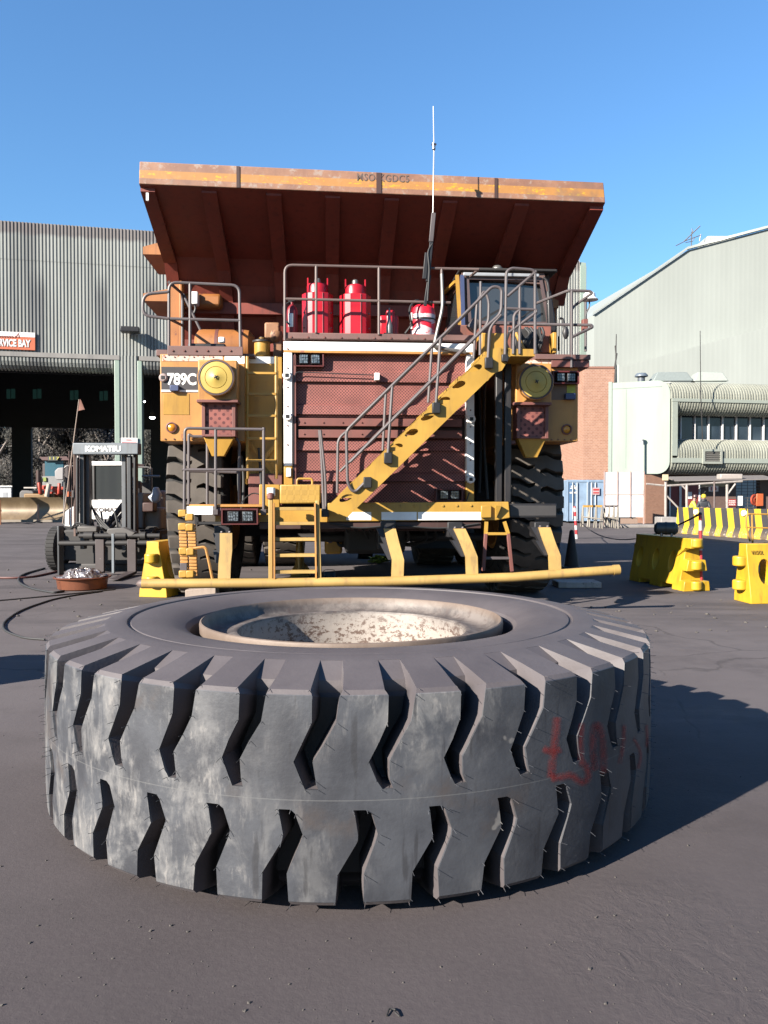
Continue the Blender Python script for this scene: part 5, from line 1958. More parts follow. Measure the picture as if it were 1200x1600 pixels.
for px, py, Y in ((448.5, 587, FY), (449.5, 651, FY), (735, 749, FY), (736, 655, FY)): solar_lamp(px, py, Y)

# ---- left fender, filter housing, face ladder
LY = -.14
fa, fb = P(250, 553, LY), P(383, 690, LY)
mb = MB().box(fa.x, fb.x, LY, 2.6, fb.z, fa.z)
fender = tp('fender', mb, 'orange', bevel=.012)
tp('patch_panel', slab(255, 615, 296, 648, LY - .006, .01), M['yellow'], fender, bevel=.002)
tp('painted_band', slab(253, 554.5, 348, 565, LY - .006, .01), 'whitechip', fender)
tp('reflector_strip', slab(351, 556, 382, 568, LY - .006, .01), 'white', fender)
dec = tp('number_decal', slab(252, 573, 309.5, 613, LY - .007, .01), plain('decal_black', (.05, .042, .045), .5), fender)
tp('decal_stripe', slab(252, 609, 309.5, 612.5, LY - .012, .008), 'white', fender)
a = P(261.5, 602, LY)
tp('decal_number', text_mb('789C', P(307, 600, LY).x - a.x, P(0, 580, LY).z - a.z, (a.x, LY - .009, a.z), (1, 0, 0), (0, 0, 1), .002, .03, .96), 'white', fender)
tp('blue_sensor', slab(265, 601.5, 279, 611, LY - .09, .085), 'blue', fender, bevel=.01)
c = P(268, 668, LY)
o = tp('turn_lamp', MB().lathe([(.08, 0), (.08, .03), (.062, .035), (.06, .02)], (c.x, LY, c.z), (0, -1, 0), 24), 'grillebrown', fender)
tp('lens', MB().lathe([(.06, .015), (.04, .032), (0, .04)], (c.x, LY, c.z), (0, -1, 0), 24), 'amber', o)
c = P(255.5, 590.5, LY)
tp('marker_lamp', MB().lathe([(0, .045), (.045, .045), (.062, .03), (.066, 0)], (c.x, LY, c.z), (0, -1, 0), 20), plain('marker_pink_grey', (.50, .38, .35), .5), fender)
tp('lens', MB().box(c.x - .026, c.x + .026, LY - .05, LY - .043, c.z - .026, c.z + .026), 'black', fender)


def filter_unit(px, py, rpx, box, gril, lipr, fun, right=False):
    Yb = LY - .30
    x0, y0, x1, y1 = box
    mb = slab(x0, y0, x1, y1, Yb, .3)
    hs = tp('filter_housing', mb, 'orange', bevel=.02)
    c = P(px, py, Yb - .12)
    r = rpx / F * (c - TI @ EYE).y
    cy = MB().lathe([(r * .96, .0), (r, .10), (r, .14), (r * .965, .152)], (c.x, Yb, c.z), (0, -1, 0), 48)
    can = tp('air_filter', cy, 'orange', hs)
    tp('rim_seal', MB().lathe([(r * .965, .10), (r * .975, .148), (r * .88, .152), (r * .87, .10)], (c.x, Yb, c.z), (0, -1, 0), 48), plain('brown_seal', (.10, .06, .065), .6), can)
    tp('filter_cover', MB().lathe([(r * .88, .11), (r * .86, .143), (r * .60, .150), (r * .585, .138), (r * .56, .15), (r * .2, .162), (r * .1, .18), (0, .18)], (c.x, Yb, c.z), (0, -1, 0), 48), 'dial', can)
    wn = MB()
    for q in range(4):
        t = q * PI / 2 + .5
        wn.bar((c.x, Yb - .185, c.z), (c.x + math.cos(t) * .03, Yb - .175, c.z + math.sin(t) * .03), .016, .01, (0, 1, 0))
    tp('wing_nut', wn, 'black', can)
    x0, y0, x1, y1 = lipr
    tp('cover_lip', slab(x0, y0, x1, y1, Yb - .06, .36), 'grillebrown', hs, bevel=.006)
    x0, y0, x1, y1 = gril
    a, b_ = P(x0, y0, Yb + .02), P(x1, y1, Yb + .02)
    fm = MB().box(a.x, a.x + .05, Yb + .02, LY, b_.z, a.z).box(b_.x - .05, b_.x, Yb + .02, LY, b_.z, a.z).box(a.x + .05, b_.x - .05, Yb + .02, LY, b_.z, b_.z + .03)
    tp('grille_frame', fm, 'grillebrown', hs, bevel=.005)
    tp('punched_cover', MB().box(a.x + .05, b_.x - .05, Yb + .06, LY - .02, b_.z + .03, a.z), 'filtergrille', hs)
    (u0, v0, u1, v1, u2, u3) = fun
    A, B_ = P(u0, v0, Yb + .06), P(u1, v0, Yb + .06)
    c2, d2 = P(u2, v1, Yb + .12), P(u3, v1, Yb + .12)
    mb = MB().hexa([(c2.x, Yb + .12, c2.z), (d2.x, Yb + .12, c2.z), (d2.x, LY - .04, c2.z), (c2.x, LY - .04, c2.z),
                    (A.x, Yb + .06, A.z), (B_.x, Yb + .06, A.z), (B_.x, LY - .01, A.z), (A.x, LY - .01, A.z)])
    tp('dust_funnel', mb, 'yellow', hs, bevel=.008)
    fp = MB().box(c2.x + .03, c2.x + .06, Yb + .05, Yb + .1, c2.z + .05, A.z - .06).box(d2.x - .08, d2.x - .05, Yb + .05, Yb + .1, c2.z + .05, A.z - .06)
    return hs


filter_unit(338, 590, 28.5, (309, 562, 371, 627), (315, 628, 368, 682), (307, 624, 372, 629), (318, 683, 366, 713, 331, 350))

# ladder let into the face beside the radiator
BY = .22
tp('ladder_panel', slab(383.5, 557, 441, 757, BY, .06), 'yellow', bevel=.006)
tp('reflector_strip', slab(387, 557, 430, 568, BY - .008, .01), 'white')
ld = MB()
for px in (386.5, 431.5):
    ld.tube([P(px, 557, LY), P(px, 748, LY)], .024, 8)
for py in (583, 615.5, 649.5, 685, 719.5):
    a, b_ = P(386.5, py, LY), P(431.5, py, LY)
    ld.box(a.x, b_.x, LY - .03, LY + .04, a.z - .016, a.z + .016)
tp('face_ladder', ld, 'yellow')
xb = MB()
xb.bar(P(388, 690, BY - .03), P(434, 748, BY - .03), .06, .03, (0, 1, 0)).bar(P(434, 690, BY - .05), P(388, 748, BY - .05), .06, .03, (0, 1, 0))
tp('cross_brace', xb, 'yellow')
tp('lower_housing', slab(388, 740, 441, 790, .05, .5), 'grillebrown', bevel=.01)
tp('toolbox_bracket', slab(405, 757, 437, 795, -.55, .3), 'yellow', bevel=.01)
tp('gauge_box', slab(417, 762, 430, 775, -.62, .06), 'white', bevel=.006)

# ---- right fender
ra, rb_ = P(800, 566, LY), P(903, 690, LY)
mb = MB().box(ra.x, rb_.x, LY, 2.6, rb_.z, ra.z)
fender = tp('fender', mb, 'orange', bevel=.012)
tp('painted_band', slab(822, 562, 886, 571, LY - .05, .06), 'whitechip', fender)
a, b_ = P(864, 601, LY), P(903, 625, LY)
tp('patch_panel', slab(860, 601, 885, 625, LY - .005, .01), plain('brown_patch', (.26, .15, .09), .6), fender)
tp('reflector_strip', slab(886, 601, 899, 614, LY - .007, .01), plain('lime_reflector', (.62, .60, .02), .4), fender)
tp('blue_sensor', slab(884, 614, 900, 624, LY - .1, .095), 'blue', fender, bevel=.01)
c = P(885, 671, LY)
o = tp('turn_lamp', MB().lathe([(.08, 0), (.08, .03), (.062, .035), (.06, .02)], (c.x, LY, c.z), (0, -1, 0), 24), 'grillebrown', fender)
tp('lens', MB().lathe([(.06, .015), (.04, .032), (0, .04)], (c.x, LY, c.z), (0, -1, 0), 24), 'amber', o)
filter_unit(837, 597, 28.5, (806, 567, 862, 632), (808, 634, 857, 685), (803, 628, 862, 633), (809, 684, 854, 715, 822, 840), True)
led_pair(864, 579, 905, 600, LY - .14, .14)
tp('hinge_bracket', slab(795, 688, 806, 694, LY - .2, .2), 'grillebrown', bevel=.01)

# ---- decks
DZ = P(262, 553, -.1).z
dk = MB().box(fa.x, P(398, 0, .2).x, -.02, 2.7, fa.z, fa.z + .04)
tp('deck_plate', dk, 'deck')
tp('deck_kick_plate', slab(262, 540, 379.5, 556, -.16, .05).box(P(262, 540, -.16).x, P(262, 540, -.16).x + .05, -.11, 2.4, P(0, 556, -.16).z, P(0, 540, -.16).z), 'deck', bevel=.006)
tp('deck_side_step', slab(244, 546, 262, 556, .0, .5), 'deck', bevel=.01)
rz_ = P(880, 571, -.2)
mb = slab(836, 553, 923, 562, -.24, 2.9)
tp('deck_plate', mb, 'deck', bevel=.006)
mb = slab(862, 562.5, 921, 574, -.22, .5)
tp('deck_skirt', mb, 'grillebrown', bevel=.006)


def rail(paths, Y, mat='rail', r=.024, name='handrail', rad=.12, mbx=None, seg=5):
    mb = mbx or MB()
    for p in paths:
        pts = [P(q[0], q[1], q[2] if len(q) > 2 else Y) for q in p]
        mb.tube(fillet(pts, rad, seg) if len(pts) > 2 else pts, r, 8)
    return tp(name, mb, mat) if mbx is None else mb


# left deck railing
rail([[(264, 556), (264, 441), (374, 446), (376, 560)], [(264, 498), (375, 501)], [(297, 443), (297, 556)],
      [(264, 456, -.14), (224, 460, -.14), (223, 493, -.14), (264, 498, -.14)], [(264, 441), (285, 459, 1.2), (285, 556, 1.2)], [(264, 498), (286, 509, 1.2)],
      [(286, 459, 1.2), (325, 540, 1.2)]], -.13, 'rail', .023)
# centre railing around the tanks
rail([[(445, 532), (445, 414), (748, 421)], [(445, 467), (704, 473)], [(494, 415), (494, 520)], [(592, 418), (592, 523)], [(690, 420), (690, 475)],
      [(748, 421), (735, 432, .8)]], -.07, 'rail_warm', .021)
pc = MB().tube(fillet([P(690, 428, -.1), P(692, 480, -.1), P(684, 512, -.1), P(678, 540, -.1)], .15), .025, 8)
tp('conduit', pc, 'steel')
pc = MB().tube(fillet([P(678, 541, -.16), P(705, 547, -.16), P(728, 550, -.16)], .1), .03, 8)
tp('conduit', pc, 'steel')

# ---- red tanks on the hood
HZd = P(443, 519, -.06).z


def supp_tank(px0, px1, pyt, pys, Y):
    a, b_ = P(px0, 500, Y), P(px1, 500, Y)
    cx, r = (a.x + b_.x) / 2, (b_.x - a.x) / 2
    zs, zt = P(0, pys, Y).z, P(0, pyt, Y).z
    oc = [(cx + r * x, Y + r * y) for x, y in ((-1, .25), (-.68, -.35), (-.3, -.5), (.3, -.5), (.68, -.35), (1, .25), (.8, 1), (-.8, 1))]
    mb = MB().prism([(x, y, HZd) for x, y in oc], (0, 0, zs - HZd))
    t = tp('fire_suppression_tank', mb, 'red', bevel=.01, smooth=False)
    h = zt - zs
    cyc = Y + r * .2
    tp('tank_dome', MB().lathe([(r * .68, -.02), (r * .68, h * .72), (r * .62, h * .9), (r * .4, h), (0, h)], (cx, cyc, zs), n=28), 'red', t)
    tp('tank_valve', MB().lathe([(.05, 0), (.05, .07), (.035, .09), (0, .09)], (cx, cyc, zt - .01), n=14), 'steel', t)
    lg = MB()
    for s in (-1, 1):
        lg.box(cx + s * r * .62 - .01, cx + s * r * .62 + .01, cyc - .04, cyc + .04, zs + h * .35, zt + .08)
    tp('lifting_lug', lg, 'red', t)
    sm = MB()
    for s in (-.32, .32): sm.box(cx + r * s - .004, cx + r * s + .004, Y - r * .5 - .004, Y - r * .45, HZd + .01, zs - .01)
    tp('edge_trim', sm, paint('tank_trim_pink', (.62, .16, .18), .4), t)
    bl = MB()
    for s in (-1, 1):
        for q in (.2, .55, .85):
            bl.sphere((cx + s * r * .84, Y - r * .06, HZd + (zs - HZd) * q), .014, 8)
    tp('bolt', bl, 'chrome', t)


supp_tank(471.5, 521, 433, 450, .25)
supp_tank(530.5, 580, 434, 451, .25)
# wrapped tank at the right
a, b_ = P(643, 500, .2), P(683, 500, .2)
cx, r = (a.x + b_.x) / 2, (b_.x - a.x) / 2
zt = P(0, 462, .2).z
g = NG('red_white_wrap')
x, y, z = g.xyz()
n = g.noise(2.4, 4, .6, g.map((1, 1, 2.2), rot=(0, R(35), 0)), 1.2)
c = g.mix(g.ramp(n, .50, .54), (.62, .012, .03), (.62, .50, .52))
c = g.mix(g.ramp(z, zt - .16, zt - .15), c, (.62, .012, .03))
wr = g.done(c, .35)
t = tp('wrapped_tank', MB().lathe([(r * .98, 0), (r, .03), (r, zt - HZd - .14), (r * .9, zt - HZd - .05), (r * .6, zt - HZd), (0, zt - HZd)], (cx, .2 + r, HZd), n=32), wr)
tp('strap', MB().lathe([(r + .006, 0), (r + .006, .025)], (cx, .2 + r, HZd + (zt - HZd) * .55), n=32), 'black', t)
tp('hose', MB().tube(fillet([(cx - r * .1, .2 + r * .6, zt + .02), (cx - r * .6, .2, zt + .06), (cx - r * 1.25, .12, zt - .1), (cx - r * 1.1, .1, zt - .3), (cx - r * .95, .16, HZd + .2), (cx - r * 1.5, .2, HZd + .06)], .15), .017, 6), 'rubberdark', t)
tp('lifting_lug', MB().box(cx - r * .85, cx - r * .8, .2 + r * .7, .2 + r * 1.3, zt - .12, zt + .07).box(cx + r * .8, cx + r * .85, .2 + r * .7, .2 + r * 1.3, zt - .12, zt + .07), 'red', t)
tp('label_patch', MB().box(cx - r * 1.02, cx - r * .9, .2 + r * .4, .2 + r * .8, HZd + .15, HZd + .4), 'white', t)
# slim grey cylinder in a red bracket between them
a, b_ = P(594, 500, .2), P(623, 500, .2)
t = tp('cylinder_bracket', MB().box(a.x, b_.x, .24, .4, HZd, P(0, 482, .2).z).box(a.x + .09, b_.x - .07, .12, .25, HZd + .02, P(0, 476, .2).z), 'red', bevel=.02)
cx = P(608.5, 500, .05).x
zt = P(0, 490, .05).z
tp('gas_cylinder', MB().lathe([(.045, 0), (.05, .02), (.05, zt - HZd - .1), (.03, zt - HZd - .02), (.02, zt - HZd + .02), (.02, zt - HZd + .1), (.012, zt - HZd + .18), (0, zt - HZd + .19)], (cx, .06, HZd), n=16), 'steel', t)
tp('cylinder_base', MB().box(cx - .09, cx + .05, -.02, .12, HZd - .05, HZd + .02), 'black', t)

# ---- antenna on a bent mast
an = MB()
an.bar(P(664, 478, -.1), P(671, 430, -.1), .05, .05).bar(P(668, 440, -.12), P(674, 378, -.12), .055, .04).bar(P(663, 436, -.13), P(667, 395, -.13), .06, .04)
mast = tp('antenna_mast', an, 'black', bevel=.006)
tp('antenna_base', MB().bar(P(673.5, 378, -.1), P(677.5, 333, -.1), .065, .05), 'rail', mast, bevel=.006)
tp('antenna_whip', MB().tube([P(676.5, 334, -.1), P(678, 232, -.1), P(677, 166, -.1)], [.010, .008, .005], 6), 'steel', mast)
tp('antenna_coil', MB().lathe([(.012, -.05), (.025, -.03), (.025, .03), (.04, .035), (.04, .05), (.012, .06)], P(678, 230, -.1), n=12), 'chrome', mast)
ac = MB().tube(fillet([P(668, 470, -.14), P(671, 420, -.15), P(668, 392, -.15), P(676, 380, -.13)], .1), .012, 6)
tp('antenna_cable', ac, 'rubberdark', mast)

# ---- cab
CY = 1.15
ca, cbm = P(721, 425, CY), P(868, 552, CY)
cabz = P(0, 545, CY).z
win = [(729, 436), (843, 438), (856, 507), (733, 505)]
loops = []
fr_ = [P(x, y, CY) for x, y in ((721, 425), (849, 427), (866, 512), (866, 553), (721, 553))]
wn_ = [P(x, y, CY) for x, y in win]


def rloop(pts, rad=.08): 
    v = [Vector((p.x, p.z, 0)) for p in pts]
    v = v + [v[0], v[1]]
    f_ = fillet(v, rad, 4)
    return [(q.x, q.y) for q in f_[5:-1]]


mb = curve_fill([[(p.x, p.z) for p in fr_], rloop(wn_)], .05)
mb = xform(mb, (0, CY, 0), (1, 0, 0), (0, 0, 1), (0, -1, 0))
cab = tp('cab', mb, paint('cab_grey_brown', (.17, .10, .085), .5, (.1, .06, .05), .1, 5), smooth=False)
tp('windscreen', MB().prism([p + Vector((0, .03, 0)) for p in wn_], (0, .012, 0)), 'glass', cab)
sd = MB()
x0, x1 = ca.x, P(857, 430, CY).x
z0, z1 = P(0, 553, CY).z, ca.z
sd.box(x0 + .0, x0 + .05, CY + .06, CY + .5, z0, z1).box(x0, x0 + .05, CY + 1.5, CY + 1.8, z0, z1).box(x0, x0 + .05, CY + .5, CY + 1.5, z0, z0 + .5).box(x0, x0 + .05, CY + .5, CY + 1.5, z1 - .15, z1)
sd.box(x0 + .05, x1, CY + 1.75, CY + 1.8, z0, z1).box(x1 - .02, x1 + .03, CY + .06, CY + 1.8, z0, z1)
tp('cab_side', sd, 'darkbrown', cab)
tp('side_window', MB().box(x0 + .02, x0 + .03, CY + .5, CY + 1.5, z0 + .5, z1 - .15), 'glass', cab)
tp('cab_roof', MB().box(x0 - .05, x1 + .12, CY - .12, CY + 1.9, z1, z1 + .05), 'dark', cab, bevel=.02)
tp('roof_visor', slab(724, 425, 843, 433, CY - .14, .05), plain('pale_visor', (.42, .44, .47), .4), cab, bevel=.015)
wf = MB()
for a_, b2 in zip(wn_, wn_[1:] + wn_[:1]): wf.bar(a_ + Vector((0, -.07, 0)), b2 + Vector((0, -.07, 0)), .05, .03, (0, 1, 0))
tp('window_seal', wf, plain('grey_brown_seal', (.13, .085, .085), .5), cab)
dr = MB()
c0 = P(772, 500, CY + .3)
dr.sphere((c0.x + .45, CY + .55, c0.z + .2), .15, 12)
dr.obox((c0.x + .45, CY + .95, c0.z + .1), (.3, 0, 0), (0, .1, .0), (0, 0, .5)).box(c0.x - .6, c0.x + .9, CY + .1, CY + .35, z0 + .3, z0 + .62)
tp('cab_seat', dr, plain('cab_interior', (.16, .17, .18), .8), cab)
yp = MB().bar(P(714, 430, CY - .05), P(720, 526, CY - .05), .055, .05).bar(P(712, 440, CY + .3), P(693, 458, CY + 1.4), .05, .05)
tp('grab_post', yp, 'yellow', cab)
bp = MB().bar(P(722, 430, CY - .1), P(724, 526, CY - .1), .06, .05)
tp('door_edge', bp, 'blue', cab)
mr = MB().prism([P(x, y, CY - .2) for x, y in ((855, 454), (861, 453), (870, 515), (866, 520), (857, 512))], (0, .1, 0))
tp('cab_mirror', mr, 'black', cab, bevel=.02)
mr = MB().tube(fillet([P(848, 432, CY), P(856, 440, CY - .2), P(858, 456, CY - .2)], .1), .018, 6).tube(fillet([P(873, 548, CY - .2), P(873, 498, CY - .2), P(879, 497, CY - .2), P(882, 515, CY - .2), P(884, 522, CY - .2)], .05), .02, 6)
tp('mirror_arm', mr, 'black', cab)
tp('mirror', MB().sphere(P(884, 520, CY - .2), .09, 12, (.6, .5, 1.2)), 'black', cab)
wp = MB().bar(P(745, 503, CY - .07), P(790, 478, CY - .07), .02, .015, (0, 1, 0)).bar(P(800, 506, CY - .07), P(838, 480, CY - .07), .02, .015, (0, 1, 0))
tp('wiper', wp, 'black', cab)
bl = MB().lathe([(.09, 0), (.09, .06), (.06, .1), (0, .11)], P(777, 425, CY + .1), n=16)
tp('roof_beacon', bl, 'steel', cab)
# front of the cab base: brown panels, yellow box, hose tangle
cbx = slab(700, 507, 862, 552, .7, .4)
base = tp('cab_base', cbx, paint('cab_base_brown', (.33, .12, .085), .55, (.16, .07, .05), .2, 4), bevel=.02)
tp('yellow_box', slab(752, 520, 790, 553, -.1, .4), 'yellow', base, bevel=.015)
tp('dark_hole_slab', slab(800, 513, 846, 552, .55, .12), 'dark', base, bevel=.03)  # solid dark slab stands in for the shaded hole
hs = MB()
for i in range(9):
    px = 798 + i * 5.5 + random.uniform(-3, 3)
    hs.tube(fillet([P(px, 552, .5), P(px + random.uniform(-9, 9), 535, .42), P(px + random.uniform(-6, 12), 522, .5), P(px + random.uniform(-6, 8), 512, .56)], .2), .022, 6)
tp('hose_bundle', hs, 'rubberdark', base)
hs = MB().tube([P(806, 520, .45), P(818, 545, .4)], .03, 8).tube([P(812, 536, .42), P(824, 551, .4)], .022, 8)
tp('brass_fitting', hs, 'yellow', base)
tp('post_edge', slab(864, 519, 870, 551, .5, .3), 'yellow', base, bevel=.01)
cn = MB().cyl(P(735, 515, .4), P(746, 502, .4), .085, 16)
tp('air_horn', cn, 'rail', base)
cl_ = MB().box(*[P(700, 540, .2).x, P(713, 540, .2).x, .2, .4, P(0, 540, .2).z, P(0, 520, .2).z]).cyl(P(705, 532, .1), P(718, 530, .1), .07, 14)
tp('hinge_block', cl_, 'grillebrown', base, bevel=.01)

# ---- stairs across the front
SF, SR = -1.22, -.26


def on(px, py, Y): return P(px, py, Y)


def stringer(Y, holes):
    o = [(512, 796), (513, 790), (762, 549), (775, 543), (797, 544), (797, 557), (784, 579), (773, 583), (548, 803), (543, 808)]
    sx = [P(x, y, SF) for x, y in o]
    lps = [[(p.x, p.z) for p in sx]]
    if holes:
        for hx, hy in ((541, 779), (619, 700), (643, 677), (668, 652), (693, 627), (717, 602), (743, 576)):
            c = P(hx, hy, SF)
            lp = []
            for k in range(14):
                t = 2 * PI * k / 14
                rr = .062 if k < 7 else .042
                u, v = .1 * math.cos(t), (.055 if math.sin(t) > 0 else .035) * math.sin(t)
                lp.append((c.x + u * .93 - v * .36, c.z + u * .36 + v * .93))
            lps.append(lp)
    mb = curve_fill(lps, .012)
    return xform(mb, (0, Y, 0), (1, 0, 0), (0, 0, 1), (0, -1, 0))


stair = tp('stair_stringer', stringer(SF, True), 'stair', smooth=False)
tp('stair_stringer', stringer(SR, True), 'stair', smooth=False)
NT = 11
for i in range(NT):
    t = (i + .5) / NT
    px, py = 541 + (743 - 541) * t, 784 + (581 - 784) * t
    c = P(px, py, SF)
    mb = MB()
    for k in range(8): mb.box(c.x - .13 + k * .036, c.x - .13 + k * .036 + .024, SF + .015, SR - .015, c.z - .02, c.z + .02)
    mb.box(c.x - .145, c.x - .131, SF + .013, SR - .013, c.z - .04, c.z + .021)
    mb.box(c.x - .13, c.x + .16, SF + .013, SF + .03, c.z - .03, c.z + .021)
    tp('stair_tread', mb, 'stair', stair, smooth=False)
la, lb = P(780, 545, SF), P(835, 557, SF)
lf = MB().box(la.x + .02, lb.x, SF - .012, SF + .012, lb.z, la.z).box(lb.x - .025, lb.x, SF + .012, -.15, lb.z, la.z)
land = tp('landing_edge', lf, 'stair', smooth=False)
lg = MB()
x0, x1 = P(757, 557, SF).x, lb.x - .03
nb = 30
for k in range(nb): lg.box(x0 + (x1 - x0) * k / nb, x0 + (x1 - x0) * k / nb + .016, SF + .014, -.16, lb.z + .02, lb.z + .06)
for k in range(8): lg.box(x0, x1, SF + .05 + k * .125, SF + .06 + k * .125, lb.z + .025, lb.z + .055)
tp('landing_grating', lg, 'stair', smooth=False)
rc = MB()
# front rail of the flight
pF = [[(541, 690), (541, 673), (770, 447), (784, 450), (783, 490), (760, 510), (547, 722)], [(541, 673), (543, 756), (553, 771), (571, 753)], [(613, 602), (606, 712)], [(688, 529), (681, 634)],
      [(783, 492), (765, 512), (762, 568)]]
mb = rail(pF, SF - .035, r=.0215, mbx=MB(), rad=.09)
tp('stair_handrail', mb, 'rail')
pR = [[(527, 770), (528, 686), (545, 671), (745, 473), (757, 452), (764, 470), (763, 505), (531, 737)], [(603, 610), (598, 704)], [(675, 541), (669, 629)], [(745, 474), (740, 560)], [(751, 440), (750, 555)]]
mb = rail(pR, SR, r=.0215, mbx=MB(), rad=.09)
tp('stair_handrail', mb, 'rail')
cpk = MB()
for px, py in ((606, 716), (681, 638), (763, 568), (574, 754)):
    c = P(px, py, SF - .02)
    cpk.box(c.x - .055, c.x + .055, SF - .085, SF - .012, c.z - .075, c.z + .075)
tp('rail_clamp', cpk, 'black', bevel=.01)
# rails round the landing and along the cab
pL = [[(789, 560), (791, 425), (799, 419), (836, 422), (836, 553)], [(791, 482), (838, 484), (838, 488), (795, 520)], [(812, 448), (812, 553)], [(793, 463), (838, 424)], [(802, 553), (803, 492), (812, 484)]]
mb = rail(pL, SF - .02, r=.0215, mbx=MB(), rad=.07)
tp('landing_handrail', mb, 'rail')
pc = MB().box(P(784, 0, SF).x, P(794, 0, SF).x, SF - .08, SF - .013, P(0, 557, SF).z, P(0, 545, SF).z)
tp('rail_clamp', pc, 'black', bevel=.01)
pD = [[(838, 474, .2), (888, 454), (922, 455), (925, 458), (897, 478, -.1), (893, 484, -.22)], [(793, 506, .2), (924, 508), (926, 511), (893, 527, -.22)], [(893, 453), (893, 574)], [(915, 470, .9), (915, 549, .9)]]
mb = rail(pD, -.22, r=.023, mbx=MB(), rad=.06)
tp('deck_handrail', mb, 'rail')
ar = MB().tube(fillet([P(914, 510, .6), P(915, 490, .6), P(921, 480, .6), P(921, 470, .6)], .08), .012, 6)
gp = tp('gps_bracket', ar, 'black')
tp('gps_dome', MB().lathe([(.0, -.01), (.14, -.01), (.14, .0), (.10, .03), (.09, .09), (.05, .13), (0, .14)], P(921, 468, .6), n=20), 'white', gp)
tp('junction_box', slab(911, 498, 919, 516, .5, .1), 'grillebrown', bevel=.01)
# black struts below the landing
sp_ = MB()
for px in (775, 789): 
    a, b_ = P(px, 566, -.45), P(px + 10, 786, -.45)
    sp_.box(a.x, b_.x, -.45, -.36, b_.z, a.z)
tp('landing_strut', sp_, 'black', bevel=.015)

# ---- bumper
BYF = -.72
mb = quad([(512, 786), (795, 784), (797, 809), (775, 813), (512, 815)], BYF, .5)
bump_ = tp('bumper', mb, 'stair', bevel=.012, smooth=False)
tp('bumper_underside', slab(405, 816, 752, 826, BYF + .04, .4), 'darkbrown', bevel=.01)
rs = MB()
for x0, x1 in ((541, 580), (596, 651), (653, 752)):
    a, b_ = P(x0, 800, BYF), P(x1, 812.5, BYF)
    rs.box(a.x, b_.x, BYF - .006, BYF + .004, b_.z, a.z)
tp('reflector_strip', rs, 'white', bump_)
tp('bumper_end_block', slab(752, 790, 768, 809, BYF - .05, .06), 'stair', bump_, bevel=.01)
gus = MB().prism([P(775, 790, BYF - .1), P(784, 790, BYF - .1), P(776, 808, BYF - .05)], (0, .1, 0))
tp('gusset', gus, 'stair', bump_)
tp('bumper_wing', quad([(796, 787), (870, 787), (870, 809), (796, 809)], BYF + .15, .35), 'black', bevel=.01)
tp('wing_edge', slab(797, 790, 869, 806, BYF + .14, .02), plain('grey_wing_face', (.06, .055, .055), .6), bevel=.004)
lp_ = MB().box(*[P(287, 800, BYF).x, P(412, 800, BYF).x, BYF, -.1, P(0, 793, BYF).z, P(0, 788.5, BYF).z])
plat = tp('step_platform', lp_, 'orange', bevel=.01)
tp('reflector_strip', slab(292, 791, 333, 804, BYF - .03, .03), 'white', plat)
tp('platform_bracket', slab(334, 793, 346, 806, BYF, .2), 'deck', bevel=.01)
tp('platform_beam', slab(336, 795, 512, 817, BYF + .12, .4), 'yellow', bevel=.01)
tp('platform_brace', slab(304, 804, 310, 820, BYF + .1, .3).box(P(304, 0, BYF + .1).x, P(352, 0, BYF + .1).x, BYF + .1, BYF + .2, P(0, 820, BYF + .1).z, P(0, 816, BYF + .1).z), 'black')
led_pair(346, 794.5, 403, 820, BYF - .14, .14)
# lower railing on the platform
mb = rail([[(288, 797), (289, 669, BYF - .02), (412, 671)], [(412, 668), (412, 798)], [(337, 671), (337, 797)], [(285, 734), (412, 734)]], BYF - .02, r=.0215, mbx=MB(), rad=.06)
rail([[(295, 789), (295, 678), (300, 682), (367, 682), (374, 692), (374, 789)], [(295, 736), (374, 738)], [(324, 682), (324, 789)]], -.2, r=.022, rad=.1)
tp('handrail', mb, 'rail')
ft = MB()
for px in (337, 412):
    c = P(px, 799, BYF - .02); ft.box(c.x - .04, c.x + .04, BYF - .06, BYF + .02, c.z - .05, c.z + .03)
tp('rail_clamp', ft, 'rail', bevel=.008)
# tread plate box with grab loop and the swinging hand posts
tb = slab(437, 757, 501, 787, BYF + .05, .55)
o = tp('step_box', tb, 'treadplate', bevel=.02)
tp('grab_loop', MB().tube(fillet([P(464, 760, BYF + .3), P(464, 748, BYF + .3), P(488, 748, BYF + .3), P(488, 760, BYF + .3)], .04), .016, 8), 'yellow', o)
hp = MB().tube(fillet([P(499, 672, BYF - .1), P(503, 720, BYF - .1), P(506, 798, BYF - .1)], .5), .022, 8).tube(fillet([P(501, 672, BYF - .16), P(509, 750, BYF - .16), P(509, 798, BYF - .16)], .5), .018, 8)
tp('hand_post', hp, 'rail')
tp('hose_clamp', slab(502, 795, 514, 808, BYF - .2, .2), 'black', bevel=.01)

# ---- hanging ladder and chain at the front
LDY = BYF - .3
ld = MB()
for (x0, y0, x1, y1, wd) in ((423, 776, 423, 917, .06), (496, 782, 500, 914, .055)):
    ld.bar(P(x0, y0, LDY), P(x1, y1, LDY), wd, .05, (0, 1, 0))
ladder = tp('access_ladder', ld, 'faded', bevel=.01)
mbk = MB()
for (x0, y0, x1, y1, wd) in ((428, 786, 429, 915, .022), (492, 786, 494, 914, .022)):
    mbk.bar(P(x0, y0, LDY - .02), P(x1, y1, LDY - .02), wd, .08, (0, 1, 0))
tp('ladder_flange', mbk, 'orange', ladder)
for py in (795, 818, 843, 868, 894):
    a, b_ = P(429, py, LDY), P(494, py - .4, LDY)
    tp('rung', MB().box(a.x, b_.x, LDY - .01, LDY + .12, a.z - .022, a.z + .022), 'faded', ladder, bevel=.004)
kn = MB().lathe([(.03, 0), (.05, .02), (.05, .08), (.02, .1), (0, .1)], P(423, 781, LDY), n=14)
tp('ladder_hook', kn, 'grillebrown', ladder)
ch = MB()
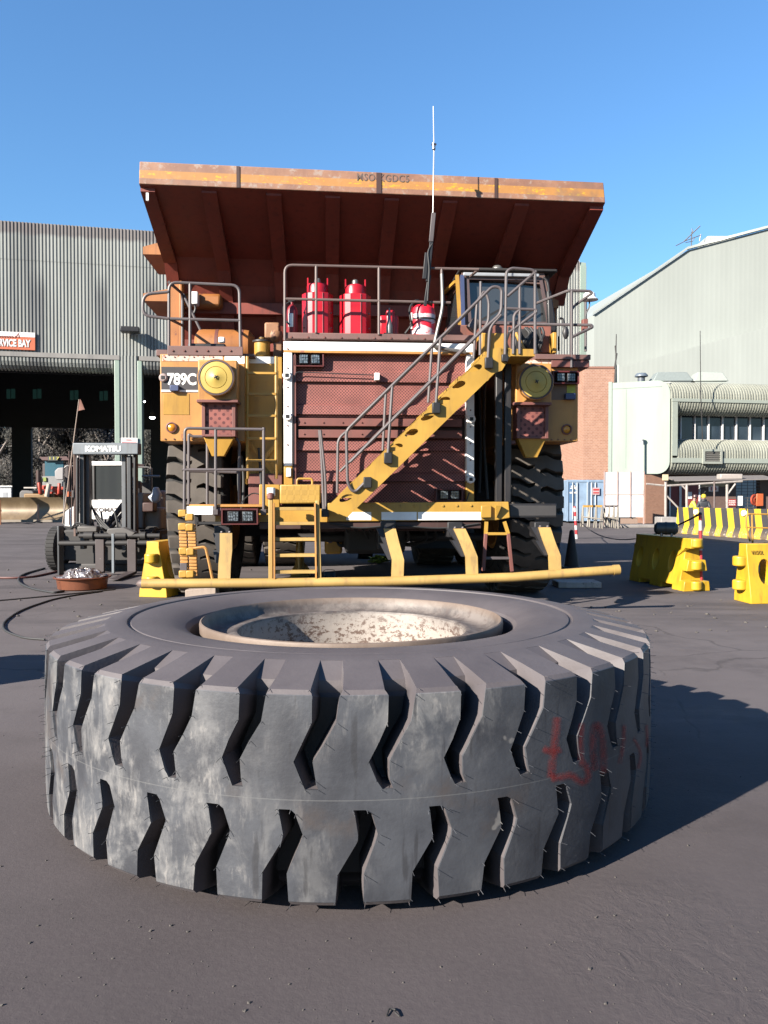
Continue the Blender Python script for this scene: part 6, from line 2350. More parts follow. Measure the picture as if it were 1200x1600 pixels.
for i in range(16):
    z0, z1 = P(0, 820 + i * 5.2, LDY).z, P(0, 824.4 + i * 5.2, LDY).z
    x0 = P(279 + i * .22, 850, LDY).x
    for xx in (0, .12):
        ch.box(x0 + xx, x0 + xx + .105, LDY, LDY + .08, z1, z0)
tp('cable_chain', ch, 'orange', bevel=.006)
cm = MB()
for (px, py) in ((284, 802), (295, 808), (284, 823), (295, 824), (285, 861), (296, 862), (285, 897), (296, 897)):
    c = P(px, py, LDY - .02); cm.box(c.x - .05, c.x + .06, LDY - .03, LDY + .05, c.z - .05, c.z + .05)
tp('chain_link_plate', cm, 'yellow', bevel=.015)
tp('chain_joint', slab(281, 880, 292, 893, LDY - .01, .03), 'rail', bevel=.005)
wr_ = MB().tube(fillet([P(302, 857, LDY), P(321, 854, LDY), P(327, 880, LDY), P(332, 905, LDY)], .05), .02, 6)
tp('link_rod', wr_, 'orange')

# ---- guard pipe on curved brackets
GY = BYF - .32
pp = [P(222, 912, GY), P(420, 911, GY), P(600, 908.5, GY), P(800, 902, GY), P(960, 890.5, GY)]
tp('guard_pipe', MB().tube(pp, .066, 20), 'faded')
e = P(963, 890.2, GY)
tp('pipe_collar', MB().cyl(P(958, 890.7, GY), P(967.5, 890, GY), .074, 20), 'faded')
tp('pipe_nose', MB().lathe([(.066, 0), (.05, .04), (.02, .07), (0, .08)], P(222, 912, GY), (-1, 0, 0), 16), 'rail_warm')


def hanger(top, pts, w=.17):
    """bent flat bar from the bumper down to the pipe, dark cheek beside it"""
    mb = MB()
    q = [P(x, y, Yv) for x, y, Yv in pts]
    for a_, b2 in zip(q, q[1:]):
        mb.hexa([a_ + Vector((-w / 2, 0, 0)), a_ + Vector((w / 2, 0, 0)), a_ + Vector((w / 2, .05, 0)), a_ + Vector((-w / 2, .05, 0)),
                 b2 + Vector((-w / 2, 0, 0)), b2 + Vector((w / 2, 0, 0)), b2 + Vector((w / 2, .05, 0)), b2 + Vector((-w / 2, .05, 0))])
    o = tp('pipe_bracket', mb, 'faded', smooth=False)
    ck = MB()
    for a_, b2 in zip(q, q[1:-1]):
        ck.hexa([a_ + Vector((-w / 2 - .10, .05, 0)), a_ + Vector((w / 2 - .06, .052, 0)), a_ + Vector((w / 2 - .06, .3, 0)), a_ + Vector((-w / 2 - .10, .3, 0)),
                 b2 + Vector((-w / 2 - .05, .05, .0)), b2 + Vector((w / 2 - .06, .052, 0)), b2 + Vector((w / 2 - .06, .16, 0)), b2 + Vector((-w / 2 - .05, .16, 0))])
    tp('bracket_cheek', ck, 'black', o, smooth=False)
    t = P(top[0], top[1], BYF + .05)
    tp('bracket_mount', MB().box(t.x - .12, t.x + .1, BYF - .02, BYF + .28, t.z - .16, t.z + .06), 'black', o, bevel=.012)
    bl2 = MB()
    for dx in (-.06, .05): bl2.sphere((q[0].x + dx, q[0].y + .02, q[0].z + .01), .022, 8)
    tp('bolt', bl2, 'rail', o)


hanger((349, 828), [(353, 833, BYF - .16), (353, 860, BYF - .22), (351, 880, BYF - .26), (350, 907, GY)])
hanger((607, 820), [(609, 826, BYF - .12), (615, 850, BYF - .2), (622, 875, BYF - .27), (621, 903, GY)])
hanger((711, 822), [(718, 826, BYF - .12), (727, 845, BYF - .2), (737, 870, BYF - .27), (738, 899, GY)])
hanger((846, 822), [(851, 824, BYF - .12), (858, 845, BYF - .2), (867, 868, BYF - .27), (868, 894, GY)])
# small ladder under the bumper
sl_ = MB()
for (x0, y0, x1, y1) in ((759, 834, 755, 892), (794, 834, 800, 893)):
    sl_.bar(P(x0, y0, BYF + .02), P(x1, y1, BYF + .02), .05, .05, (0, 1, 0))
o = tp('drop_ladder', sl_, 'grillebrown', bevel=.006)
for (x0, x1, py) in ((759, 793, 834), (758, 798, 872)):
    tp('rung', MB().bar(P(x0, py, BYF + .02), P(x1, py, BYF + .02), .04, .04, (0, 1, 0)), 'stair' if py < 850 else 'rail', o, bevel=.005)
ys = MB().bar(P(760, 815, BYF + .02), P(759, 834, BYF + .02), .05, .03, (0, 1, 0)).bar(P(788, 815, BYF + .02), P(794, 834, BYF + .02), .05, .03, (0, 1, 0))
tp('ladder_strap', ys, 'stair', o)
# things hanging under the nose
yb = slab(507, 828, 535, 866, 1.6, .4)
o = tp('valve_box', yb, 'yellow', bevel=.05)
c = P(515, 840, 1.58)
tp('valve_cap', MB().lathe([(0, .06), (.06, .06), (.09, .03), (.09, 0)], c, (0, -1, 0), 20), 'blue', o)
hk = MB()
for i in range(7):
    px = 540 + i * 12
    hk.tube(fillet([P(px, 822, -.2), P(px + 3, 832 + random.uniform(-4, 8), -.2), P(px + 8, 824, -.2)], .1), .015, 5)
tp('slack_cable', hk, 'rubberdark')
uc = MB().cyl((-1.9, 1.35, 1.0), (1.9, 1.35, 1.0), .07, 10)
tp('tie_rod', uc, 'dark')
tp('steering_ram', MB().cyl((-1.2, 1.5, 1.15), (-.2, 1.6, 1.1), .09, 12), 'black')
tp('steering_ram', MB().cyl((1.2, 1.5, 1.15), (.2, 1.6, 1.1), .09, 12), 'black')
tp('oil_pan', MB().box(-.5, .5, .9, 2.6, .75, 1.3), 'dark', bevel=.08)
tp('gearbox', MB().box(-.7, .7, 3.2, 5.0, .75, 1.6), 'dark', bevel=.1)
tp('fuel_tank', MB().lathe([(0, 0), (.62, .03), (.65, .1), (.65, 1.7), (.62, 1.77), (0, 1.8)], (1.35, 4.2, 1.5), (0, 1, 0), 28), 'orange')
tp('hydraulic_tank', MB().lathe([(0, 0), (.55, .03), (.58, .1), (.58, 1.5), (.55, 1.57), (0, 1.6)], (-1.5, 4.3, 1.45), (0, 1, 0), 28), 'orange')
tp('mud_flap', MB().box(-3.4, -1.2, 3.9, 3.95, .9, 3.2), 'rubberdark')
tp('mud_flap', MB().box(1.2, 3.4, 6.05, 6.1, .5, 2.6), 'rubberdark')
for q in range(6):
    a = Vector((random.uniform(-1, 1), .6 + q * .15, 1.2)); b = Vector((random.uniform(-1.2, 1.2), 1.6, 1.0))
    tp('frame_hose', MB().tube(fillet([a, a + Vector((.1, .2, -.25)), b + Vector((0, -.2, -.15)), b], .2), .025, 6), 'rubberdark')
tp('tow_hook_block', slab(590, 824, 604, 858, -.3, .3), 'black', bevel=.02)
tp('suspension_strut', MB().cyl((tx + .9, 1.9, 1.2), (tx + .85, 2.0, 3.6), .22).cyl((tX - .9, 1.9, 1.2), (tX - .85, 2.0, 3.6), .22), 'darkbrown')
# gear behind the left deck rail
c0, c1 = P(300, 536, .9), P(395, 536, .9)
o = tp('air_tank', MB().lathe([(0, 0), (.22, .02), (.29, .08), (.30, .14), (.30, c1.x - c0.x - .14), (.29, c1.x - c0.x - .08), (.2, c1.x - c0.x), (0, c1.x - c0.x)], (c0.x, 1.2, fa.z + .34), (1, 0, 0), 32), 'post')
tp('tank_strap', MB().lathe([(.304, .35), (.304, .4)], (c0.x, 1.2, fa.z + .34), (1, 0, 0), 32).lathe([(.304, .75), (.304, .8)], (c0.x, 1.2, fa.z + .34), (1, 0, 0), 32), 'grillebrown', o)
tp('battery_box', slab(293, 536, 352, 544, .1, .5), 'black', bevel=.02)
tp('deck_plug', slab(341, 526, 351, 535, .3, .1), 'white', bevel=.02)
c = P(409, 556, .4)
o = tp('grease_canister', MB().lathe([(.12, 0), (.125, .02), (.125, .22), (.15, .225), (.15, .245), (.05, .27), (.05, .30), (0, .30)], (c.x, .5, c.z), n=24), 'yellow')
tp('canister_lid', MB().lathe([(.152, .222), (.152, .248), (.05, .272), (.05, .305), (0, .306)], (c.x, .5, c.z), n=24), 'black', o)
vb = slab(413, 503, 437, 530, .7, .3).sphere(P(430, 525, .8), .13, 12).box(P(425, 0, .7).x, P(440, 0, .7).x, .75, 1.0, P(0, 556, .7).z, P(0, 520, .7).z)
tp('intake_casting', vb, paint('brown_casting', (.40, .2, .10), .6, (.15, .06, .04), .35, 7), bevel=.03)

# small extinguisher clipped to the rail: can be lifted off
def world(p): return TR @ Vector(p)


c = P(456, 517, .05)
b0 = world((c.x, .08, HZd))
r = .085
ext = empty('fire_extinguisher', b0, 'dark red hand extinguisher with white label at the left end of the tank row', 'fire extinguisher')
part('bottle', MB().lathe([(r * .9, 0), (r, .02), (r, .34), (r * .8, .40), (r * .35, .44), (.025, .45), (.025, .48), (0, .48)], b0, n=24), paint('dull_red', (.32, .018, .03), .45), ext)
part('label', MB().box(b0.x - .045, b0.x + .03, b0.y - r - .004, b0.y - r + .03, b0.z + .09, b0.z + .30), M['white'], ext, bevel=.01)
part('handle', MB().bar(b0 + Vector((-.06, 0, .5)), b0 + Vector((.08, 0, .51)), .03, .015).bar(b0 + Vector((-.04, 0, .48)), b0 + Vector((.07, 0, .53)), .02, .012), M['black'], ext)
part('hose', MB().tube(fillet([b0 + Vector((-.03, -.03, .48)), b0 + Vector((-.12, -.07, .42)), b0 + Vector((-.11, -.09, .2)), b0 + Vector((-.02, -.1, .12))], .08), .012, 6), M['rubberdark'], ext)

# ---- rows of bolts and a few cables and pipes over the nose
def bolts(pts, r=.016, dep=.012, parent=truck, mat='grillebrown'):
    mb = MB()
    for p in pts: mb.lathe([(0, dep), (r * .8, dep), (r, dep * .6), (r, 0)], p, (0, -1, 0), 6)
    o = part1('bolt_row', mb, M[mat], parent)
    o['kind'] = 'stuff'


bolts([P(x, 526.5 + (x - 443) * .012, -.062) for x in range(455, 700, 26)])
bolts([P(x, 548, -.165) for x in range(270, 378, 18)])
bolts([P(449.5, y, FY - .002) for y in range(545, 725, 30)], .012)
bolts([P(735, y, FY - .002) for y in range(615, 745, 26)], .012)
bolts([P(x, 791 + (x - 560) * -.006, BYF - .003) for x in range(560, 750, 22)], .018, .014, mat='stair')
bolts([P(x, 558, LY - .004) for x in range(258, 348, 15)] + [P(x, 686, LY - .004) for x in range(258, 312, 14)], .012)
bolts([P(x, 687, LY - .004) for x in range(862, 902, 10)], .012)
bolts([P(x, 660, -.075) for x in range(475, 720, 30)] + [P(x, 678, -.075) for x in range(475, 720, 30)], .012)
for pts in ([(404, 700, .1), (407, 735, .05), (409, 770, -.3), (413, 800, -.5)], [(378, 712, .3), (381, 745, .3), (380, 790, .2)], [(374, 700, .5), (372, 760, .4), (378, 800, .3)],
            [(748, 600, .4), (752, 680, .4), (749, 770, .3)], [(758, 600, .3), (756, 690, .35), (762, 780, .2)]):
    tp('brake_hose', MB().tube(fillet([P(*q) for q in pts], .3), .022, 6), 'rubberdark')
tp('bumper_cable', MB().tube(fillet([P(515, 818, BYF + .02), P(560, 826, BYF + .02), P(620, 820, BYF + .02), P(690, 827, BYF + .02), P(748, 818, BYF + .02)], .3), .012, 5), 'rubberdark')
tp('lamp_cable', MB().tube(fillet([P(374, 795, BYF + .1), P(380, 780, BYF + .2), P(395, 770, BYF + .3), P(405, 772, BYF + .3)], .1), .01, 5), 'rubberdark')
tp('lamp_cable', MB().tube(fillet([P(700, 784, -.18), P(716, 792, -.3), P(728, 786, -.2), P(733, 770, -.14)], .1), .01, 5), 'rubberdark')
# ================================================================ forklift
DM = 17.5
fl = empty('forklift', (at(165, 776, 18.5).x, 18.5, 0), 'big white forklift with grey mast parked beside the dump truck, forks lowered', 'forklift')


def fb(px0, py0, px1, py1, D, th, mb=None):
    a, b = at(px0, py0, D), at(px1, py1, D)
    return (mb or MB()).box(a.x, b.x, D, D + th, a.z, b.z)


mast = plain('mast_grey', (.055, .058, .064), .45)
mast2 = paint('mast_beam_grey', (.22, .25, .28), .5, (.1, .08, .07), .2, 6)
mast3 = paint('inner_mast_grey', (.14, .15, .165), .5, (.08, .06, .055), .2, 6)
fw_ = paint('forklift_white', (.74, .72, .70), .4, (.4, .3, .25), .06, 5, (.35, .28, .24), .3)
beam = part('mast_beam', fb(113, 692, 216, 710, DM - .1, .25), mast2, fl, bevel=.02)
a = at(133, 707, DM - .11)
part('mast_lettering', text_mb('KOMATSU', at(189, 700, DM - .11).x - a.x, .125, (a.x, DM - .105, at(0, 706, DM).z), (1, 0, 0), (0, 0, 1), .003, .045, .95), M['white'], beam)
for i, (x0, x1, y0, y1, dd, mt) in enumerate(((124, 132, 708, 858, 0, mast), (132.5, 140, 708, 826, .12, mast3), (189.5, 197, 708, 860, .12, mast3), (198, 205, 712, 860, 0, mast))):
    part('mast_rail', fb(x0, y0, x1, y1, DM + dd, .16), mt, fl, bevel=.01)
part('mast_rail', fb(114, 708, 118, 838, DM + .1, .12).v and fb(114, 708, 118, 838, DM + .1, .12), plain('rusty_rail', (.16, .09, .07), .6), fl)
part('mast_rail', fb(208, 710, 214, 838, DM + .1, .12), M['darkbrown'], fl)
part('lift_cylinder', MB().cyl(at(211, 835, DM - .05), at(211, 715, DM - .05), .035, 12).cyl(at(121, 835, DM - .05), at(121, 715, DM - .05), .035, 12), M['black'], fl)
ch = MB()
for px in (108, 112, 118.5, 122): ch.tube([at(px, 705, DM + .05), at(px + .5, 820, DM + .05)], .012, 5)
part('lift_chain', ch, plain('chain_rust', (.13, .07, .06), .6), fl)
hs = MB()
for k in range(7):
    x0 = 144 + k * 7
    hs.tube(fillet([at(x0, 812 - k % 3 * 6, DM + .4), at(x0 + random.uniform(-6, 10), 822, DM + .2), at(x0 + random.uniform(-4, 12), 832, DM), at(x0 + 8, 842, DM)], .2), .022, 6)
for k in range(4):
    hs.tube(fillet([at(112 + k * 3, 825, DM - .1), at(120 + k * 5, 815 + k * 3, DM - .25), at(135 + k * 4, 822, DM - .2), at(150 + k * 3, 828, DM - .1)], .15), .018, 6)
for k in range(3):
    hs.tube(fillet([at(143 + k * 2, 790 + k * 4, DM + .3), at(152 + k * 4, 815, DM + .1), at(165 + k * 3, 826, DM), at(176, 830, DM)], .2), .02, 6)
part('hydraulic_hose', hs, M['rubberdark'], fl)
part('tilt_ram', MB().cyl(at(163, 828, DM + .2), at(192, 788, DM + .9), .06, 12).cyl(at(172, 826, DM + .2), at(196, 798, DM + .9), .05, 12), M['dark'], fl)
# carriage
DK = DM - .35
cg = MB().cyl(at(124, 837, DK), at(250, 837, DK), .05, 14).cyl(at(92, 849, DK - .02), at(250, 848, DK - .02), .055, 14)
for (x0, x1) in ((132, 146), (181, 198), (220, 228)): cg.cyl(at(x0, 837, DK), at(x1, 837, DK), .085, 14)
car = part('carriage_shaft', cg, M['dark'], fl)
part('carriage_plate', fb(89, 822, 93, 903, DK - .05, .25), mast, fl, bevel=.01)
part('carriage_plate', fb(120, 822, 152, 832, DK + .05, .2), plain('carriage_grey', (.10, .088, .08), .6), fl, bevel=.03)
cb = MB().prism([at(x, y, DK - .05) for x, y in ((166, 832), (168, 826), (192, 824), (212, 832), (206, 838), (180, 842))], (0, .2, 0))
part('carriage_boss', cb, plain('boss_grey', (.11, .10, .095), .6), fl, bevel=.02)
part('centre_bar', fb(174, 834, 178.5, 896, DK - .08, .06), mast2, fl, bevel=.008)
fkm = paint('chipped_fork_steel', (.085, .065, .065), .5, (.36, .33, .32), .22, 9)
for x0, x1 in ((148.5, 162, ), (198.5, 212)):
    a, b = at(x0, 843, DK - .1), at(x1, 843, DK - .1)
    f = MB().box(a.x, b.x, DK - .1, DK - .02, .05, a.z)
    f.hexa([(a.x, DK - 1.25, .03), (b.x, DK - 1.25, .03), (b.x, DK - .1, .03), (a.x, DK - .1, .03), (a.x, DK - 1.25, .045), (b.x, DK - 1.25, .045), (b.x, DK - .02, .10), (a.x, DK - .02, .10)])
    part('fork', f, fkm, fl, bevel=.008)
# body and cab
DCb = DM + 1.0
cab = part('cab_frame', fb(141, 721, 192, 727.5, DCb, 1.6), fw_, fl, bevel=.01)
cpf = MB()
for x0, x1, dy in ((139, 142.5, 0), (190, 193.5, 0), (139, 143, 1.5), (199, 203, 1.5)):
    cpf.box(at(x0, 0, DCb).x, at(x1, 0, DCb).x, DCb + dy, DCb + dy + .1, at(0, 785, DCb).z, at(0, 727, DCb).z)
part('cab_pillar', cpf, plain('pillar_dark', (.06, .055, .055), .5), cab, bevel=.01)
part('cab_rear', MB().box(at(143, 0, DCb).x, at(200, 0, DCb).x, DCb + 1.55, DCb + 1.6, .9, at(0, 752, DCb).z), plain('cab_rear_dark', (.07, .065, .065), .7), cab)
g = NG('clear_cab_glass')
part('cab_glass', fb(142.5, 728, 190, 780, DCb + .03, .01), g.done((.05, .056, .06), .12, 0, .15), cab)
part('door_pillar', fb(117, 712, 124, 800, DCb - .2, .12), fw_, fl, bevel=.01)
part('steering_wheel', MB().tube([at(181, 762, DCb + .45) + Vector((.17 * math.cos(t * PI / 8), .06 * math.sin(t * PI / 8), .12 * math.sin(t * PI / 8))) for t in range(17)], .016, 6).tube([at(181, 764, DCb + .45), at(184, 785, DCb + .4)], .025, 6), M['black'], cab)
lv = MB()
for k in range(3): lv.tube([at(156 + k * 4, 780, DCb + .3), at(156 + k * 4, 764, DCb + .25)], .012, 6)
part('lever', lv, M['black'], cab)
part('driver_seat', MB().box(at(160, 0, DCb).x, at(196, 0, DCb).x, DCb + .9, DCb + 1.1, at(0, 790, DCb).z, at(0, 750, DCb).z), plain('seat_grey', (.08, .08, .09), .7), cab, bevel=.05)
hood = part('front_cowl', fb(142, 781, 205, 812, DCb - .06, .4), fw_, fl, bevel=.03)
a = at(147, 800, DCb - .07)
part('cowl_lettering', text_mb('KOMATSU', at(192, 0, DCb - .07).x - a.x, .10, (a.x, DCb - .065, at(0, 800, DCb - .07).z), (1, 0, 0), (0, 0, 1), .003, .03), plain('worn_letter_grey', (.14, .12, .12), .6), hood)
sd = MB().prism([at(x, y, DCb - .1) for x, y in ((100, 822), (101, 800), (112, 792), (125, 784), (126, 826))], (0, .9, 0))
part('side_fairing', sd, fw_, fl, bevel=.03)
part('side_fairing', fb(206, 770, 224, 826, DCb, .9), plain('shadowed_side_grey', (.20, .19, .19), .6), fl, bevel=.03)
part('rear_body', MB().box(at(104, 0, DCb).x, at(222, 0, DCb).x, DCb + 1.65, DCb + 3.6, .7, 1.85), plain('counterweight_grey', (.22, .21, .21), .6), fl, bevel=.12)
part('chassis', MB().box(at(101, 0, DCb).x, at(225, 0, DCb).x, DCb - .3, DCb + 3.6, .22, at(0, 826, DCb).z - .01), M['dark'], fl, bevel=.04)
part('dark_gap_plate', MB().box(at(104, 0, DM).x, at(222, 0, DM).x, DM + .3, DM + .36, .2, at(0, 838, DM).z), M['dark'], fl)  # dark plate added to blacken the see-through gap behind the mast
part('running_board', fb(205, 829, 250, 836, DCb - .2, .8), M['dark'], fl, bevel=.01)
part('side_tank', fb(223, 793, 251, 829, DCb + .15, .7), plain('tank_dust', (.28, .24, .21), .7), fl, bevel=.06)
part('lamp_block', fb(222, 785, 240, 800, DCb - .15, .3), M['darkbrown'], fl, bevel=.03)
ax = MB().box(at(99, 0, DCb).x, at(226, 0, DCb).x, DCb - .25, DCb + .1, at(0, 897, DCb).z, at(0, 879, DCb).z)
part('axle_housing', ax, plain('axle_dust', (.07, .065, .068), .7), fl, bevel=.04)
pl = fb(133, 868, 138, 880, DCb - .1, .1).add([], [])
rw2 = MB().box(at(143, 0, DCb).x, at(200, 0, DCb).x, DCb + .1, DCb + .16, .9, at(0, 826, DCb).z)
part('bulkhead', rw2, M['dark'], fl)
part('axle_pad', fb(134, 866, 138.5, 880, DCb - .12, .1, fb(142, 866, 145.5, 880, DCb - .12, .1)), plain('pad_tan', (.25, .18, .13), .7), fl)
tm = plain('forklift_tyre', (.03, .028, .028), .85)
for px, dd in ((91, -.15), (238, -.15), (114, 2.8), (222, 2.8)):
    c = at(px, 862, DCb + dd); r = .50; c.z = r
    t = MB().lathe([(r * .55, -.10), (r * .93, -.11), (r, -.08), (r, .08), (r * .93, .11), (r * .55, .10)], c, (1, 0, 0), 36)
    for k in range(36):
        q = 2 * PI * k / 36
        n_ = Vector((0, math.cos(q), math.sin(q)))
        t.obox(c + n_ * r, (.09, 0, 0), n_ * .012, Vector((0, -n_.z, n_.y)) * .025)
    w_ = part('wheel', MB().lathe([(0, -.10), (r * .5, -.08), (r * .56, -.12), (r * .56, .12), (r * .5, .08), (0, .1)], c, (1, 0, 0), 24), fw_, fl)
    part('tyre', t, tm, w_)
# mirrors
part('mirror', MB().prism([at(x, y, DCb - .3) for x, y in ((85, 736), (90, 731), (99, 730), (99, 750), (88, 750), (85.5, 747))], (0, .08, 0)), plain('mirror_grey', (.36, .34, .34), .5), fl, bevel=.02)
part('mirror_arm', MB().tube(fillet([at(99, 748, DCb - .2), at(100, 732, DCb - .2), at(104, 728, DCb - .2), at(114, 728, DCb - .2)], .06), .018, 6).tube([at(97, 739, DCb - .25), at(101, 738, DCb - .2)], .03, 6).tube([at(101, 748, DCb - .2), at(100, 820, DCb - .2)], .02, 6), M['steel'], fl)
part('mirror_arm', MB().tube(fillet([at(214, 730, DCb - .1), at(232, 730, DCb - .1), at(236, 733, DCb - .1), at(236, 741, DCb - .1)], .06), .018, 6).tube([at(222, 744, DCb - .1), at(250, 744, DCb - .1)], .03, 6), M['steel'], fl)
part('warning_lamp', MB().cyl(at(108, 776, DCb - .3), at(108, 768, DCb - .3), .06, 12), plain('lamp_orange', (.6, .13, .03), .4), fl)
part('side_sticker', fb(204, 745, 209, 767, DCb - .12, .02), M['white'], fl)
bg_ = MB().prism([at(x, y, DCb - .3) for x, y in ((229, 776), (237, 772), (238, 762), (244, 760), (247, 768), (250, 772), (246, 784), (238, 786))], (0, .25, 0))
solo('plastic_bag', bg_, plain('bluish_bag', (.45, .50, .60), .4), 'crumpled bluish white plastic bag hung on the forklift side', 'bag', bevel=.05)
wp = part('flag_pole', MB().tube([at(98, 818, DM), at(111, 720, DM), at(123.5, 624, DM)], [.014, .012, .009], 6), plain('pole_tan', (.42, .32, .26), .5), fl)
part('flag', MB().prism([at(x, y, DM) for x, y in ((123.5, 624), (130, 640), (122, 642))], (.03, .012, 0)), plain('faded_flag', (.34, .16, .12), .8), wp)

# ================================================================ bulldozer inside the bay mouth
DD = 53.0
dz = empty('bulldozer', (at(50, 776, DD).x, DD + 2, 0), 'red bulldozer with wide worn blade inside the bay mouth, number 117 on its cab', 'bulldozer')
x0, x1 = at(-34, 0, DD).x, at(113, 0, DD).x
zt = at(0, 777, DD).z
pf = []
for i in range(11):
    t = i / 10
    pf.append((DD + .62 * math.sin(PI * (.08 + t * .84)) + .05 + .25 * t, .05 + (zt - .05) * t))
bl = MB()
pts = pf + [(y + .12, z) for y, z in pf[::-1]]
bl.prism([(x0, y, z) for y, z in pts], (x1 - x0, 0, 0))
g = NG('worn_blade_steel')
x, y, z = g.xyz()
c = g.mix(g.ramp(g.noise(.8, 6, .65, g.map((1, 1, .4))), .3, .7), (.20, .135, .075), (.34, .25, .15))
c = g.mix(g.math('MULTIPLY', g.ramp(g.noise(2.5, 6, .7), .55, .75), .6), c, (.10, .075, .06))
blade = part('blade', bl, g.done(c, .45, .2), dz)
part('cutting_edge', MB().box(x0, x1, DD + .10, DD + .22, .0, .16), plain('edge_steel', (.30, .25, .20), .5, .3), blade)
ep = MB()
for X in (x0, x1 - .06): ep.prism([(X, DD - .25, .02), (X, DD + .9, .02), (X, DD + .9, zt), (X, DD + .35, zt), (X, DD - .1, zt * .5)], (.06, 0, 0))
part('end_plate', ep, plain('end_plate_dark', (.05, .04, .035), .6), blade)
DB = DD + 4.0
cabd = part('cab_body', fb(66, 724, 107, 775, DB, 2.0), plain('dozer_dark', (.05, .03, .03), .6), dz, bevel=.05)
part('cab_glass', fb(70, 719, 99, 744, DB - .05, .05), plain('dozer_glass', (.06, .15, .20), .2, emit=None), cabd)
part('cab_roof', MB().prism([at(x, y, DB - .3) for x, y in ((61, 714), (104, 713), (108, 719), (66, 719))], (0, 2.6, 0)), plain('dozer_roof', (.09, .025, .022), .5), cabd)
np_ = part('number_plate', fb(75, 713, 90, 719.5, DB - .42, .06), plain('plate_dark', (.03, .035, .03), .6), cabd)
a = at(77.5, 718.3, DB - .43)
part('cab_number', text_mb('117', at(87, 0, DB - .43).x - a.x, .2, (a.x, DB - .425, a.z), (1, 0, 0), (0, 0, 1), .01, .01, 1.15), plain('plate_yellow', (.60, .55, .08), .5), np_)
part('grey_cowl', fb(66, 744, 99, 760, DB - .2, .2), plain('dozer_grey', (.24, .24, .24), .6), dz)
rd = MB()
for k in range(10):
    px = 62 + random.uniform(0, 34); py = 758 + random.uniform(0, 14)
    fb(px, py, px + random.uniform(3, 8), py + random.uniform(4, 9), DD + 1.6 + random.uniform(0, .6), .3, rd)
rd.cyl(at(61, 754, DD + 1.6), at(63, 772, DD + 1.6), .12, 8).cyl(at(93, 755, DD + 1.6), at(92, 772, DD + 1.6), .12, 8)
part('lift_ram', rd, plain('dozer_red', (.52, .05, .02), .45), dz, bevel=.03)
part('pale_ram', MB().cyl(at(77, 756, DD + 1.4), at(73, 776, DD + 1.4), .16, 10), plain('ram_pale', (.55, .50, .42), .4), dz)
trk = MB().prism([at(x, y, DD + 2) for x, y in ((30, 800), (30, 770), (33, 766), (50, 766), (53, 770), (53, 800))], (0, 4, 0))
part('track', trk, plain('track_grey', (.15, .14, .14), .7), dz, bevel=.08)
trk = MB().prism([at(x, y, DD + 2) for x, y in ((100, 800), (100, 770), (103, 766), (118, 766), (121, 770), (121, 800))], (0, 4, 0))
part('track', trk, plain('track_grey', (.15, .14, .14), .7), dz, bevel=.08)
part('body', MB().box(at(54, 0, DB).x, at(100, 0, DB).x, DD + 1.6, DD + 6, .6, 1.9), plain('dozer_yellow', (.25, .13, .03), .6), dz, bevel=.08)
part('guard_bar', fb(37, 761, 57, 763, DD + 1.8, .1), plain('guard_pale', (.55, .50, .45), .5), dz)
part('head_lamp', fb(56, 747, 66, 753, DD + 2.8, .2), plain('lamp_cream', (.55, .48, .32), .4), dz, bevel=.04)
part('exhaust', MB().cyl(at(60, 760, DD + 2.6), at(60, 735, DD + 2.6), .16, 10), M['darkbrown'], dz)
part('lime_tag', fb(67, 746, 72, 752, DB - .3, .1), plain('tag_lime', (.25, .33, .04), .5), dz)
c = gnd(59, 817)
dl = empty('delineator_post', c, 'thin pale orange delineator post standing before the bulldozer blade', 'post')
part('post', MB().tube([c, at(59.5, 788, c.y)], [.09, .045], 8), plain('post_peach', (.55, .30, .20), .6), dl)
part('foot', MB().lathe([(.3, 0), (.3, .05), (.1, .12), (0, .12)], c, n=14), M['dark'], dl)
# invented trailer, almost wholly outside the frame, added to shade the blade
c = Vector((-28.4, 48.3, 0))
lm = empty('blade_shade_rig', c, 'made-up trailer added beside the bulldozer, mostly unseen, to shade its blade', 'trailer')
part('frame', MB().box(c.x - 2.2, c.x + 2.4, c.y - .9, c.y + .5, .75, 1.0).box(c.x + 2.4, c.x + 2.9, c.y - .3, c.y + 3.5, .8, .95), M['dark'], lm, bevel=.05)
part('tank', MB().box(c.x + 1.1, c.x + 2.35, c.y - .4, c.y + .3, 1.0, 5.6), M['darkbrown'], lm, bevel=.12)  # block shaped to throw shade on one end of the blade
part('shade_post', MB().box(c.x + 2.55, c.x + 2.95, c.y + 2.9, c.y + 3.3, .95, 3.0), M['dark'], lm, bevel=.03)  # post placed to shade a narrow band of the blade
part('boom', MB().tube([(c.x + 1.2, c.y, 4.9), (c.x - .9, c.y + .2, 3.2)], .07, 6).tube([(c.x + 1.2, c.y, 4.2), (c.x - .6, c.y + .2, 2.9)], .05, 6).tube([(c.x + 1.2, c.y, 3.4), (c.x - .4, c.y, 4.4)], .04, 6), M['dark'], lm)  # sloped bars added to cast stripes on the blade
for dx in (-1.6, -.3, 1.4):
    part('wheel', MB().lathe([(.2, -.15), (.44, -.16), (.5, -.1), (.5, .1), (.44, .16), (.2, .15)], (c.x + dx, c.y - .6, .5), (0, 1, 0), 24), M['rubberdark'], lm)
c = gnd(1, 820)
part('leg', MB().tube([(c.x, c.y, 0), (c.x - .02, c.y, 1.5)], .04, 6), plain('leg_orange', (.4, .15, .06), .5), lm)
part('tow_bar', MB().bar((c.x, c.y, .85), (-25.7, 51.5, .87), .12, .12), M['dark'], lm)

# ================================================================ the two people behind the striped barrier
skin = plain('skin', (.38, .22, .16), .5)
hiv = plain('hi_vis_yellow', (.62, .66, .07), .6)
navy = plain('navy_jacket', (.018, .022, .034), .65)
trou = plain('navy_trousers', (.02, .025, .04), .7)


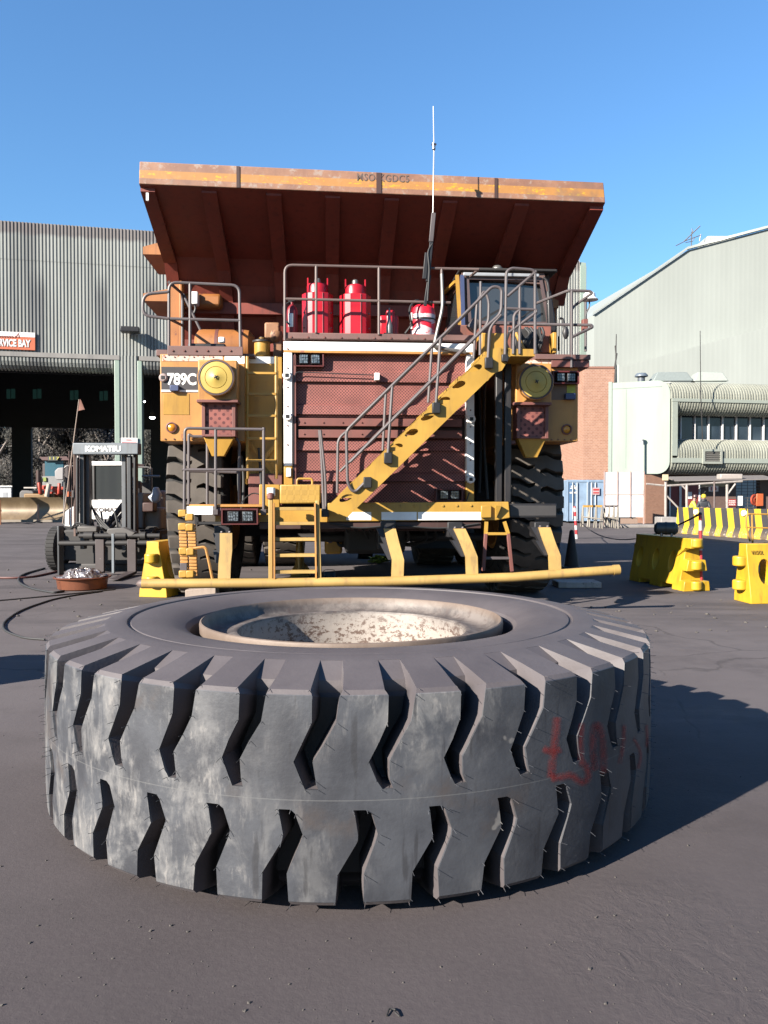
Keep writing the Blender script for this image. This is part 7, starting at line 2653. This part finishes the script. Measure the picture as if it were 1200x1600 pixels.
def person(base, face, lean, jacket, label, hat, hatcol):
    """standing figure leaning forward on the barrier; face = direction looked at"""
    b = Vector(base); f = Vector(face).normalized(); s = Vector((f.y, -f.x, 0)); up = Vector((0, 0, 1))
    def p(a, l, z): return b + f * a + s * l + up * z
    L = lean
    J = {'pelvis': (p(0, 0, .98), (.15, .12)), 'belly': (p(.04 * L, 0, 1.14), (.145, .11)), 'chest': (p(.15 * L, 0, 1.34), (.17, .12)), 'neck': (p(.20 * L, 0, 1.50), .06),
         'head': (p(.24 * L, 0, 1.60), .085), 'crown': (p(.25 * L, 0, 1.70), .085)}
    E = [('pelvis', 'belly'), ('belly', 'chest'), ('chest', 'neck'), ('neck', 'head'), ('head', 'crown')]
    for n, k in (('l', -1), ('r', 1)):
        J[n + 'sh'] = (p(.15 * L, k * .20, 1.41), .065); J[n + 'el'] = (p(.22 * L + .05, k * .27, 1.16), .05)
        J[n + 'wr'] = (p(.30 * L + .25, k * .14, 1.19), .035); J[n + 'ha'] = (p(.30 * L + .33, k * .10, 1.20), .033)
        J[n + 'hip'] = (p(0, k * .10, .90), .09); J[n + 'kn'] = (p(.03, k * .11, .50), .065); J[n + 'an'] = (p(-.03, k * .12, .09), .045); J[n + 'to'] = (p(.14, k * .13, .04), .035)
        E += [('chest', n + 'sh'), (n + 'sh', n + 'el'), (n + 'el', n + 'wr'), (n + 'wr', n + 'ha'), ('pelvis', n + 'hip'), (n + 'hip', n + 'kn'), (n + 'kn', n + 'an'), (n + 'an', n + 'to')]
    t = empty('person', b, label, 'person')
    body = skin_mb(J, E, 'pelvis')
    part('body', body, skin, t, sharp=80)
    hd = J['head'][0]
    fc = MB().sphere(hd + f * .085 + up * .0, .02, 8, (1, 1, 1.4)).sphere(hd + f * .07 + s * .032 + up * .03, .012, 6).sphere(hd + f * .07 - s * .032 + up * .03, .012, 6)
    fc.obox(hd + f * .075 - up * .045, s * .025, f * .01, up * .006)
    part('face', fc, skin, t)
    part('ear', MB().sphere(hd + s * .085, .025, 8, (1, 1, 1.4)).sphere(hd - s * .085, .025, 8, (1, 1, 1.4)), skin, t)
    JJ = {k: (v[0], tuple(x + .03 for x in v[1]) if isinstance(v[1], tuple) else v[1] + .025) for k, v in J.items()}
    jk = {k: JJ[k] for k in ('pelvis', 'belly', 'chest', 'lsh', 'lel', 'lwr', 'rsh', 'rel', 'rwr')}
    jk['neck'] = (J['neck'][0] - up * .03, .085)
    jE = [e for e in E if e[0] in jk and e[1] in jk]
    part('jacket', skin_mb(jk, jE, 'pelvis'), jacket, t, sharp=80)
    tk = {k: JJ[k] for k in ('lhip', 'lkn', 'lan', 'rhip', 'rkn', 'ran')}
    tk['pelvis'] = (J['pelvis'][0] - up * .05, .14)
    tE = [e for e in E if e[0] in tk and e[1] in tk]
    part('trousers', skin_mb(tk, tE, 'pelvis'), trou, t, sharp=80)
    bt = MB()
    for n in 'lr':
        a, c = J[n + 'an'][0], J[n + 'to'][0]
        bt.tube([a + up * .1, a - up * .02, c + f * .03], [.065, .07, .05], 10)
    part('boot', bt, M['dark'], t)
    for n, k in (('l', -1), ('r', 1)):
        h = J[n + 'ha'][0]
        hm = MB()
        for q in range(4):
            r0 = h + s * (k * (-.03 + q * .02)) ; ln = (.075, .085, .08, .065)[q]
            hm.tube([r0, r0 + f * ln * .5 + up * .005, r0 + f * ln * .85 - up * .02], [.010, .009, .007], 6)
        hm.tube([h - s * k * .03, h - s * k * .055 + f * .03, h - s * k * .05 + f * .06], [.011, .01, .008], 6)
        part('finger', hm, skin, t)
    if hat == 'helmet':
        part('helmet', MB().lathe([(.155, -.01), (.125, 0), (.125, .05), (.10, .10), (.05, .125), (0, .13)], J['crown'][0] - up * .03, n=20), hatcol, t)
    else:
        part('beanie', MB().lathe([(.105, -.05), (.108, .0), (.10, .06), (.06, .10), (0, .115)], J['crown'][0] - up * .0, n=18), hatcol, t)
        part('hood', MB().lathe([(.11, 0), (.15, .03), (.14, .09), (.10, .12)], J['neck'][0] - f * .03 - up * .03, n=16), jacket, t)
    return t


pj = gnd(1061, 833)
person(at(1079, 776, 37.5) * Vector((1, 1, 0)), (.92, -.3, 0), .8, hiv, 'person in a lime yellow hi-vis jacket leaning on the striped barrier', 'helmet', plain('dark_brown_helmet', (.09, .04, .035), .4))
person(at(1099, 776, 36.6) * Vector((1, 1, 0)), (.1, 1, 0) if False else (-.25, -.95, 0), .55, navy, 'person in a dark navy jacket and yellow beanie leaning on the striped barrier', 'beanie', plain('beanie_yellow', (.75, .55, .03), .7))
# invented trolley, added out of frame at the left to cast a shadow by the tyre
c = Vector((-5.75, 6.15, 0))
tr = empty('shadow_trolley', c, 'made-up trolley added out of view to cast the shadow left of the tyre', 'trolley')
part('cabinet', MB().box(c.x - .5, c.x + .75, c.y - .35, c.y + .35, .75, 1.45), M['rail'], tr, bevel=.02)
part('handle', MB().tube(fillet([c + Vector((.7, -.3, 1.1)), c + Vector((1.35, -.3, 1.25)), c + Vector((1.35, .3, 1.25)), c + Vector((.7, .3, 1.1))], .08), .02, 8), M['rail'], tr)
for sx in (-.4, .6):
    for sy in (-.3, .3):
        part('caster', MB().tube([c + Vector((sx, sy, .75)), c + Vector((sx, sy, .18))], .025, 6).lathe([(0, -.03), (.1, -.03), (.1, .03), (0, .03)], c + Vector((sx, sy, .1)), (1, 0, 0), 14), M['dark'], tr)
